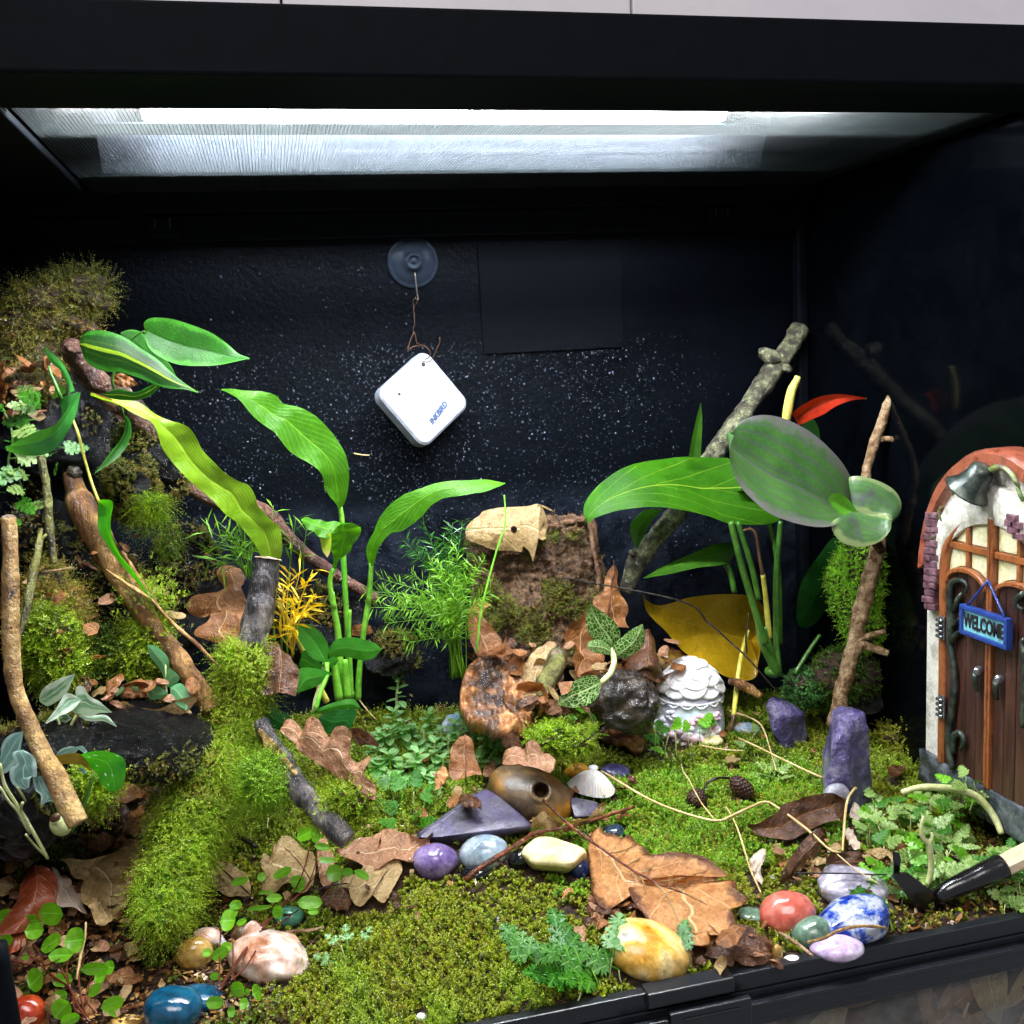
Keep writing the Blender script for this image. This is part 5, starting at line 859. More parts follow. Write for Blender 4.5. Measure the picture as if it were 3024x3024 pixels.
st1('violet grey flat pebble right of the shell',m_violet,stone('I',1700,490,125,55,5,.8,.06,1,17))
st1('pale blue grey pebble hidden under the orange rotten wood',m_bluegs if False else m_violet,stone('I',770,135,70,32,0,.9,.06,1,18),name='pebble')
one('white_quartz','rough white crystal lump behind the fuzzy plant','crystal',stone('I',420,120,130,95,-10,.8,.18,1.3,19,None,4,.7),m_clear)
one('orange_shell','rounded orange yellow shell tucked behind the white shell','shell',stone('I',1385,495,105,68,-20,.6,.04,1,20),m_orangesh)
# ribbed shell
hub=onG('I',1525,475,1.7); arc=line('I','1308,590 1340,640 1400,680 1480,705 1560,718 1640,715 1690,680 1700,640',('g',.5)); arc=resample(catmull(arc),97); n,m=28,97; V=np.zeros((n,m,3)); U=np.zeros((n,m,2))
for i in range(n):
    t_=.05+.95*i/(n-1); pt=hub*(1-t_)+arc*t_; rib=.075*np.abs(np.sin(np.linspace(0,math.pi*24,m)))*t_; bul=.75*math.sin(math.pi*min(1,t_*.97))**.8
    V[i]=pt+np.array([0,-.35,.94])*(rib+bul*(.45+.55*np.sin(np.linspace(0,math.pi,m))))[:,None]; 
    if i==n-1: V[i]+= (arc-hub)*(.02*np.abs(np.sin(np.linspace(0,math.pi*24,m))))[:,None]
Sh=Thing('cockle_shell','white ribbed fan shell right of the holed stone','shell'); Sh.part('shell',(V.reshape(-1,3),grid_faces(n,m)),m_shell); Sh.part('hinge',blob(hub+np.array([0,0,.1]),(.35,.3,.2),axes(),.1,1,3,3),m_shell); Sh.done()
st1('big yellow jasper with a grey spot at the front rail',m_yellowst,stone('J',990,1215,330,195,20,.8,.10,1.1,21,None,5))
Pk=Thing('agate_stone','large pinkish white and tan stone with a pointed end at lower left','stone'); P1=stone('H',235,1268,285,158,12,.75,.17,1.25,22,None,5); Pk.part('stone',P1,m_pinkst); Pk.part('point',stone('H',105,1120,75,120,25,.8,.15,1,24,None,4),m_pinkst); Pk.done()
st1('ochre yellow pebble with pale base left of the pinkish stone',m_ochre,stone('S',1110,610,105,95,0,.8,.1,1,25))
st1('pinkish brown pebble on top of the ochre one',m_pinkst,stone('S',1180,520,85,50,10,.8,.1,1,26))
st1('small brown pebble behind the pinkish stone',m_hag,stone('S',1375,500,55,50,0,.9,.1,1,27))
st1('glossy dark teal polished agate at the bottom edge',m_teal,join(stone('S',985,935,165,115,5,.8,.06,.9,28,None,5,.85),stone('S',1150,865,120,55,12,.8,.06,.9,29,None,4,.85)))
st1('glossy red brown stone in the lower left corner',m_redj,stone('S',150,950,115,95,10,.8,.10,1.25,30))
st1('dull blue green stone under the lime creeper',m_green,stone('H',370,985,105,72,0,.8,.06,1,31))
st1('yellow stone edge peeking at the bottom beside the teal agate',m_yellowst,stone('S',690,1030,130,40,0,.8,.10,1.25,32))
st1('salmon pink polished stone beside the front rail',m_salmon,stone('L',60,1110,205,150,-5,.8,.09,1.2,33,None,5))
st1('mottled green stone between salmon and blue stones',m_greeng,stone('L',235,1255,150,100,-20,.8,.07,1,34))
st1('blue and white mottled stone near the hoe blade',m_sodal,stone('L',560,1160,270,150,-14,.8,.2,1.2,35,None,5,.85))
st1('lumpy lavender grey stone behind the blue and white one',m_lav,stone('L',545,930,260,130,5,.8,.16,1.2,36,None,5,.85))
st1('pale lilac polished stone touching the front rail',m_lilac,stone('L',425,1370,195,82,0,.7,.08,1.2,37,None,4))
st1('green pebble behind the matted leaves at the rail',m_greeng,stone('J',1740,970,110,35,5,.8,.06,1,38))
st1('tiny yellowish pebble by the rail left of the lilac stone',m_ochre,stone('L',-15,1410,45,70,0,.8,.06,1,39),name='pebble')
st1('tiny white pebble by the rail under the green stone',m_ceram,stone('L',100,1460,65,28,0,.8,.06,1,40),name='pebble')
st1('small white pebble on the front moss',m_ceram,stone('H',1305,985+0,0.1,0.1) if False else stone('H',1315,1700,38,30,20,.8,.1,1,41),name='pebble')
st1('grey white pebble behind the raw amethyst lump',m_clear,stone('K',985,730,95,42,5,.8,.1,1,42),name='pebble')
st1('cream pebble in front of the flower house',m_cream,stone('K',725,815,85,40,0,.8,.06,1,43),name='pebble')
st1('dark wet stone at the foot of the mossy column',m_wetrock,stone('M',290,1430,95,60,0,.8,.15,1.3,44,22,4),name='wet_rock',cat='rock')
# amethysts
def crystal(name,label,c,pts,Y,dep,mat,seed,bev=.12):
    P=[]
    for x,y,k in pts: p=onY(c,x,y,Y+k); P.append(p)
    P=np.array(P); cc=P.mean(0); Q=P+np.array([.3,1,0])*dep; Q=cc+(Q-cc)*np.array([.8,1,.92]); 
    return one(name,label,'crystal',subdiv(hull(np.vstack([P,Q]),bev,2),4,.13,1.3,seed,1),mat)
g=onG('K',1270,880); crystal('raw_amethyst','chunky shiny violet amethyst lump behind the straw','K',((1130,600,.3),(1185,535,.8),(1290,552,.8),(1402,625,.5),(1412,780,.4),(1400,880,.3),(1250,890,-.2),(1160,745,0),(1300,640,-.2),(1180,640,-.1),(1290,860,-.3)),g[1],1.8,m_ameth,1)
g=onG('K',1700,1330); crystal('raw_amethyst','tall upright violet amethyst point before the thin twig','K',((1650,645,.4),(1720,612,.7),(1825,618,.6),(1858,760,.3),(1845,900,.2),(1852,1050,.2),(1875,1330,.2),(1600,1330,.2),(1530,1190,.2),(1575,950,.1),(1590,850,0),(1700,1000,-.5),(1740,1330,-.5),(1710,700,-.15)),g[1],2.0,m_ameth,2)
one('quartz_lump','milky grey quartz lump at the base of the tall amethyst','crystal',stone('K',1625,1210,100,95,0,.7,.12,1,3,g[1]-.8,4),m_amethg)
# cones
def cone(label,cx,cy,rx,ry,rot,seed):
    g=onG('K',cx,cy+ry*.6,.5); q=onY('K',cx,cy,g[1]+.3); s=cmpx('K',q); A=axes(rot); t=Thing('alder_cone',label,'cone',group='small dark cones on the moss')
    t.part('core',blob(q,(rx*s*.86,rx*s*.8,ry*s*.86),A,.05,1,seed,3),m_cone); V,F=ico(1); n=110; VV=[];k=0
    gs=[]
    for i in range(n):
        z_=1-2*(i+.5)/n; r_=math.sqrt(1-z_*z_); a=i*2.39996; d=np.array([r_*math.cos(a),r_*math.sin(a),z_]); c_=d*np.array([rx,rx*.95,ry])*s
        nn=nrm(d/np.array([rx,rx,ry])**1); up=nrm(np.array([0,0,1.])-nn*nn[2]+1e-6); sd=np.cross(nn,up); W_=rx*s*.17
        loc=c_*.93+ (V[:,:1]*sd*W_*1.15+V[:,1:2]*up*W_*.8+V[:,2:]*(nn*.8+up*-.5)*W_*.6); gs.append((q+loc@A,F))
    t.part('scales',join(*gs),m_cone,smooth=False); return t
c1=cone('round small dark cone left of its twin on the moss',622,1222,72,70,0,1); c1.part('stalk',twig('K','672,1175 690,1125 740,1092 800,1078 855,1084',('g',[1.0,1.6,1.3]),[8,9,9,9,10],7,.1),m_twigblk); c1.done()
cone('longer oval dark cone right of the round one',940,1148,72,108,-48,2).done()
# straws and fine stalks
def straw(label,s,h,r=8,c='K',mat=None): one('straw',label,'straw',twig(c,s,('g',h),r,6,.06,1),mat or m_straw)
straw('long bent pale straw running across the green moss','-60,1030 0,1065 260,1220 500,1320 755,1385 880,1345 1000,1290 1110,1250 1190,1285 1400,1440 1570,1590 1650,1612',[1.2,1.4,1.6,1.3,1.5,1.2],[7,8,9,9,9,9,9,9,9,9,9,8])
straw('straw folded into a sharp corner before the tall amethyst','860,600 1000,650 1070,690 1100,740 1120,790 1190,1030',[2.6,2.0,1.2],[6,6,6,5,5,4])
straw('straight straw leading to the corner by the tall amethyst','920,795 1060,860 1200,930 1500,1070 1740,1148 1744,1160 1700,1230 1680,1350 1662,1600',[1.6,1.6,1.8,2.0,2.4,1.3],[8,8,8,9,9,9,9,9,8])
straw('very thin straw lying over the round cone','510,980 530,1040 570,1100 650,1250 755,1385',[1.2,1.8,1.4],[3,4,5,5,5])
straw('thin straw bent down toward the salmon stone','830,1285 870,1350 920,1460 970,1620 1000,1720 1080,1900',[1.4,1.3,1.0],[6,7,7,7,7,6])
straw('fine straw beside the flower house base','640,845 760,870 860,882 960,885',[1.1,1.1],[5,6,6,5])
straw('thin pale stalk on the moss by the wet grey branch','205,1410 240,1470 235,1560 225,1700 215,1800',[1.5,1.6,1.0],[5,6,5,5,4],'G')
straw('orange needle lying across the moss under the tall plant','805,790 860,870 930,960 985,1020',[1.0,1.0],[5,5,5,4],'G')
straw('thin pale stalk rising among the lower left creeper','490,430 485,520 460,620 440,760',[2.4,.8],[5,8,9,9],'S')
straw('brown dry stalk over the green and blue stones','215,1330 330,1300 450,1240 600,1210 720,1215 790,1225',[1.4,2.3,2.0,1.0],[12,13,12,12,11,9],'L',m_barkstick)
straw('brown twig stub lying at the rail near the green stone','0,1260 60,1290 150,1350 250,1430',[1.0,.9],[14,14,13,12],'L',m_twig)
straw('thin black twig before the lavender grey stone','120,820 300,820 500,822 700,830 850,828',[2.0,1.9],[5,6,6,6,5],'L',m_twigblk)
straw('thin pale root above the lavender grey stone','430,680 500,740 560,790 640,840 740,900',[2.2,2.0],[5,5,4,4],'L')
straw('short thick black stick lying on the moss by the mossy log','1600,828 1700,890 1830,970',[1.2,1.2],[17,18,14],'F',m_twigblk)
straw('pale twig between the moss clumps at left','300,575 400,565 480,550 520,548',[9,9],[7,8,7,5],'E',m_twig) if False else None
one('twig','thin dark horizontal twig before the black rock at left','twig',twig('E','300,578 400,565 480,552 530,550',[13,13.5],[8,9,8,5],6,.15),m_twig)
straw('black wet twig crossing under the lime creeper','520,800 600,780 700,755 790,745',[.9,.9],[6,7,7,5],'H',m_twigblk)
straw('dry brown stalk lying in front of the blue green stone','350,1095 420,1085 520,1080 620,1060',[.8,.8],[10,12,12,10],'H',m_twig)
# ================================================================ flower house
hb=onG('K',575,800,.2); HY=hb[1]+2.0; hc=onY('K',585,640,HY); s=cmpx('K',hc); base=onY('K',585,815,HY); top=onY('K',585,240,HY)[2]; zb=base[2]
Fh=Thing('flower_house','tiny ceramic house with a white petal roof and pastel flowers on its wall','ornament')
X1=np.array([1,0,0.]);Y1=np.array([0,1.,0]);Z1=np.array([0,0,1.]); Ht=top-zb
bd_=Fh.part('wall',lathe([(.01,0),(2.25,0),(2.5,.3),(2.62,Ht*.22),(2.55,Ht*.38),(2.42,Ht*.5),(2.35,Ht*.62),(.01,Ht*.62)],base,X1,Y1,Z1,48),m_cerblue)
def petal(ang,r0,z0,L_,W_,tilt,th=.16):
    n=14; p=[]
    for i in range(n): a=6.283*i/n; p.append((W_*math.sin(a),L_*.5*(1-math.cos(a))))
    d=X1*math.cos(ang)+Y1*math.sin(ang); sd=-X1*math.sin(ang)+Y1*math.cos(ang); dn=d*math.cos(tilt)-Z1*math.sin(tilt); nn=d*math.sin(tilt)+Z1*math.cos(tilt)
    V,F=prism(p,base+Z1*z0+d*r0,sd,dn,nn,th,.07); c_=base+Z1*z0+d*r0+dn*L_*.5; return V,F
for k,(cnt,r0,z0,L_,W_,ti,of) in enumerate(((10,1.5,Ht*.88,2.0,1.1,rad(56),0),(9,1.2,Ht*.925,1.75,1.05,rad(47),.35),(8,.85,Ht*.96,1.45,.95,rad(37),.1),(6,.35,Ht*1.0,1.15,.8,rad(20),.3),(4,0,Ht*1.02,.7,.5,rad(6),.5))):
    for i in range(cnt): Fh.part('roof_petal',petal(6.283*i/cnt+of,r0,z0,L_*random.uniform(.92,1.05),W_,ti+random.uniform(-.07,.07)),m_ceram,False)
Fh.part('roof_core',lathe([(.01,Ht*.58),(2.3,Ht*.58),(2.15,Ht*.70),(1.75,Ht*.82),(1.1,Ht*.92),(.01,Ht*.98)],base,X1,Y1,Z1,36),m_ceram)
vd=math.atan2(-(HY+44),-(base[0]-16.5)); 
def onw(a,z,r=2.6): return base+Z1*z+(X1*math.cos(a)+Y1*math.sin(a))*r
beads=[]
for i in range(70):
    a=vd-1.7+3.4*i/69; z=Ht*.60-.12-.34*abs(math.sin(i*.34)); beads.append(blob(onw(a,z,2.52),(.1,.1,.1),None,0,1,0,1))
Fh.part('lace_trim',join(*beads),m_ceram,sub=bd_)
beads=[blob(onw(vd-1.7+3.4*i/60,Ht*.575,2.5),(.13,.08,.1),None,0,1,0,1) for i in range(61)]; Fh.part('lace_trim',join(*beads),m_ceram,sub=bd_)
def flower(a,z,R_,mat,n=5,r=2.66):
    c_=onw(a,z,r); nn=X1*math.cos(a)+Y1*math.sin(a); sd=-X1*math.sin(a)+Y1*math.cos(a); gs=[]
    for i in range(n): b=6.283*i/n+a; gs.append(blob(c_+(sd*math.cos(b)+Z1*math.sin(b))*R_*.55,(R_*.5,R_*.5,R_*.38),None,.05,1,i,2))
    return join(*gs)
for a,z,R_,m in ((.15,.8,.95,m_cerpink),(-.35,1.25,1.0,m_cerpink),(.35,1.5,.6,m_ceram),(-.15,1.9,.7,m_ceram),(.75,1.2,.8,m_ceram),(-1.1,1.4,.9,m_cerblue),(.62,1.9,.62,m_cerpink),(-.05,2.3,.5,m_cerpink),(-.75,.6,.7,m_ceram),(.45,.5,.5,m_ceram),(-.9,2.1,.6,m_cerblue),(.85,2.7,.4,m_cerpink),(.25,2.75,.42,m_cerpink),(-.6,2.9,.5,m_cerblue)): Fh.part('wall_flower',flower(vd+a,z,R_,m),m,sub=bd_)
for a,z,tw in ((.28,1.9,.7),(.0,1.7,-.6),(.55,2.4,.4)): Fh.part('wall_leaf',blob(onw(vd+a,z,2.62),(.13,.13,.55),axes(tw*50),.05,1,2,3),m_cergreen,sub=bd_)
# measured window
wa=vd+.42; c_=onw(wa,1.2,2.56); nn=X1*math.cos(wa)+Y1*math.sin(wa); sd=-X1*math.sin(wa)+Y1*math.cos(wa)
Fh.part('window',prism([(-.27,-.4),(.27,-.4),(.27,.15),(0,.5),(-.27,.15)],c_,sd,Z1,nn,.12),m_hole,False,sub=bd_); Fh.done()
# ================================================================ fairy door, leaning on the right side panel
D0=onG('M',612,1800,.3); D0=CAM+(D0-CAM)*min(1,(57.9-CAM[0])/(D0[0]-CAM[0])); de1=np.array([0,-1.,0]); dn=np.array([-1.,0,0]); de2=nrm(np.array([0,0,1.])-dn*dn[2]); de1=nrm(np.cross(dn,de2)); de1=de1 if de1[1]<0 else -de1
def dp(x,y,off=0.0,c='M'):
    d=ray(c,x,y); o=D0+dn*off; t=((o-CAM)@dn)/(d@dn); q=CAM+d*t-o; return (q@de1,q@de2)
def dpoly(s,off=0.0): return [dp(*map(float,t.split(',')),off) for t in s.split()]
def dpr(poly,z0,t,bev=.04): return prism(poly,D0,de1,de2,dn,t,bev,z0)
apx=dp(1010,62,0); W2=apx[0]; Hh=apx[1]; 
Dr=Thing('fairy_door','tall arched toy door with brown planks, orange frame and a blue hanging sign','toy door')
def archpts(cx,hw,zs,hgt,n=24,p=2.0):
    """arch outline from left springing over the top to the right"""
    return [(cx-hw*math.cos(math.pi*i/n),zs+hgt*max(0,math.sin(math.pi*i/n))**(2/p)) for i in range(n+1)]
def ringpoly(outer,inner): return outer+inner[::-1]
zsp=dp(630,720)[1]         # where the roof starts
xi,_=dp(700,900); cx=W2
wallp=[(0.0,0)]+[(0.0,zsp)]+archpts(cx,W2,zsp+1.2,Hh-zsp-2.0)+[(2*W2,zsp),(2*W2,0)]
Dr.part('backing',dpr(wallp,-1.3,1.3,.05),m_stucco,False)
ri=archpts(cx,W2*.78,zsp+1.4,Hh-zsp-3.6); ro=archpts(cx,W2*1.06,zsp+.2,Hh-zsp)
def strip(outer,inner,z0,t,nm,mat,sub=None,sub2=1):
    n=len(outer); V=[];F=[]
    for i in range(n):
        o,q=np.array(outer[i]),np.array(inner[i])
        for p,z in ((o,z0),(o,z0+t*.8),((o*.8+q*.2),z0+t),((o*.25+q*.75),z0+t),(q,z0+t*.7),(q,z0)): V.append(D0+de1*p[0]+de2*p[1]+dn*z)
    for i in range(n-1):
        for k in range(5): F.append((i*6+k,(i+1)*6+k,(i+1)*6+k+1,i*6+k+1))
    F.append(tuple(range(6))); F.append(tuple((n-1)*6+k for k in range(5,-1,-1)))
    return Dr.part(nm,subdiv((np.array(V),F),sub2,.05,1.6,7),mat,True,sub=sub,sharp=40)
roof=strip(ro,archpts(cx,W2*.90,zsp+.8,Hh-zsp-1.9),-1.5,2.1,'roof_arch',m_terra)
# stucco band and orange inner frame
strip(archpts(cx,W2*.93,zsp-.5,Hh-zsp-1.5),archpts(cx,W2*.74,zsp-.4,Hh-zsp-3.9),0,.55,'stucco_arch',m_stucco)
fx0=dp(690,1300,.3)[0]; fx1=dp(722,1300,.3)[0]; 
fz=dp(700,1745,.3)[1]
fo=[(fx0,fz)]+archpts(cx,cx-fx0,dp(700,700,.3)[1],dp(960,385,.3)[1]-dp(700,700,.3)[1])+[(2*cx-fx0,fz)]
fi=[(fx1,fz)]+archpts(cx,cx-fx1,dp(700,700,.3)[1],dp(960,412,.3)[1]-dp(700,700,.3)[1])+[(2*cx-fx1,fz)]
strip(fo,fi,.0,.5,'door_frame',m_orangetrim)
# planks
zt=fi[12+1][1]; px0,px1=fx1,2*cx-fx1; ft=archpts(cx,cx-fx1,dp(700,700,.3)[1],dp(960,412,.3)[1]-dp(700,700,.3)[1])
def ztop(x):
    a=[p[0] for p in ft]; b=[p[1] for p in ft]; return float(np.interp(x,a,b))
zlow=dp(930,1850,.3)[1]*0+fz+.02
mid0,mid1=cx-.28,cx+.28
def hump(x,c_,hw,z0,h): return z0+h*math.sqrt(max(0,1-((x-c_)/hw)**2))
zA=dp(742,760,.3)[1]; zB=dp(830,692,.3)[1]
lw=(mid0-px0)
for side in (0,1):
    a0,a1=(px0,mid0) if side==0 else (mid1,px1); edges=np.linspace(a0,a1,5)
    for i in range(4):
        x0,x1=edges[i]+.035,edges[i+1]-.035; c_=(a0+a1)/2; top_=[(x,hump(x,c_,lw/2+.02,zA,zB-zA)-.1) for x in np.linspace(x1,x0,6)]
        g=prism([(x0,zlow),(x1,zlow)]+top_,D0,de1,de2,dn,.3+.05*random.random(),.05,-.02); Dr.part('plank',subdiv(g,2,.02,1.5,i),m_plank,False,sharp=30)
Dr.part('middle_post',dpr([(mid0+.04,zlow),(cx-.03,zlow),(cx-.03,ztop(cx)-.1),(mid0+.04,ztop(cx)-.1)],0,.5),m_orangetrim,False); Dr.part('middle_post',dpr([(cx+.03,zlow),(mid1-.04,zlow),(mid1-.04,ztop(cx)-.1),(cx+.03,ztop(cx)-.1)],0,.5),m_orangetrim,False)
# transom panes and bars
zt0=dp(785,565,.3)[1]; zbar0=zt0-.28; zbar1=zt0+.12
for side in (0,1):
    a0,a1=(px0,mid0) if side==0 else (mid1,px1); c_=(a0+a1)/2
    arc_=[(c_-(lw/2)*math.cos(math.pi*i/18),zA+(zB-zA)*math.sin(math.pi*i/18)) for i in range(19)]; ar2=[(c_-(lw/2-.32)*math.cos(math.pi*i/18),zA-.05+(zB-zA-.3)*math.sin(math.pi*i/18)) for i in range(19)]
    strip(arc_,ar2,.1,.42,'panel_arch',m_orangetrim)
    xm=a0+(a1-a0)*(.5 if side==0 else .5); bw=.14
    for q,(u0,u1) in enumerate(((a0,xm-bw),(xm+bw,a1))):
        xsn=np.linspace(u0+.06,u1-.06,7)
        Dr.part('window_pane',dpr([(x,zbar1+.05) for x in xsn]+[(x,max(zbar1+.12,ztop(x)-.12)) for x in xsn[::-1]],.0,.12,.03),m_pane,False)
        Dr.part('window_pane',dpr([(x,hump(x,c_,lw/2+.02,zA,zB-zA)+.04) for x in xsn]+[(x,zbar0-.05) for x in xsn[::-1]],.0,.12,.03),m_pane,False)
    Dr.part('window_bar',dpr([(a0,zbar0),(a1,zbar0),(a1,zbar1),(a0,zbar1)],.1,.28),m_orangetrim,False); Dr.part('window_bar',dpr([(xm-bw,zB+.05),(xm+bw,zB+.05),(xm+bw,ztop(xm)-.05),(xm-bw,ztop(xm)-.05)],.1,.25),m_orangetrim,False)
# iron scroll work
def iron(s,r,off=.55):
    pts=[D0+de1*a+de2*b+dn*off for a,b in dpoly(s,off)]; return tube(pts,np.array(r),10,None,.12,2,3,flat=1)
Dr.part('iron_scroll',iron('830,830 838,790 815,765 775,765 750,790 745,850 750,960 745,1100 770,1250 765,1400 745,1560 742,1680 760,1790',[.08,.16,.22,.26,.26,.22,.2,.22,.24,.24,.24,.24,.2]),m_iron)
Dr.part('iron_scroll',iron('752,930 775,900 790,860 810,830',[.18,.2,.16,.08]),m_iron); Dr.part('iron_scroll',iron('750,1010 780,985 805,970 812,950 795,945',[.14,.18,.16,.12,.08]),m_iron); Dr.part('iron_scroll',iron('752,1100 775,1060 800,1040 818,1050',[.2,.18,.14,.08]),m_iron)
Dr.part('iron_scroll',iron('765,1700 760,1640 780,1595 810,1600 820,1650 800,1680',[.2,.22,.24,.22,.16,.1]),m_iron)
Dr.part('iron_scroll',iron('1148,830 1120,850 1105,880 1120,910 1140,920',[.16,.2,.2,.16,.1]),m_iron); Dr.part('iron_scroll',iron('1150,1080 1130,1100 1150,1180 1148,1400 1140,1560',[.1,.2,.2,.2,.18]),m_iron)
for y in (1020,1450):
    a,b=dp(697,y,.6); hi=Dr.part('hinge',dpr([(a-.28,b-.75),(a+.28,b-.75),(a+.28,b+.75),(a-.28,b+.75)],.45,.18,.06),m_silver,False)
    for k in range(4): z=b-.55+k*.36; Dr.part('hinge_knuckle',tube([D0+de1*(a-.26)+de2*z+dn*.72,D0+de1*(a+.26)+de2*z+dn*.72],[.12],10,4),m_silver,sub=hi)
for x,y in ((903,1255),(1015,1300)):
    a,b=dp(x,y,.5); kn=Dr.part('handle',blob(D0+de1*a+de2*b+dn*.55,(.36,.24,.34),None,.05,1,1,3),m_silver); Dr.part('handle_drop',tube([D0+de1*a+de2*(b-.1)+dn*.75,D0+de1*(a-.05)+de2*(b-.7)+dn*.72,D0+de1*(a-.02)+de2*(b-1.25)+dn*.6],[.2,.19,.12],10),m_iron,sub=kn)
# sign
sa=dpoly('808,888 1068,878 1090,1060 822,1052',.9); sx0=sa[0][0]; sx1=sa[1][0]; sz1=sa[0][1]; sz0=sa[3][1]; sz1b=sa[1][1]
sg=Dr.part('welcome_sign',dpr([(sx0,sz0),(sx1,sz0+.0),(sx1,sz1),(sx0,sz1)],.62,.3,.05),m_signblue,False,label='small blue framed sign reading WELCOME')
fw=.26; Dr.part('sign_panel',dpr([(sx0+fw,sz0+fw*1.1),(sx1-fw,sz0+fw*1.1),(sx1-fw,sz1-fw*1.1),(sx0+fw,sz1-fw*1.1)],.9,.03,.0),m_signcyan,False,sub=sg)
for (xa,xb,za,zb_) in ((sx0,sx1,sz1-fw,sz1),(sx0,sx1,sz0,sz0+fw),(sx0,sx0+fw,sz0+fw,sz1-fw),(sx1-fw,sx1,sz0+fw,sz1-fw)): Dr.part('sign_frame',dpr([(xa,za),(xb,za),(xb,zb_),(xa,zb_)],.91,.16,.05),m_signblue,False,sub=sg)
V,F=text('WELCOME',(sz1-sz0)*.62,.03,(sx1-sx0)-2*fw-.1,0,.03); V=np.array([D0+de1*((sx0+sx1)/2+x)+de2*((sz0+sz1)/2+y*1.05)+dn*(.96+z) for x,y,z in V]); Dr.part('sign_lettering',(V,F),m_hole,False,sub=sg)
kx=(sx0+sx1)/2-.1; kz=dp(930,765,.9)[1]
for xx in (sx0+.5,sx1-.4): Dr.part('sign_cord',tube([D0+de1*xx+de2*sz1+dn*.85,D0+de1*kx+de2*kz+dn*.6],[.08],6,5),m_signblue,sub=sg)
# bell
bc=[dp(935,150,1.0),dp(850,270,1.3)]; b0=D0+de1*bc[0][0]+de2*bc[0][1]+dn*1.0; b1=D0+de1*bc[1][0]+de2*bc[1][1]+dn*1.4; bx=nrm(b1-b0); BL=np.linalg.norm(b1-b0); u=nrm(np.cross(bx,[0,0,1.])); v=np.cross(bx,u)
be=Dr.part('bell',lathe([(.01,-.15),(.45,-.1),(.75,.15),(.8,BL*.45),(.95,BL*.75),(1.3,BL*.98),(1.4,BL*1.04),(1.2,BL*1.04),(.8,BL*.7),(.01,BL*.5)],b0,u,v,bx,28),m_iron)
Dr.part('bell_clapper',blob(b1+bx*.05,(.28,.28,.4),None,.05,1,1,2),m_silver,sub=be); Dr.part('bell_bracket',iron('960,165 1000,150 1040,150 1080,190 1110,240',[.2,.22,.14,.12,.1],.8),m_vine,sub=be)
# vine and bricks
Dr.part('vine',join(iron('765,300 755,230 790,210 830,180 840,150',[.06,.1,.1,.08,.06],.75),iron('700,440 685,400 690,370 715,360',[.06,.1,.1,.06],.55),iron('645,640 650,560 640,530 670,520',[.06,.1,.1,.06],.6),iron('1110,240 1125,290 1145,330',[.1,.12,.1],.7),iron('1000,140 1050,150 1090,190 1120,250',[.1,.12,.12,.1],.75)),m_vine)
rs=random.Random(4); y=400
while y<905:
    for k in range(2):
        x=(690,660)[k]+rs.uniform(-8,8)-(y-400)*.03; a,b=dp(x,y,.2); 
        if a>-.3: Dr.part('brick',dpr([(a-.35,b-.3),(a+.3,b-.3),(a+.3,b+.12),(a-.35,b+.12)],.0,.62+rs.uniform(0,.15),.08),m_brickp,False)
    y+=38
for x,y in ((1105,420),(1130,460),(1110,490),(1140,520),(1095,450)): a,b=dp(x,y,.4); Dr.part('brick',dpr([(a-.4,b-.2),(a+.4,b-.2),(a+.4,b+.2),(a-.4,b+.2)],.1,.7,.08),m_brickp,False)
stp=[(a,b) for a,b in (( -.2,fz-2.2),(2*W2,fz-2.2),(2*W2,fz),(-.2,fz))]; Dr.part('step',subdiv(prism(stp,D0,de1,de2,dn,.4,.1,0),3,.12,1.4,3),m_stonegrey)
Dr.done()
# ================================================================ hoe
q0=onY('L',1640,775,2.2); HYs=2.2
hA=onY('L',1640,775,1.5); hBp=onY('L',2000,600,.9); s=cmpx('L',hA)
Ho=Thing('toy_hoe','small toy garden hoe with black metal head and pale wooden handle','garden tool',noocc=True)
hd=Ho.part('handle',tube([hA,hBp],[80*s,88*s],8,8,.0),m_handle,False)
Ho.part('ferrule',tube([onY('L',1650,770,1.5),onY('L',1400,880,1.6),onY('L',1250,945,1.7),onY('L',1180,1010,1.8)],[92*s,86*s,74*s,66*s],18,20,.03,2,1),m_hoeb)
def plate(s_,Y,t_,c='L'):
    P=line(c,s_,Y); c0_=P.mean(0); nn=nrm(np.array([-.15,-1,.25])); Q=P+(-nn)*t_; n=len(P); F=[tuple(range(n)),tuple(range(2*n-1,n-1,-1))]+[(i,n+i,n+(i+1)%n,(i+1)%n) for i in range(n)]; return np.vstack([P,Q]),F
Ho.part('blade',plate('843,850 900,822 955,820 1040,885 1130,955 1190,925 1260,960 1250,1060 1235,1120 1243,1225 1205,1235 1120,1215 1060,1140 1000,1060 940,970',1.7,.3),m_hoeb,False)
Ho.part('prong',plate('848,660 890,670 900,720 890,820 848,838',2.4,.15),m_hoeb,False); Ho.done()
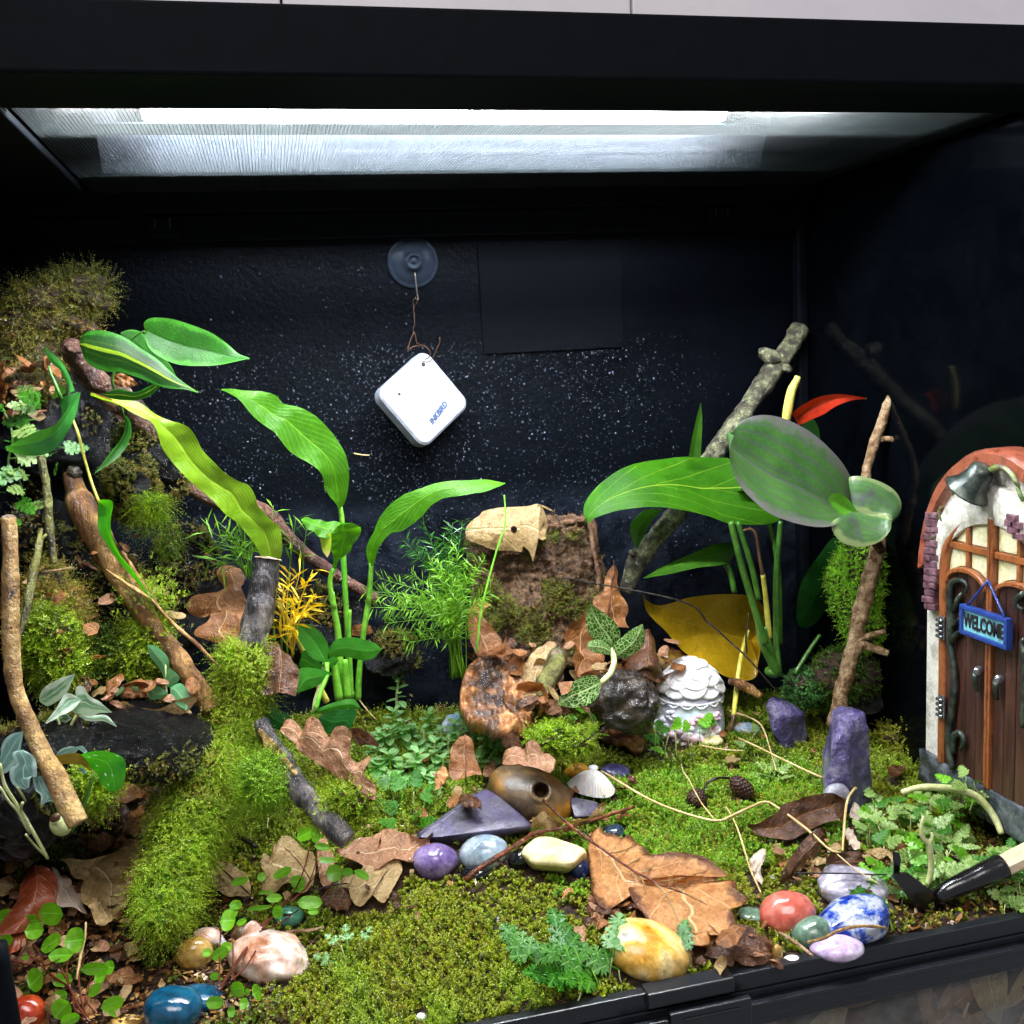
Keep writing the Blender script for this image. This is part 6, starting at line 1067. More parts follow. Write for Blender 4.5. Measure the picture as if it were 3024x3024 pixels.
# ================================================================ leaves behind the lower glass
for i in range(56):
    x0=rng.uniform(30,61); z0=rng.uniform(-9,-1.2); a=rng.uniform(0,6.28); Lh=rng.uniform(1.8,3.8); d=np.array([math.cos(a),.0,math.sin(a)]); sd=np.array([-math.sin(a),.0,math.cos(a)]); c_=np.array([x0,.13+.0*i,z0]); w_=Lh*rng.uniform(.3,.5); yy=lambda k: np.array([0,.02+.09*((i%3)),0])
    A=[c_-d*Lh+yy(0),c_-d*Lh*.4+sd*w_+yy(0),c_+d*Lh*.3+sd*w_*.9+yy(0),c_+d*Lh+yy(0)]; B=[c_-d*Lh+yy(0),c_-d*Lh*.4-sd*w_+yy(0),c_+d*Lh*.3-sd*w_*.9+yy(0),c_+d*Lh+yy(0)]
    one('dead_leaf','brown dead leaf pressed flat behind the lower front glass','dead leaf',sheet(A,B,n=16,m=9,crump=.05,cf=1.5,seed=i),(m_oak1,m_oak2,m_oak3,m_oak4,m_oak1)[i%5],group='dead leaves pressed behind the lower front glass',noocc=True)
# ================================================================ moss
def frames(d):
    a=np.where(np.abs(d[:,2:3])<.9,np.array([[0,0,1.]]),np.array([[1.,0,0]])); X=nrm(np.cross(d,a)); return X,np.cross(d,X)
def moss(name,label,P,N,L,K=14,lf=.16,wf=.32,tilt=.5,bend=.35,pal=('#5f7a14','#7c8f1c','#3f5a10'),tip='#a8b83a',cat='moss',dens=None,droop=0.0,seed=0,open_=.9):
    r=np.random.default_rng(seed+100); S=len(P); L=r.uniform(L[0],L[1],S)*np.clip(.85+.55*n3(P,1.1,seed+8,3),.35,1.6)*(nearL(P) if name in('moss_carpet','moss_patch') else 1.0); d=nrm(N+r.normal(size=(S,3))*tilt*.5); X,Y=frames(d)
    a=r.uniform(0,6.28,S); bv=(X*np.cos(a)[:,None]+Y*np.sin(a)[:,None])*(bend*r.uniform(.2,1,S))[:,None]+np.array([0,0,-droop])
    t=np.linspace(.12,1,K)[None,:,None]; pos=P[:,None]+(d[:,None]*t+bv[:,None]*t*t)*L[:,None,None]
    ang=np.arange(K)[None]*2.4+r.uniform(0,6.28,(S,1))+r.normal(0,.3,(S,K)); side=X[:,None]*np.cos(ang)[...,None]+Y[:,None]*np.sin(ang)[...,None]
    dt=nrm(d[:,None]+2*bv[:,None]*t); ld=nrm(dt*r.uniform(.5,1.0,(S,K,1))+side*open_); l=(lf*(1.15-.55*t[...,0])*r.uniform(.7,1.3,(S,K)))[...,None]
    wv=nrm(np.cross(ld,dt))*l*wf; b=pos; m1=pos+ld*l*.45+wv; m2=pos+ld*l*.45-wv; tp=pos+ld*l
    V=np.stack([b,m1,tp,m2],2).reshape(-1,3); F=np.arange(len(V)).reshape(-1,4)
    C=np.array([rgb(c)[:3] for c in pal]); w_=n3(P,.5,seed+5,3)*.9+r.normal(0,.35,S); idx=np.clip(((w_+1)/2*len(C)).astype(int),0,len(C)-1); c=C[idx]*r.uniform(.75,1.25,(S,1)); T=np.array(rgb(tip)[:3])
    cc=c[:,None]*(1-.55*t**2)+T*(.55*t**2); cc=np.repeat(cc[:,:,None],4,2).reshape(-1,3)
    return one(name,label,cat,(V,F),m_moss,kind='stuff',smooth=False,col=cc,noocc=True)
def free(x,y): return ~OCC[np.clip((x*5).astype(int),0,309),np.clip(((y+.5)*5).astype(int),0,179)]
# ground carpet, thin or missing where soil and litter show
LITTER=[]
def carpetmask(x,y):
    P=np.stack([x,y,0*x],-1); k=n3(P,.22,91,3)
    m=1.1-.0*x; m=m*np.clip(1.5-1.2*np.clip(k,0,1)*1.2,0,1)
    m=m*(1-.93*(1-ss(11.5,15.5,x+.28*(y-8)))*1.0)                       # litter at the far left
    m=m*(1-.85*ss(44,48,x)*(1-ss(8.5,11,y)))                             # litter at the right front
    m=m*(1-.55*np.exp(-(((x-33)/5)**2+((y-9.5)/3)**2)))
    return np.clip(m,0,1)
NEAR=OCC.copy()
for a_ in range(1,8):
    for b_ in (-2,-1,0,1,2): NEAR|=np.roll(np.roll(OCC,-a_,1),b_,0)
def nearL(P): return np.where(NEAR[np.clip((P[:,0]*5).astype(int),0,309),np.clip(((P[:,1]+.5)*5).astype(int),0,179)],.5,1.0)
def carpet(n,seed,y0,y1,x0=9,x1=60):
    r=np.random.default_rng(seed); x=r.uniform(x0,x1,n); y=r.uniform(y0,y1,n); k=(r.random(n)<carpetmask(x,y))&free(x,y); x,y=x[k],y[k]; return x,y
x,y=carpet(27000,1,.3,16.5); z=zg(x,y); P=np.stack([x,y,z],-1); N=np.tile([0,-.12,1.],(len(x),1))
split=n3(P,.3,77,2)
q=split<.45
moss('moss_carpet','short dense yellow green moss carpet in the front of the tank floor',P[q],N[q],(.35,1.05),14,.19,.34,.8,.4,('#3c4c0a','#66760f','#828e18','#5c4a1c','#5a7010','#42600c','#7a6a1c'),'#b4bc3c',seed=1)
moss('moss_carpet','tufts of longer pale green moss scattered through the front moss carpet',P[~q],N[~q],(.7,1.4),18,.17,.26,.9,.6,('#4f6c0e','#6f8c18','#8aa428'),'#c0cc50',seed=2)
x,y=carpet(21000,2,16.5,32.3); z=zg(x,y); P=np.stack([x,y,z],-1); N=np.tile([0,-.15,1.],(len(x),1))
moss('moss_carpet','green and olive moss carpet toward the back of the tank floor',P,N,(.5,1.2),11,.22,.36,.8,.3,('#3c560c','#577414','#71881c','#5a5c14','#8a8228'),'#a4b438',seed=3)
x=rng.uniform(30,52,5200);y=rng.uniform(8,20,5200); k=free(x,y); x,y=x[k],y[k]; P=np.stack([x,y,zg(x,y)],-1); 
moss('moss_carpet','bright fresh green moss in the middle right around the dark cones',P,np.tile([0,-.2,1.],(len(x),1)),(.8,1.25),15,.19,.32,.8,.3,('#4a7a10','#5f9618','#3f6c0e'),'#a0c840',seed=4)
x=rng.uniform(.5,14,6000);y=rng.uniform(.5,16,6000); k=free(x,y)&(n3(np.stack([x,y,0*x],-1),.35,31)>.05); x,y=x[k],y[k]; P=np.stack([x,y,zg(x,y)],-1)
moss('moss_patch','patchy dark green and brown moss between leaves at lower left',P,np.tile([0,-.1,1.],(len(x),1)),(.5,1.2),12,.2,.32,.9,.5,('#2c4a10','#45641a','#5a5a20','#6a4c28'),'#8aa038',seed=5)
def surf(V,F,n,seed=0,face=None):
    V=np.asarray(V); T=[]
    for f in F:
        for i in range(1,len(f)-1): T.append((f[0],f[i],f[i+1]))
    T=np.array(T); a,b,c=V[T[:,0]],V[T[:,1]],V[T[:,2]]; nn=np.cross(b-a,c-a); ar=np.linalg.norm(nn,axis=1); nn=nrm(nn); cen=(a+b+c)/3
    w_=ar*((np.sum(nn*nrm(CAM-cen),1)>-.25)|(nn[:,2]>.2))
    r=np.random.default_rng(seed); k=r.choice(len(T),n,p=w_/w_.sum()); u=r.random((n,2)); u=np.where(u.sum(1,keepdims=True)>1,1-u,u)
    return a[k]+(b-a)[k]*u[:,:1]+(c-a)[k]*u[:,1:],nn[k]
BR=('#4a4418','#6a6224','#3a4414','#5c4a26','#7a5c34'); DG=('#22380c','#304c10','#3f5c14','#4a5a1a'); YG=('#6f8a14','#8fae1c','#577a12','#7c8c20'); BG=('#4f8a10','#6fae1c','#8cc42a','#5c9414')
def clump(label,c,x,y,rx,ry,rd,Y,n,pal,tip,L=(.5,1.2),K=14,seed=0,rot=0,base=True,amp=.34,lf=.18,wf=.28,tilt=1.3,bend=.8,droop=.12,name='moss_clump'):
    r_=random.Random(seed); gs=[]
    for k in range(6):
        u,v_=r_.uniform(-.55,.55),r_.uniform(-.6,.6); f_=r_.uniform(.5,.78); gs.append(stone(c,x+u*rx,y+v_*ry,rx*f_,ry*f_*r_.uniform(.7,1.1),rot+r_.uniform(-30,30),rd,.3,1.9,seed+k,Y+r_.uniform(-.6,.5),3))
    g=join(*gs)
    if base: one('moss_mound','dark earthy core of the '+label,'mound',g,m_soil,kind='stuff')
    P,N=surf(g[0],g[1],n,seed); moss(name,label,P,N,L,K,lf,wf,tilt,bend,pal,tip,seed=seed+10,droop=droop)
clump('brownish moss mound on the topmost rock at upper left','A',420,400,380,210,.9,27.5,2600,BR,'#8a8a3c',(.7,1.6),16,1,lf=.17,wf=.2)
clump('hanging brown moss below the topmost mound at the left wall','A',180,760,260,300,.7,27,1900,BR,'#7a7a34',(.6,1.4),16,2,lf=.17,wf=.2,droop=.2)
clump('shaggy brown and green moss clump behind the pale stick','E',380,820,170,230,.8,16,1700,('#6a5a24','#7a6a2c','#5a6a1c','#8a6a38'),'#a89c4c',(.6,1.5),18,3,lf=.16,wf=.2,droop=.1)
clump('olive moss clump beside the pale stick above the ivy','E',310,1180,190,260,.8,14.5,1900,YG,'#a8b440',(.6,1.4),16,4,lf=.17,wf=.24)
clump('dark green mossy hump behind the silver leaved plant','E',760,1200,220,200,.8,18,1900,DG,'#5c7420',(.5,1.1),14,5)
clump('lighter moss hump under the golden branch','E',1010,1130,170,210,.8,17.5,1700,YG,'#a4a83c',(.6,1.3),16,6)
clump('ragged yellow green moss tuft hanging from the knobbly rock','E',1080,130,55,110,.8,22.2,520,YG,'#b0bc48',(.8,2.2),22,7,lf=.15,wf=.2,tilt=1.3,bend=.9,droop=.7,rot=-25)
clump('small moss drip hanging from the rock edge','E',1210,380,50,90,.8,22,260,DG,'#8a9a38',(.6,1.4),18,8,lf=.14,wf=.2,droop=.5)
clump('yellow green moss behind the begonia stem','F',640,560,130,130,.8,10,900,YG,'#b8c048',(.6,1.2),16,9)
clump('bright green moss column under the orchid','M',205,850,150,290,.8,22.8,3000,BG,'#c4e060',(.5,1.1),14,10,lf=.16,wf=.25)
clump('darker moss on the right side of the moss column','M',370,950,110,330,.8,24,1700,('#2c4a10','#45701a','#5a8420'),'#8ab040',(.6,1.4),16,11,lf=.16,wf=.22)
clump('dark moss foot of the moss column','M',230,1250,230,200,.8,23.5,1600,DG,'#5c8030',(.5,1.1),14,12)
clump('blue green moss bump behind the raw amethyst lump','K',1440,420,160,110,.9,24,1300,('#2c5a2c','#3f7a3c','#5a8a4a'),'#7aaa6a',(.4,.8),12,13)
clump('olive moss bank right of the raw amethyst lump','K',1480,520,130,50,.9,25,500,YG,'#a4b440',(.5,1.0),13,14)
clump('yellow moss bank left of the fairy door','M',480,1650,150,90,.9,20,1500,('#7a7a18','#98982c','#5f6c14','#8a6a20'),'#b8b448',(.6,1.2),14,15)
clump('feathery moss hump behind the wet grey branch','G',190,1480,130,180,.8,11.0,1700,('#3a6410','#558018','#709c20','#3c5410'),'#a8c440',(.4,1.3),20,16,lf=.15,wf=.22)
clump('yellow green moss tuft behind the wet grey branch end','G',760,1620,190,110,.9,9.8,1100,YG,'#b0b840',(.6,1.2),14,17)
clump('green moss around the low cloverlike plant before the dark stone','I',1250,215,240,60,.9,17.5,1300,YG,'#9cb43c',(.5,1.1),14,19)
clump('low bank of dark moss and soil at the foot of the fairy door','L',1560,215,330,60,.5,8.6,1900,DG,'#6a7c2c',(.4,1.0),12,21)
# feathery moss on the log
tv=tube(lg,np.array([.8,.9,1.0,1.15,1.3,1.3,1.15,.8,.35])+.15,24,90,.15,1.1,10); P,N=surf(tv[0],tv[1],9500,3)
u=n3(P,1.1,12,2); k=u<.5; moss('log_moss','bright yellow green feathery moss coating the fallen log',P[k],N[k],(.5,1.6),26,.14,.2,1.7,1.0,('#4a7410','#6a9418','#88a820','#5a6c18','#94a034','#3c5c10'),'#b8cc48',seed=20,droop=.35)
P,N=surf(tv[0],tv[1],1500,5); moss('log_moss','dull brownish moss fringe at the upper end of the mossy log',P[P[:,1]>11],N[P[:,1]>11],(.4,1.0),14,.15,.25,1,.5,('#8a7a34','#6a7020','#a0903c'),'#c8b860',seed=21)
st=line('G','95,560 70,640 120,760',[16.0,15.2]); tv2=tube(st,[.8,.85,.9],18,20,.3,1,4); P,N=surf(tv2[0],tv2[1],420,6); moss('log_moss','pale moss collar round the foot of the grey stump',P,N,(.2,.7),16,.14,.25,.9,.5,('#a09a3c','#8aa028','#6a8a1c'),'#c8c860',seed=22)
P=A2[7]+rng.normal(size=(500,3))*np.array([.9,.5,.7])+np.array([.6,0,.4]); moss('branch_moss','small moss tufts clinging to the golden branch',P,np.tile([0,-.4,.9],(500,1)),(.3,.7),12,.12,.25,.9,.5,YG,'#b8c050',seed=23)
# moss on the rocks
for o in [o for o in COL.objects if o.name.startswith('wet_rock') and o.type=='MESH' and o.location.x<24]:
    me=o.data; Vw=np.array([v.co[:] for v in me.vertices])+np.array(o.location); Fw=[tuple(p.vertices) for p in me.polygons]; P,N=surf(Vw,Fw,1500,len(Vw)%97); k=(n3(P,.4,int(o.location.x*7)%50+200,3)>.12)&(P[:,2]>zg(P[:,0],P[:,1])+.6); P,N=P[k],N[k]
    if len(P)>60: moss('rock_moss','thin olive and brown moss film on the '+o['label'].split(' behind')[0].split(' under')[0].split(' lying')[0].split(' at the')[0],P,N,(.25,.9),12,.15,.24,1.0,.6,('#3c4a14','#5a5a1c','#6a4c28','#2c3c10'),'#8a8c3c',seed=int(o.location.x*10)%40+40)
# moss on the cork
P=CK; nn=np.tile([0,-.9,.35],(len(P),1)); P0=P.copy(); mk_=(n3(P,.7,44,3)>.10)&(P[:,2]<P[:,2].max()-1.6); P=P[mk_]; P=P[np.random.default_rng(3).permutation(len(P))[:2200]]; P=np.repeat(P,2,0)+rng.normal(0,.12,(len(P)*2,3)); moss('cork_moss','olive and brown moss patches growing on the cork bark slab',P,np.tile([0,-.9,.35],(len(P),1)),(.3,.9),14,.13,.25,1.0,.6,('#4a5a14','#6a6a1c','#3c3c14','#6a4a24','#44651c'),'#8a943c',seed=24)
# ================================================================ loose litter
n=16000; x=np.r_[rng.uniform(.3,59.5,9000),rng.uniform(.3,14,5000),rng.uniform(42,59,2000)]; y=np.r_[rng.uniform(.35,31,9000),rng.uniform(.3,14,5000),rng.uniform(.3,9,2000)]; w_=1-carpetmask(x,y)*.86; k=(rng.random(n)<w_); x,y=x[k],y[k]; n=len(x); s=rng.lognormal(-1.9,.5,n).clip(.06,.5); a=rng.uniform(0,6.28,n); z=zg(x,y)+.12+rng.random(n)*.2
u=np.stack([np.cos(a),np.sin(a),rng.normal(0,.35,n)],-1)*s[:,None]; v=np.stack([-np.sin(a),np.cos(a),rng.normal(0,.35,n)],-1)*(s*rng.uniform(.25,.8,n))[:,None]; c=np.stack([x,y,z],-1)
V=np.stack([c-u,c-v+u*.2,c+u*.9,c+v],1).reshape(-1,3); pc=np.array([rgb(h)[:3] for h in ('#2c1a10','#4a2e1a','#6a4426','#8a6438','#1c120c','#a88452','#3a2a20')]); cc=np.repeat(pc[rng.integers(0,7,n)],4,0)
one('leaf_litter','small brown bark and leaf crumbs strewn over the soil','litter',(V,np.arange(len(V)).reshape(-1,4)),m_litter,kind='stuff',smooth=False,col=cc,noocc=True)
n=70; 
gs=[blob((rng.uniform(2,58),0,0),(1,1,1),None,0,1,0,1) for _ in range(0)]
P=P0[np.random.default_rng(5).permutation(len(P0))[:1600]]; moss('cork_fibres','dark brown rootlets and crumbs stuck to the face of the cork slab',P,np.tile([0,-.9,.1],(len(P),1)),(.2,.8),7,.14,.3,1.3,.9,('#2c1c12','#4a3020','#6a4a30','#8a6a48','#1c120c'),'#6a4a30',cat='litter',seed=26,droop=.3)
# curled leaf fragments
def bits(name,label,regs,n,seed,mats,size=(.5,1.3)):
    r=np.random.default_rng(seed); G=[[] for _ in mats]
    for i in range(n):
        c,x0,y0,x1,y1,h0,h1=regs[i%len(regs)]; q=onG(c,r.uniform(x0,x1),r.uniform(y0,y1),r.uniform(h0,h1)) if h1<10 else onY(c,r.uniform(x0,x1),r.uniform(y0,y1),r.uniform(h0,h1)); L_=r.uniform(*size); W_=L_*r.uniform(.35,.7); a=r.uniform(0,6.28); el=r.uniform(-.5,.7)
        d=np.array([math.cos(a)*math.cos(el),math.sin(a)*math.cos(el),math.sin(el)]); s_=nrm(np.cross(d,nrm(r.normal(size=3)*.5+np.array([0,-.4,1.])))); A=[];B=[]
        for u_ in (0,.2,.45,.7,.9,1): w=W_*math.sin(math.pi*(.06+.88*u_))*r.uniform(.6,1.2) if 0<u_<1 else .02; A.append(q+d*L_*(u_-.5)+s_*w); B.append(q+d*L_*(u_-.5)-s_*w*r.uniform(.6,1.1))
        G[int(r.integers(len(mats)))].append(sheet(A,B,n=12,m=7,fold=r.uniform(-.35,.35),crump=.12,cf=2.2,seed=i%9))
    t=Thing(name,label,'litter',kind='stuff',noocc=True)
    for g,m in zip(G,mats):
        if g: t.part('leaf_fragments',join(*g),m,stuff=True)
    t.done()
LM3=[m_oak1,m_oak2,m_oak3,m_oak4]
bits('leaf_fragments','torn curled brown leaf fragments heaped at the foot of the cork slab',[('C',640,1200,1350,1480,23,26),('C',430,1200,760,1500,24,26),('C',1150,1330,1700,1560,22.5,24.5),('C',1500,1150,1950,1450,24.5,27.5),('C',800,1500,1350,1850,18,20)],120,1,LM3,(.7,1.9))
bits('leaf_fragments','brown leaf fragments littering the lower left corner under the creeper',[('F',0,1050,900,1930,.3,1.3),('S',0,300,800,1000,.3,1.1),('F',500,500,1100,1100,.4,1.4)],150,2,LM3,(.4,1.2))
bits('leaf_fragments','wet leaf fragments scattered between the stones and straws at right',[('K',1150,1500,1850,1930,.3,1.2),('J',1350,1000,1932,1330,.3,1.1),('L',250,620,900,1150,.3,1.2),('J',560,850,1000,1050,.3,.8)],110,3,LM3,(.4,1.1))
bits('leaf_fragments','small brown leaf pieces caught in the moss across the middle',[('H',350,300,1300,1000,.6,1.1),('I',0,300,1300,700,.6,1.3),('G',800,700,1900,1800,.5,1.2),('K',700,400,1500,900,.7,1.2),('J',0,0,900,500,.8,1.1)],120,4,LM3,(.25,.8))
bits('leaf_fragments','brown leaf pieces lodged between the rocks and moss at the left wall',[('E',180,650,700,1480,13,15),('A',0,750,380,1150,22,25),('E',600,1330,1450,1600,13.5,15.5),('E',560,300,1000,900,17,21),('E',900,700,1300,1100,17,19)],110,5,LM3,(.4,1.3))
# ================================================================ ferns
def needlestem(pts,r,nl,count,start=.35,spread=1.0,rg=None,width=.055):
    P=resample(catmull(pts),30); g=tube(P,[r,r*.8,r*.4],5,14,0); V=[g[0]];F=list(g[1]);U=[g[2]]; nb=len(g[0])
    for i in range(count):
        t_=start+(1-start)*((i+rg.random())/count); k=t_*29; a=int(min(28,k)); p=P[a]+(P[a+1]-P[a])*(k-a); T=nrm(P[a+1]-P[a]); q=rg.normal(size=3); q=nrm(q-T*(q@T)); d=nrm(T*rg.uniform(.25,.9)+q*spread); L_=nl*rg.uniform(.6,1.2); w=nrm(np.cross(d,rg.normal(size=3)))*width
        bend=np.array([0,0,-.12])*L_; m1=p+d*L_*.5; tp=p+d*L_+bend
        V.append(np.array([p,m1+w,m1-w,tp])); F+=[(nb,nb+1,nb+3,nb+2)]; U.append(np.array([[.5,0],[.2,.5],[.8,.5],[.5,1]])); nb+=4
    return np.vstack(V),F,np.vstack(U)
rg=np.random.default_rng(12)
Fe=Thing('asparagus_fern','airy bush of thin stems with fine bright green needles left of the cork slab','plant')
bs=onY('C',380,1430,24)
tips=[(130,520,26,1),(30,700,25,0),(160,600,24.5,0),(260,420,27,1),(330,350,27,1),(400,330,27.5,1),(120,340,27,1),(440,560,26,1),(300,560,23,0),(360,540,22.5,0),(230,640,22.5,0),(470,650,23,0),(420,720,22,0),(60,860,23,0),(-60,900,22.5,0),(-120,960,22,0),(-180,860,23.5,0),(-260,950,22.5,0),(-150,1060,21.5,0),(20,1200,21.5,0),(-60,1140,22,0),(150,820,22,0),(520,880,22.5,0),(600,830,23,0),(560,600,25,0),(-300,830,24,0),(200,500,26.5,1),(60,520,27,1),(-20,470,27.5,1),(380,460,27,1),(300,700,21.5,0),(-200,740,24.5,0),(110,960,21.5,0),(240,960,21.3,0)]
for i,(x,y,Y,dk) in enumerate(tips):
    tp=onY('C',x,y,Y); b=bs+np.array([rg.normal(0,.3),rg.normal(0,.3),-.2]); md=b*.45+tp*.55+np.array([(bs-tp)[0]*.28,0,abs(tp[0]-bs[0])*.22+.5]); Fe.part('frond',needlestem([b,b*.7+md*.3+np.array([0,0,.5]),md,tp],.045,1.05,64 if dk else 56,.45,1.0,rg,.05),m_fernd if dk else m_fern)
Fe.done()
F2=Thing('yellow_fern','spray of narrow bright yellow leaves right of the grey stump','plant'); b=onY('G',400,560,18.5)
for x,y,Y in ((450,-30,17.5),(560,130,17.2),(330,60,17.5),(380,-20,18.2),(540,-40,18),(300,330,17),(480,230,17)):
    tp=onY('G',x,y,Y); F2.part('frond',needlestem([b+rg.normal(0,.1,3),(b+tp)/2+np.array([-.3,0,.2]),tp],.05,1.5,13,.35,.9,rg,.085),m_ferny)
for x,y in ((320,520),(360,560),(270,480)): F2.part('stem',twig('G',f'{x},{y} {x-10},{y-220} {x+15},{y-400}',19,[8,8,6],6,0),m_stem)
F2.done()
F3=Thing('fine_green_fern','sparse spray of long thin green leaves behind the cut stump','plant'); b=onY('B',330,1700,22.5)
for x,y,Y in ((0,1360,24),(100,1300,24),(230,1290,24),(340,1420,22),(240,1500,21.5),(60,1440,23),(330,1580,21),(120,1620,22),(180,1380,23),(20,1590,22.5),(300,1500,21.5),(500,1190,23),(660,1280,22.5),(740,1350,22.5)):
    tp=onY('B',x,y,Y); bb_=b if x<400 else onY('B',x-20,1750,22.5); F3.part('frond',needlestem([bb_+rg.normal(0,.15,3),(bb_+tp)/2+np.array([0,0,.8]),tp],.04,1.9,9,.3,.9,rg,.07),m_fern)
F3.done()
# ================================================================ small leafy plants
def leaflet(c,d,n,L_,W_,lobes=3,fold=.12):
    s=nrm(np.cross(n,d)); pts=[(0,0)]
    for k in range(1,lobes+1):
        t_=k/(lobes+1); w=W_*math.sin(math.pi*min(.95,t_**.75)); pts.append((t_-.10,w*.62)); pts.append((t_+.02,w*1.15))
    pts.append((1.0,0)); left=pts[1:-1]; out=[pts[0]]+left+[pts[-1]]+[(a,-b) for a,b in left[::-1]]
    V=[c+d*L_*.45]; U=[(.5,.45)]
    for a,b in out: V.append(c+d*L_*a+s*b*L_+n*(abs(b)*fold*L_-.08*L_*a*a)); U.append((.5+b,a))
    m=len(out); F=[(0,1+i,1+(i+1)%m) for i in range(m)]; return np.array(V),F,np.array(U)
def pleaf(base,d,n,size,pairs=3,lobes=3,W_=.34):
    d=nrm(d); s=nrm(np.cross(n,d)); n=np.cross(d,s); gs=[]
    for k in range(pairs):
        t_=.25+.5*k/max(1,pairs-1) if pairs>1 else .4; q=base+d*size*t_-n*.1*size*t_*t_; l=size*(.42-.07*k)
        for sg in (1,-1): gs.append(leaflet(q,nrm(d*.65+s*sg*.8),n,l,W_,lobes))
    gs.append(leaflet(base+d*size*.78-n*.06*size,d,n,size*.42,W_*1.15,lobes)); st_=tube([base,base+d*size*.8-n*.06*size],[.02*size+.012],4,3); return join(*gs,st_)
def patch(name,label,cat,items,mats,group=None,stemr=.035,lobes=3,pairs=3,W_=.44,facecam=.4):
    t=Thing(name,label,cat,group)
    for i,(gp,h,dirang,el,size) in enumerate(items):
        top=gp+np.array([0,0,h]); d=np.array([math.cos(dirang)*math.cos(el),math.sin(dirang)*math.cos(el),math.sin(el)]); n=nrm(np.array([0,0,1.])*(1-facecam)+nrm(CAM-top)*facecam+rg.normal(0,.22,3)); n=nrm(n-d*(n@d))
        t.part('leaf',pleaf(top,d,n,size,pairs,lobes,W_),mats[i%len(mats)])
        if h>.35: b_=gp+np.array([rg.normal(0,.25),rg.normal(0,.25),-.1]); t.part('stem',tube([b_,(b_+top)/2+rg.normal(0,.08,3),top],[stemr*1.3,stemr],6,5),m_stemp if i%3 else m_stem)
    return t.done()
it=[]
for i in range(230):
    x=rg.uniform(650,1900); y=rg.uniform(230,1230)
    if y>1260-(x-700)*.12 and x<1200: continue
    if x<1000 and y>640 and y<1000 and rg.random()<.8: continue
    g=onG('L',x,y,.1)
    if g[1]<3.0 and 700<x<1700 and y<1240 and y>500 : g[1]=3.0+rg.random()
    if g[1]<.6: g[1]=.6; 
    g[2]=float(zg(g[0],g[1])); it.append((g,rg.uniform(.2,1.6),rg.uniform(0,6.28),rg.uniform(-.1,.7),rg.uniform(.8,1.6)))
for i in range(46):
    q=onY('L',rg.uniform(1250,1900),rg.uniform(120,330),rg.uniform(6.5,9)); it.append((np.array([q[0],q[1],q[2]-.6]),.6,rg.uniform(0,6.28),rg.uniform(0,.8),rg.uniform(.8,1.5)))
it=[a for a in it if a[0][0]<57.5]
patch('parsley_plant','dense patch of pale green divided leaves at right behind the hoe','plant',it,[m_parsley2,m_parsley2,m_parsley,m_parsley2,m_round])
branch('thick_green_stem','thick pale green stem arching over the divided leaves below the fairy door',[('stem',twig('L','905,225 1000,195 1100,185 1300,200 1450,250 1550,350 1610,450 1640,530',[7.5,6.5,5],[20,24,26,26,28,28,26,22],12,.05),m_stemp)],cat='stem')
branch('pale_branching_stem','pale knotty stem standing before the divided leaves left of the hoe',[('stem',twig('L','1065,400 1050,480 1060,560 1105,600 1120,700 1118,820 1085,925',[2.8,2.4],[12,16,20,24,22,20,16],10,.15),m_stemp),('side_stem',twig('L','1105,600 1130,560 1125,520',[2.6,2.7],[16,14,8],8),m_stemp)],cat='stem')
def at(c,s,h=.1): return [onG(c,*map(float,t.split(',')),h) for t in s.split()]
def sprig(label,c,lst,mats,name='small_plant',**k):
    items=[]
    for (x,y,ang,size,h) in lst:
        g=onG(c,x,y,h); g[1]=max(g[1],.9); gp=g.copy(); gp[2]=float(zg(g[0],g[1])); items.append((gp,max(.1,g[2]-gp[2]),rad(ang),.45,size))
    patch(name,label,'plant',items,mats,**k)
sprig('bright divided green leaves hanging over the front rail before the yellow stone','J',[(200,1320,120,2.4,1.3),(470,1280,95,2.7,1.5),(760,1300,60,2.3,1.6),(620,1400,160,2.3,1.2),(520,1480,190,2.6,.9),(830,1430,150,2.2,1.0),(1130,1420,80,1.8,1.0),(1330,1400,60,1.9,1.2),(700,1520,200,2.2,.7),(940,1440,40,1.6,1.0),(420,1400,200,1.8,.9),(340,1300,150,1.8,.9),(1040,1450,120,1.4,.9)],[m_parsley,m_parsley3,m_parsley],pairs=3,lobes=4,facecam=.6)
sprig('single blue green leaf by the rail under the hoe blade','L',[(960,1290,115,2.3,.7),(880,1250,150,1.4,.6)],[m_parsley3],facecam=.6)
sprig('lime green ferny sprig in front of the flower house','K',[(330,700,130,1.7,2.6),(420,780,100,1.5,1.8),(470,760,60,1.5,2.0),(380,820,170,1.3,1.3),(400,890,200,1.3,.9),(440,900,250,1.2,.8),(640,730,30,1.6,1.6),(720,720,60,1.3,1.5),(560,760,80,1.2,1.6),(270,680,160,1.2,2.4)],[m_round,m_parsley],facecam=.6)
sprig('pale grey green rosette on the moss right of the cones','K',[(1180,1050,130,1.3,.6),(1180,1040,60,1.3,.6),(1200,1060,20,1.2,.6),(1170,1070,200,1.3,.5),(1210,1080,300,1.1,.5),(1130,1090,180,1.2,.6)],[m_parsley2],facecam=.3)
sprig('small dark green sprig between the raw amethyst and flower house','K',[(940,800,100,.9,.8),(1040,760,70,.9,.9),(1100,850,40,.9,.8),(980,860,150,.8,.7)],[m_parsley3,m_parsley2],facecam=.5)
sprig('bright green low plant under the jewel orchid leaf','C',[(1320,1640,90,1.0,1.6),(1300,1700,150,1.0,1.2),(1360,1660,30,.9,1.5),(1230,1760,160,.9,1.0),(1340,1760,60,.8,.8),(1190,1800,200,.9,.7),(1400,1800,330,.8,.7)],[m_parsley,m_round],facecam=.6)
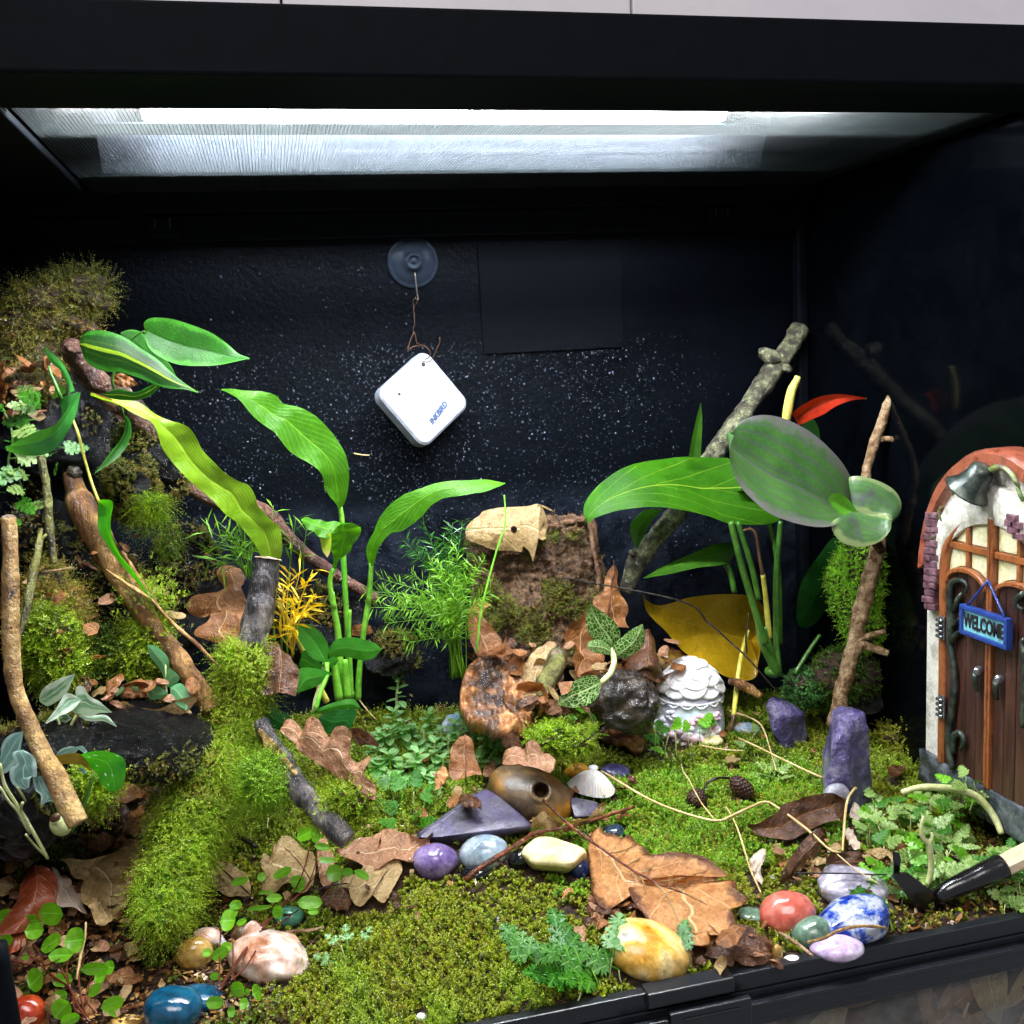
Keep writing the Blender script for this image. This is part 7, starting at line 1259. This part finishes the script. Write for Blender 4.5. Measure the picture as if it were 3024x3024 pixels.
sprig('shiny lobed green leaves at the foot of the fuzzy plant','G',[(1180,1560,100,1.8,1.6),(1260,1540,70,1.7,1.7),(1120,1520,140,1.7,1.4),(1330,1640,60,1.5,1.3),(1180,1680,170,1.5,1.0),(1260,1700,280,1.4,.9),(1100,1640,200,1.4,1.0),(1340,1560,30,1.5,1.4),(1160,1780,190,1.2,.6),(1280,1780,330,1.2,.6),(1060,1450,150,1.2,1.2)],[m_parsley,m_parsley3,m_parsley],lobes=2,facecam=.6,W_=.42)
sprig('tiny pale sprout on the front moss','H',[(790,1200,90,1.2,1.4),(870,1170,40,.9,1.5),(740,1190,140,.9,1.5),(700,1310,170,1.0,.9)],[m_fuzzy],facecam=.5,pairs=1)
sprig('small green sprout at the rail by the hoe and twig','K',[(1880,1240,80,1.2,1.3),(1900,1300,10,1.1,1.0),(1840,1490,100,1.2,1.0),(1880,1560,20,1.3,.9),(1860,1450,160,1.0,1.2)],[m_parsley2,m_parsley],facecam=.5)
it=[]
for (x,y,Y,sz) in [(40,1120,17.5,1.7),(120,1230,17,1.8),(30,1330,17,1.7),(150,1300,16.5,1.6),(60,1460,16.5,1.8),(140,1520,16,1.5),(20,1560,16,1.4),(210,1580,16.5,1.2),(320,1050,18,1.5),(370,980,18.5,1.2),(290,1100,18,1.4),(40,1700,15.5,1.3),(120,1740,15.5,1.3),(190,1800,15.5,1.2),(360,1440,17.5,1.4),(420,1380,17.5,1.3),(180,1680,15.8,1.1),(40,1900,15,1.2),(250,1180,17.5,1.3),(100,1000,18,1.1),(210,1380,16.8,1.3),(400,1500,17.4,1.0)]: q=onY('A',x,y,Y); it.append((q,0,rg.uniform(0,6.28),rg.uniform(-.6,.3),sz*1.1))
patch('trailing_green_plant','soft divided green leaves trailing down the left wall','plant',it,[m_parsley,m_parsley2,m_parsley],facecam=.7,lobes=3)
branch('trailing_vine','thin stem that carries the soft divided leaves on the left wall',[('stem',twig('A','20,1100 90,1300 60,1500 150,1650 160,1850',[17.8,15.6],[8,9,8,7,6],6,.1),m_stemd)],cat='vine')
# fuzzy plant
Fz=Thing('fuzzy_leaf_plant','cluster of soft hairy grey green leaf shoots in the centre','plant')
for i,(bx_,by,tx,ty,sz) in enumerate([(1150,1050,1150,740,1.0),(1370,1150,1372,975,.95),(1600,1180,1625,950,1.0),(1690,1200,1700,980,.95),(1090,1250,1085,1090,1.1),(1230,1200,1240,1090,1.0),(1400,1380,1410,1180,1.0),(1090,1400,1090,1270,1.2),(1190,1450,1170,1360,1.2),(1790,1300,1800,1130,1.1),(1830,1330,1925,870,1.0),(1300,1300,1300,1210,1.0),(1460,1250,1450,1100,1.0),(1130,1180,1120,960,1.0),(1520,1300,1510,1160,.9),(1060,1420,1010,1350,1.1),(1640,1300,1570,1130,.8),(1760,1370,1850,1230,1.0),(1230,1420,1260,1330,1.0),(1350,1450,1350,1390,1.0),(1000,1300,980,1230,1.0),(1270,1480,1290,1260,1.1),(1450,1420,1470,1300,1.0),(1200,1250,1190,1040,1.0),(1330,1260,1330,1090,1.0),(1560,1260,1550,1050,1.0),(1720,1420,1720,1290,1.1),(1020,1250,1020,1120,.9),(1150,1500,1130,1430,1.1),(1400,1520,1420,1440,1.0)]):
    g=onG('G',bx_,by,.2); tp=onY('G',tx,ty,g[1]-.1); P=[g,(g+tp)/2+rg.normal(0,.1,3),tp]; Fz.part('stem',tube(P,[.13,.10,.08],8,8),m_stem if i%2 else m_stemp)
    for k in range(10):
        t_=1-.62*(k//3)/3-.04*(k%3); q=g+(tp-g)*t_; a=k*2.2+i; el=.75-.32*(k//3); d=np.array([math.cos(a)*math.cos(el),math.sin(a)*math.cos(el),math.sin(el)]); L_=sz*rg.uniform(.8,1.25)*(1 if k//3 else .75); s_=nrm(np.cross(d,[0,0,1.])); e=[];f=[]
        for u_ in (0,.25,.55,.85,1): w=.30*L_*math.sin(math.pi*(.08+.84*u_)) if u_<1 else 0; c_=q+d*L_*u_+np.array([0,0,-.3*u_*u_*L_]); e.append(c_+s_*w); f.append(c_-s_*w)
        Fz.part('leaf',sheet(e,f,n=9,m=5,fold=-.15),m_fuzzy)
Fz.done()
# round leaved creepers
def creeper(label,c,leaves,stems,h,name='round_leaf_creeper'):
    t=Thing(name,label,'plant')
    for s,r_ in stems: t.part('stem',twig(c,s,('g',h),np.array(r_)*.72,7,.05),m_stemw)
    for i,(x,y,rx,ry,rot) in enumerate(leaves):
        hh=h[0]+(h[1]-h[0])*rg.uniform(.2,1); q=onG(c,x,y,hh); s=cmpx(c,q); A=axes(rot,rg.uniform(-25,25)); tl=rg.uniform(-.5,.5)
        a,b=rx*s,ry*s; e=[];f=[]
        for u_ in np.linspace(0,1,7): xx=-a+2*a*u_; w=b*math.sqrt(max(0,1-(xx/a)**2)); dy=tl*.35*a*(u_-.5); e.append(q+A[0]*xx+A[2]*w+A[1]*(dy+w*.45)); f.append(q+A[0]*xx-A[2]*w+A[1]*(dy-w*.45))
        t.part('leaf',sheet(e,f,n=13,m=9,fold=-.09,wave=.02,seed=i),m_round)
    t.done()
creeper('lime round leaved creeper on dark wiry stems in the lower left corner','S',[(30,415,58,50,0),(290,385,72,60,5),(180,425,50,36,0),(195,480,55,42,0),(290,550,75,42,-32),(425,535,58,64,0),(345,620,70,36,0),(200,760,55,60,-40),(540,698,82,32,0),(622,690,34,34,0),(355,760,62,34,0),(350,930,66,56,-45),(642,898,76,36,-20),(540,818,52,25,-40),(35,535,42,30,-10),(345,852,46,30,-20),(400,985,62,32,-20),(640,950,30,14,40),(570,745,40,30,-20),(145,632,22,13,-20)],
 [('20,640 120,665 250,680 340,640',[10,8,6,5]),('180,540 230,620 260,700 330,760 400,810 440,900 500,990',[6,7,8,9,9,9,9]),('290,590 340,680 400,800',[5,7,8]),('480,640 450,740 470,900 510,1000',[5,7,9,9]),('420,600 380,690 400,810',[5,6,7]),('160,600 200,650 260,700',[5,6,6]),('540,720 500,800 490,880 540,940',[4,5,6,6]),('410,810 430,940 500,1010',[8,8,9])],(.9,2.3))
creeper('lime round leaved creeper over the pale oak leaf, with a thick black stem','H',[(500,385,92,48,-25),(560,395,36,56,0),(612,485,60,24,10),(640,580,62,22,8),(690,672,60,54,0),(790,665,42,28,0),(890,682,62,26,32),(322,670,76,30,-22),(432,735,58,42,0),(265,850,60,28,0),(520,882,92,44,5),(160,920,92,16,0),(290,950,42,44,0),(175,700,34,28,30),(605,410,20,16,40),(210,810,62,12,-5),(440,790,60,16,-10),(20,730,70,26,-15),(545,945,40,22,0),(12,890,20,22,0)],
 [('520,470 490,600 430,760 330,900 230,1010 180,1070',[5,7,8,9,10,12]),('570,450 560,600 500,760 380,880',[4,6,7,8]),('600,600 560,680 480,800',[4,5,6]),('700,730 620,830 600,860',[5,6,6]),('830,700 780,790',[4,4]),('130,880 140,1000 170,1050',[4,5,6]),('770,690 740,760 700,790',[4,5,5]),('440,930 350,1000 260,1050 160,1090',[5,6,6,8])],(1.0,2.6))
creeper('lime round leaves in front of the pinkish stone','S',[(1300,420,45,55,0),(1345,332,38,24,0),(1255,610,62,30,-32),(1290,572,36,24,0),(1180,605,28,22,0),(1355,815,42,44,0),(1465,830,30,42,-30),(1390,895,28,28,0),(1225,890,54,32,0),(1320,942,24,28,0),(1330,372,30,34,0),(1378,430,34,16,-20),(1225,740,30,20,0),(1412,830,16,20,0)],
 [('1520,420 1450,530 1380,620 1310,720 1250,820',[16,15,15,14,12]),('1262,460 1255,560 1250,800',[6,7,7]),('1560,460 1480,560 1400,690 1320,760',[4,6,7,7]),('1350,850 1340,880 1310,920',[5,5,5]),('1320,480 1330,620 1325,760',[5,6,6])],(.8,2.6))
# drops on the leaves
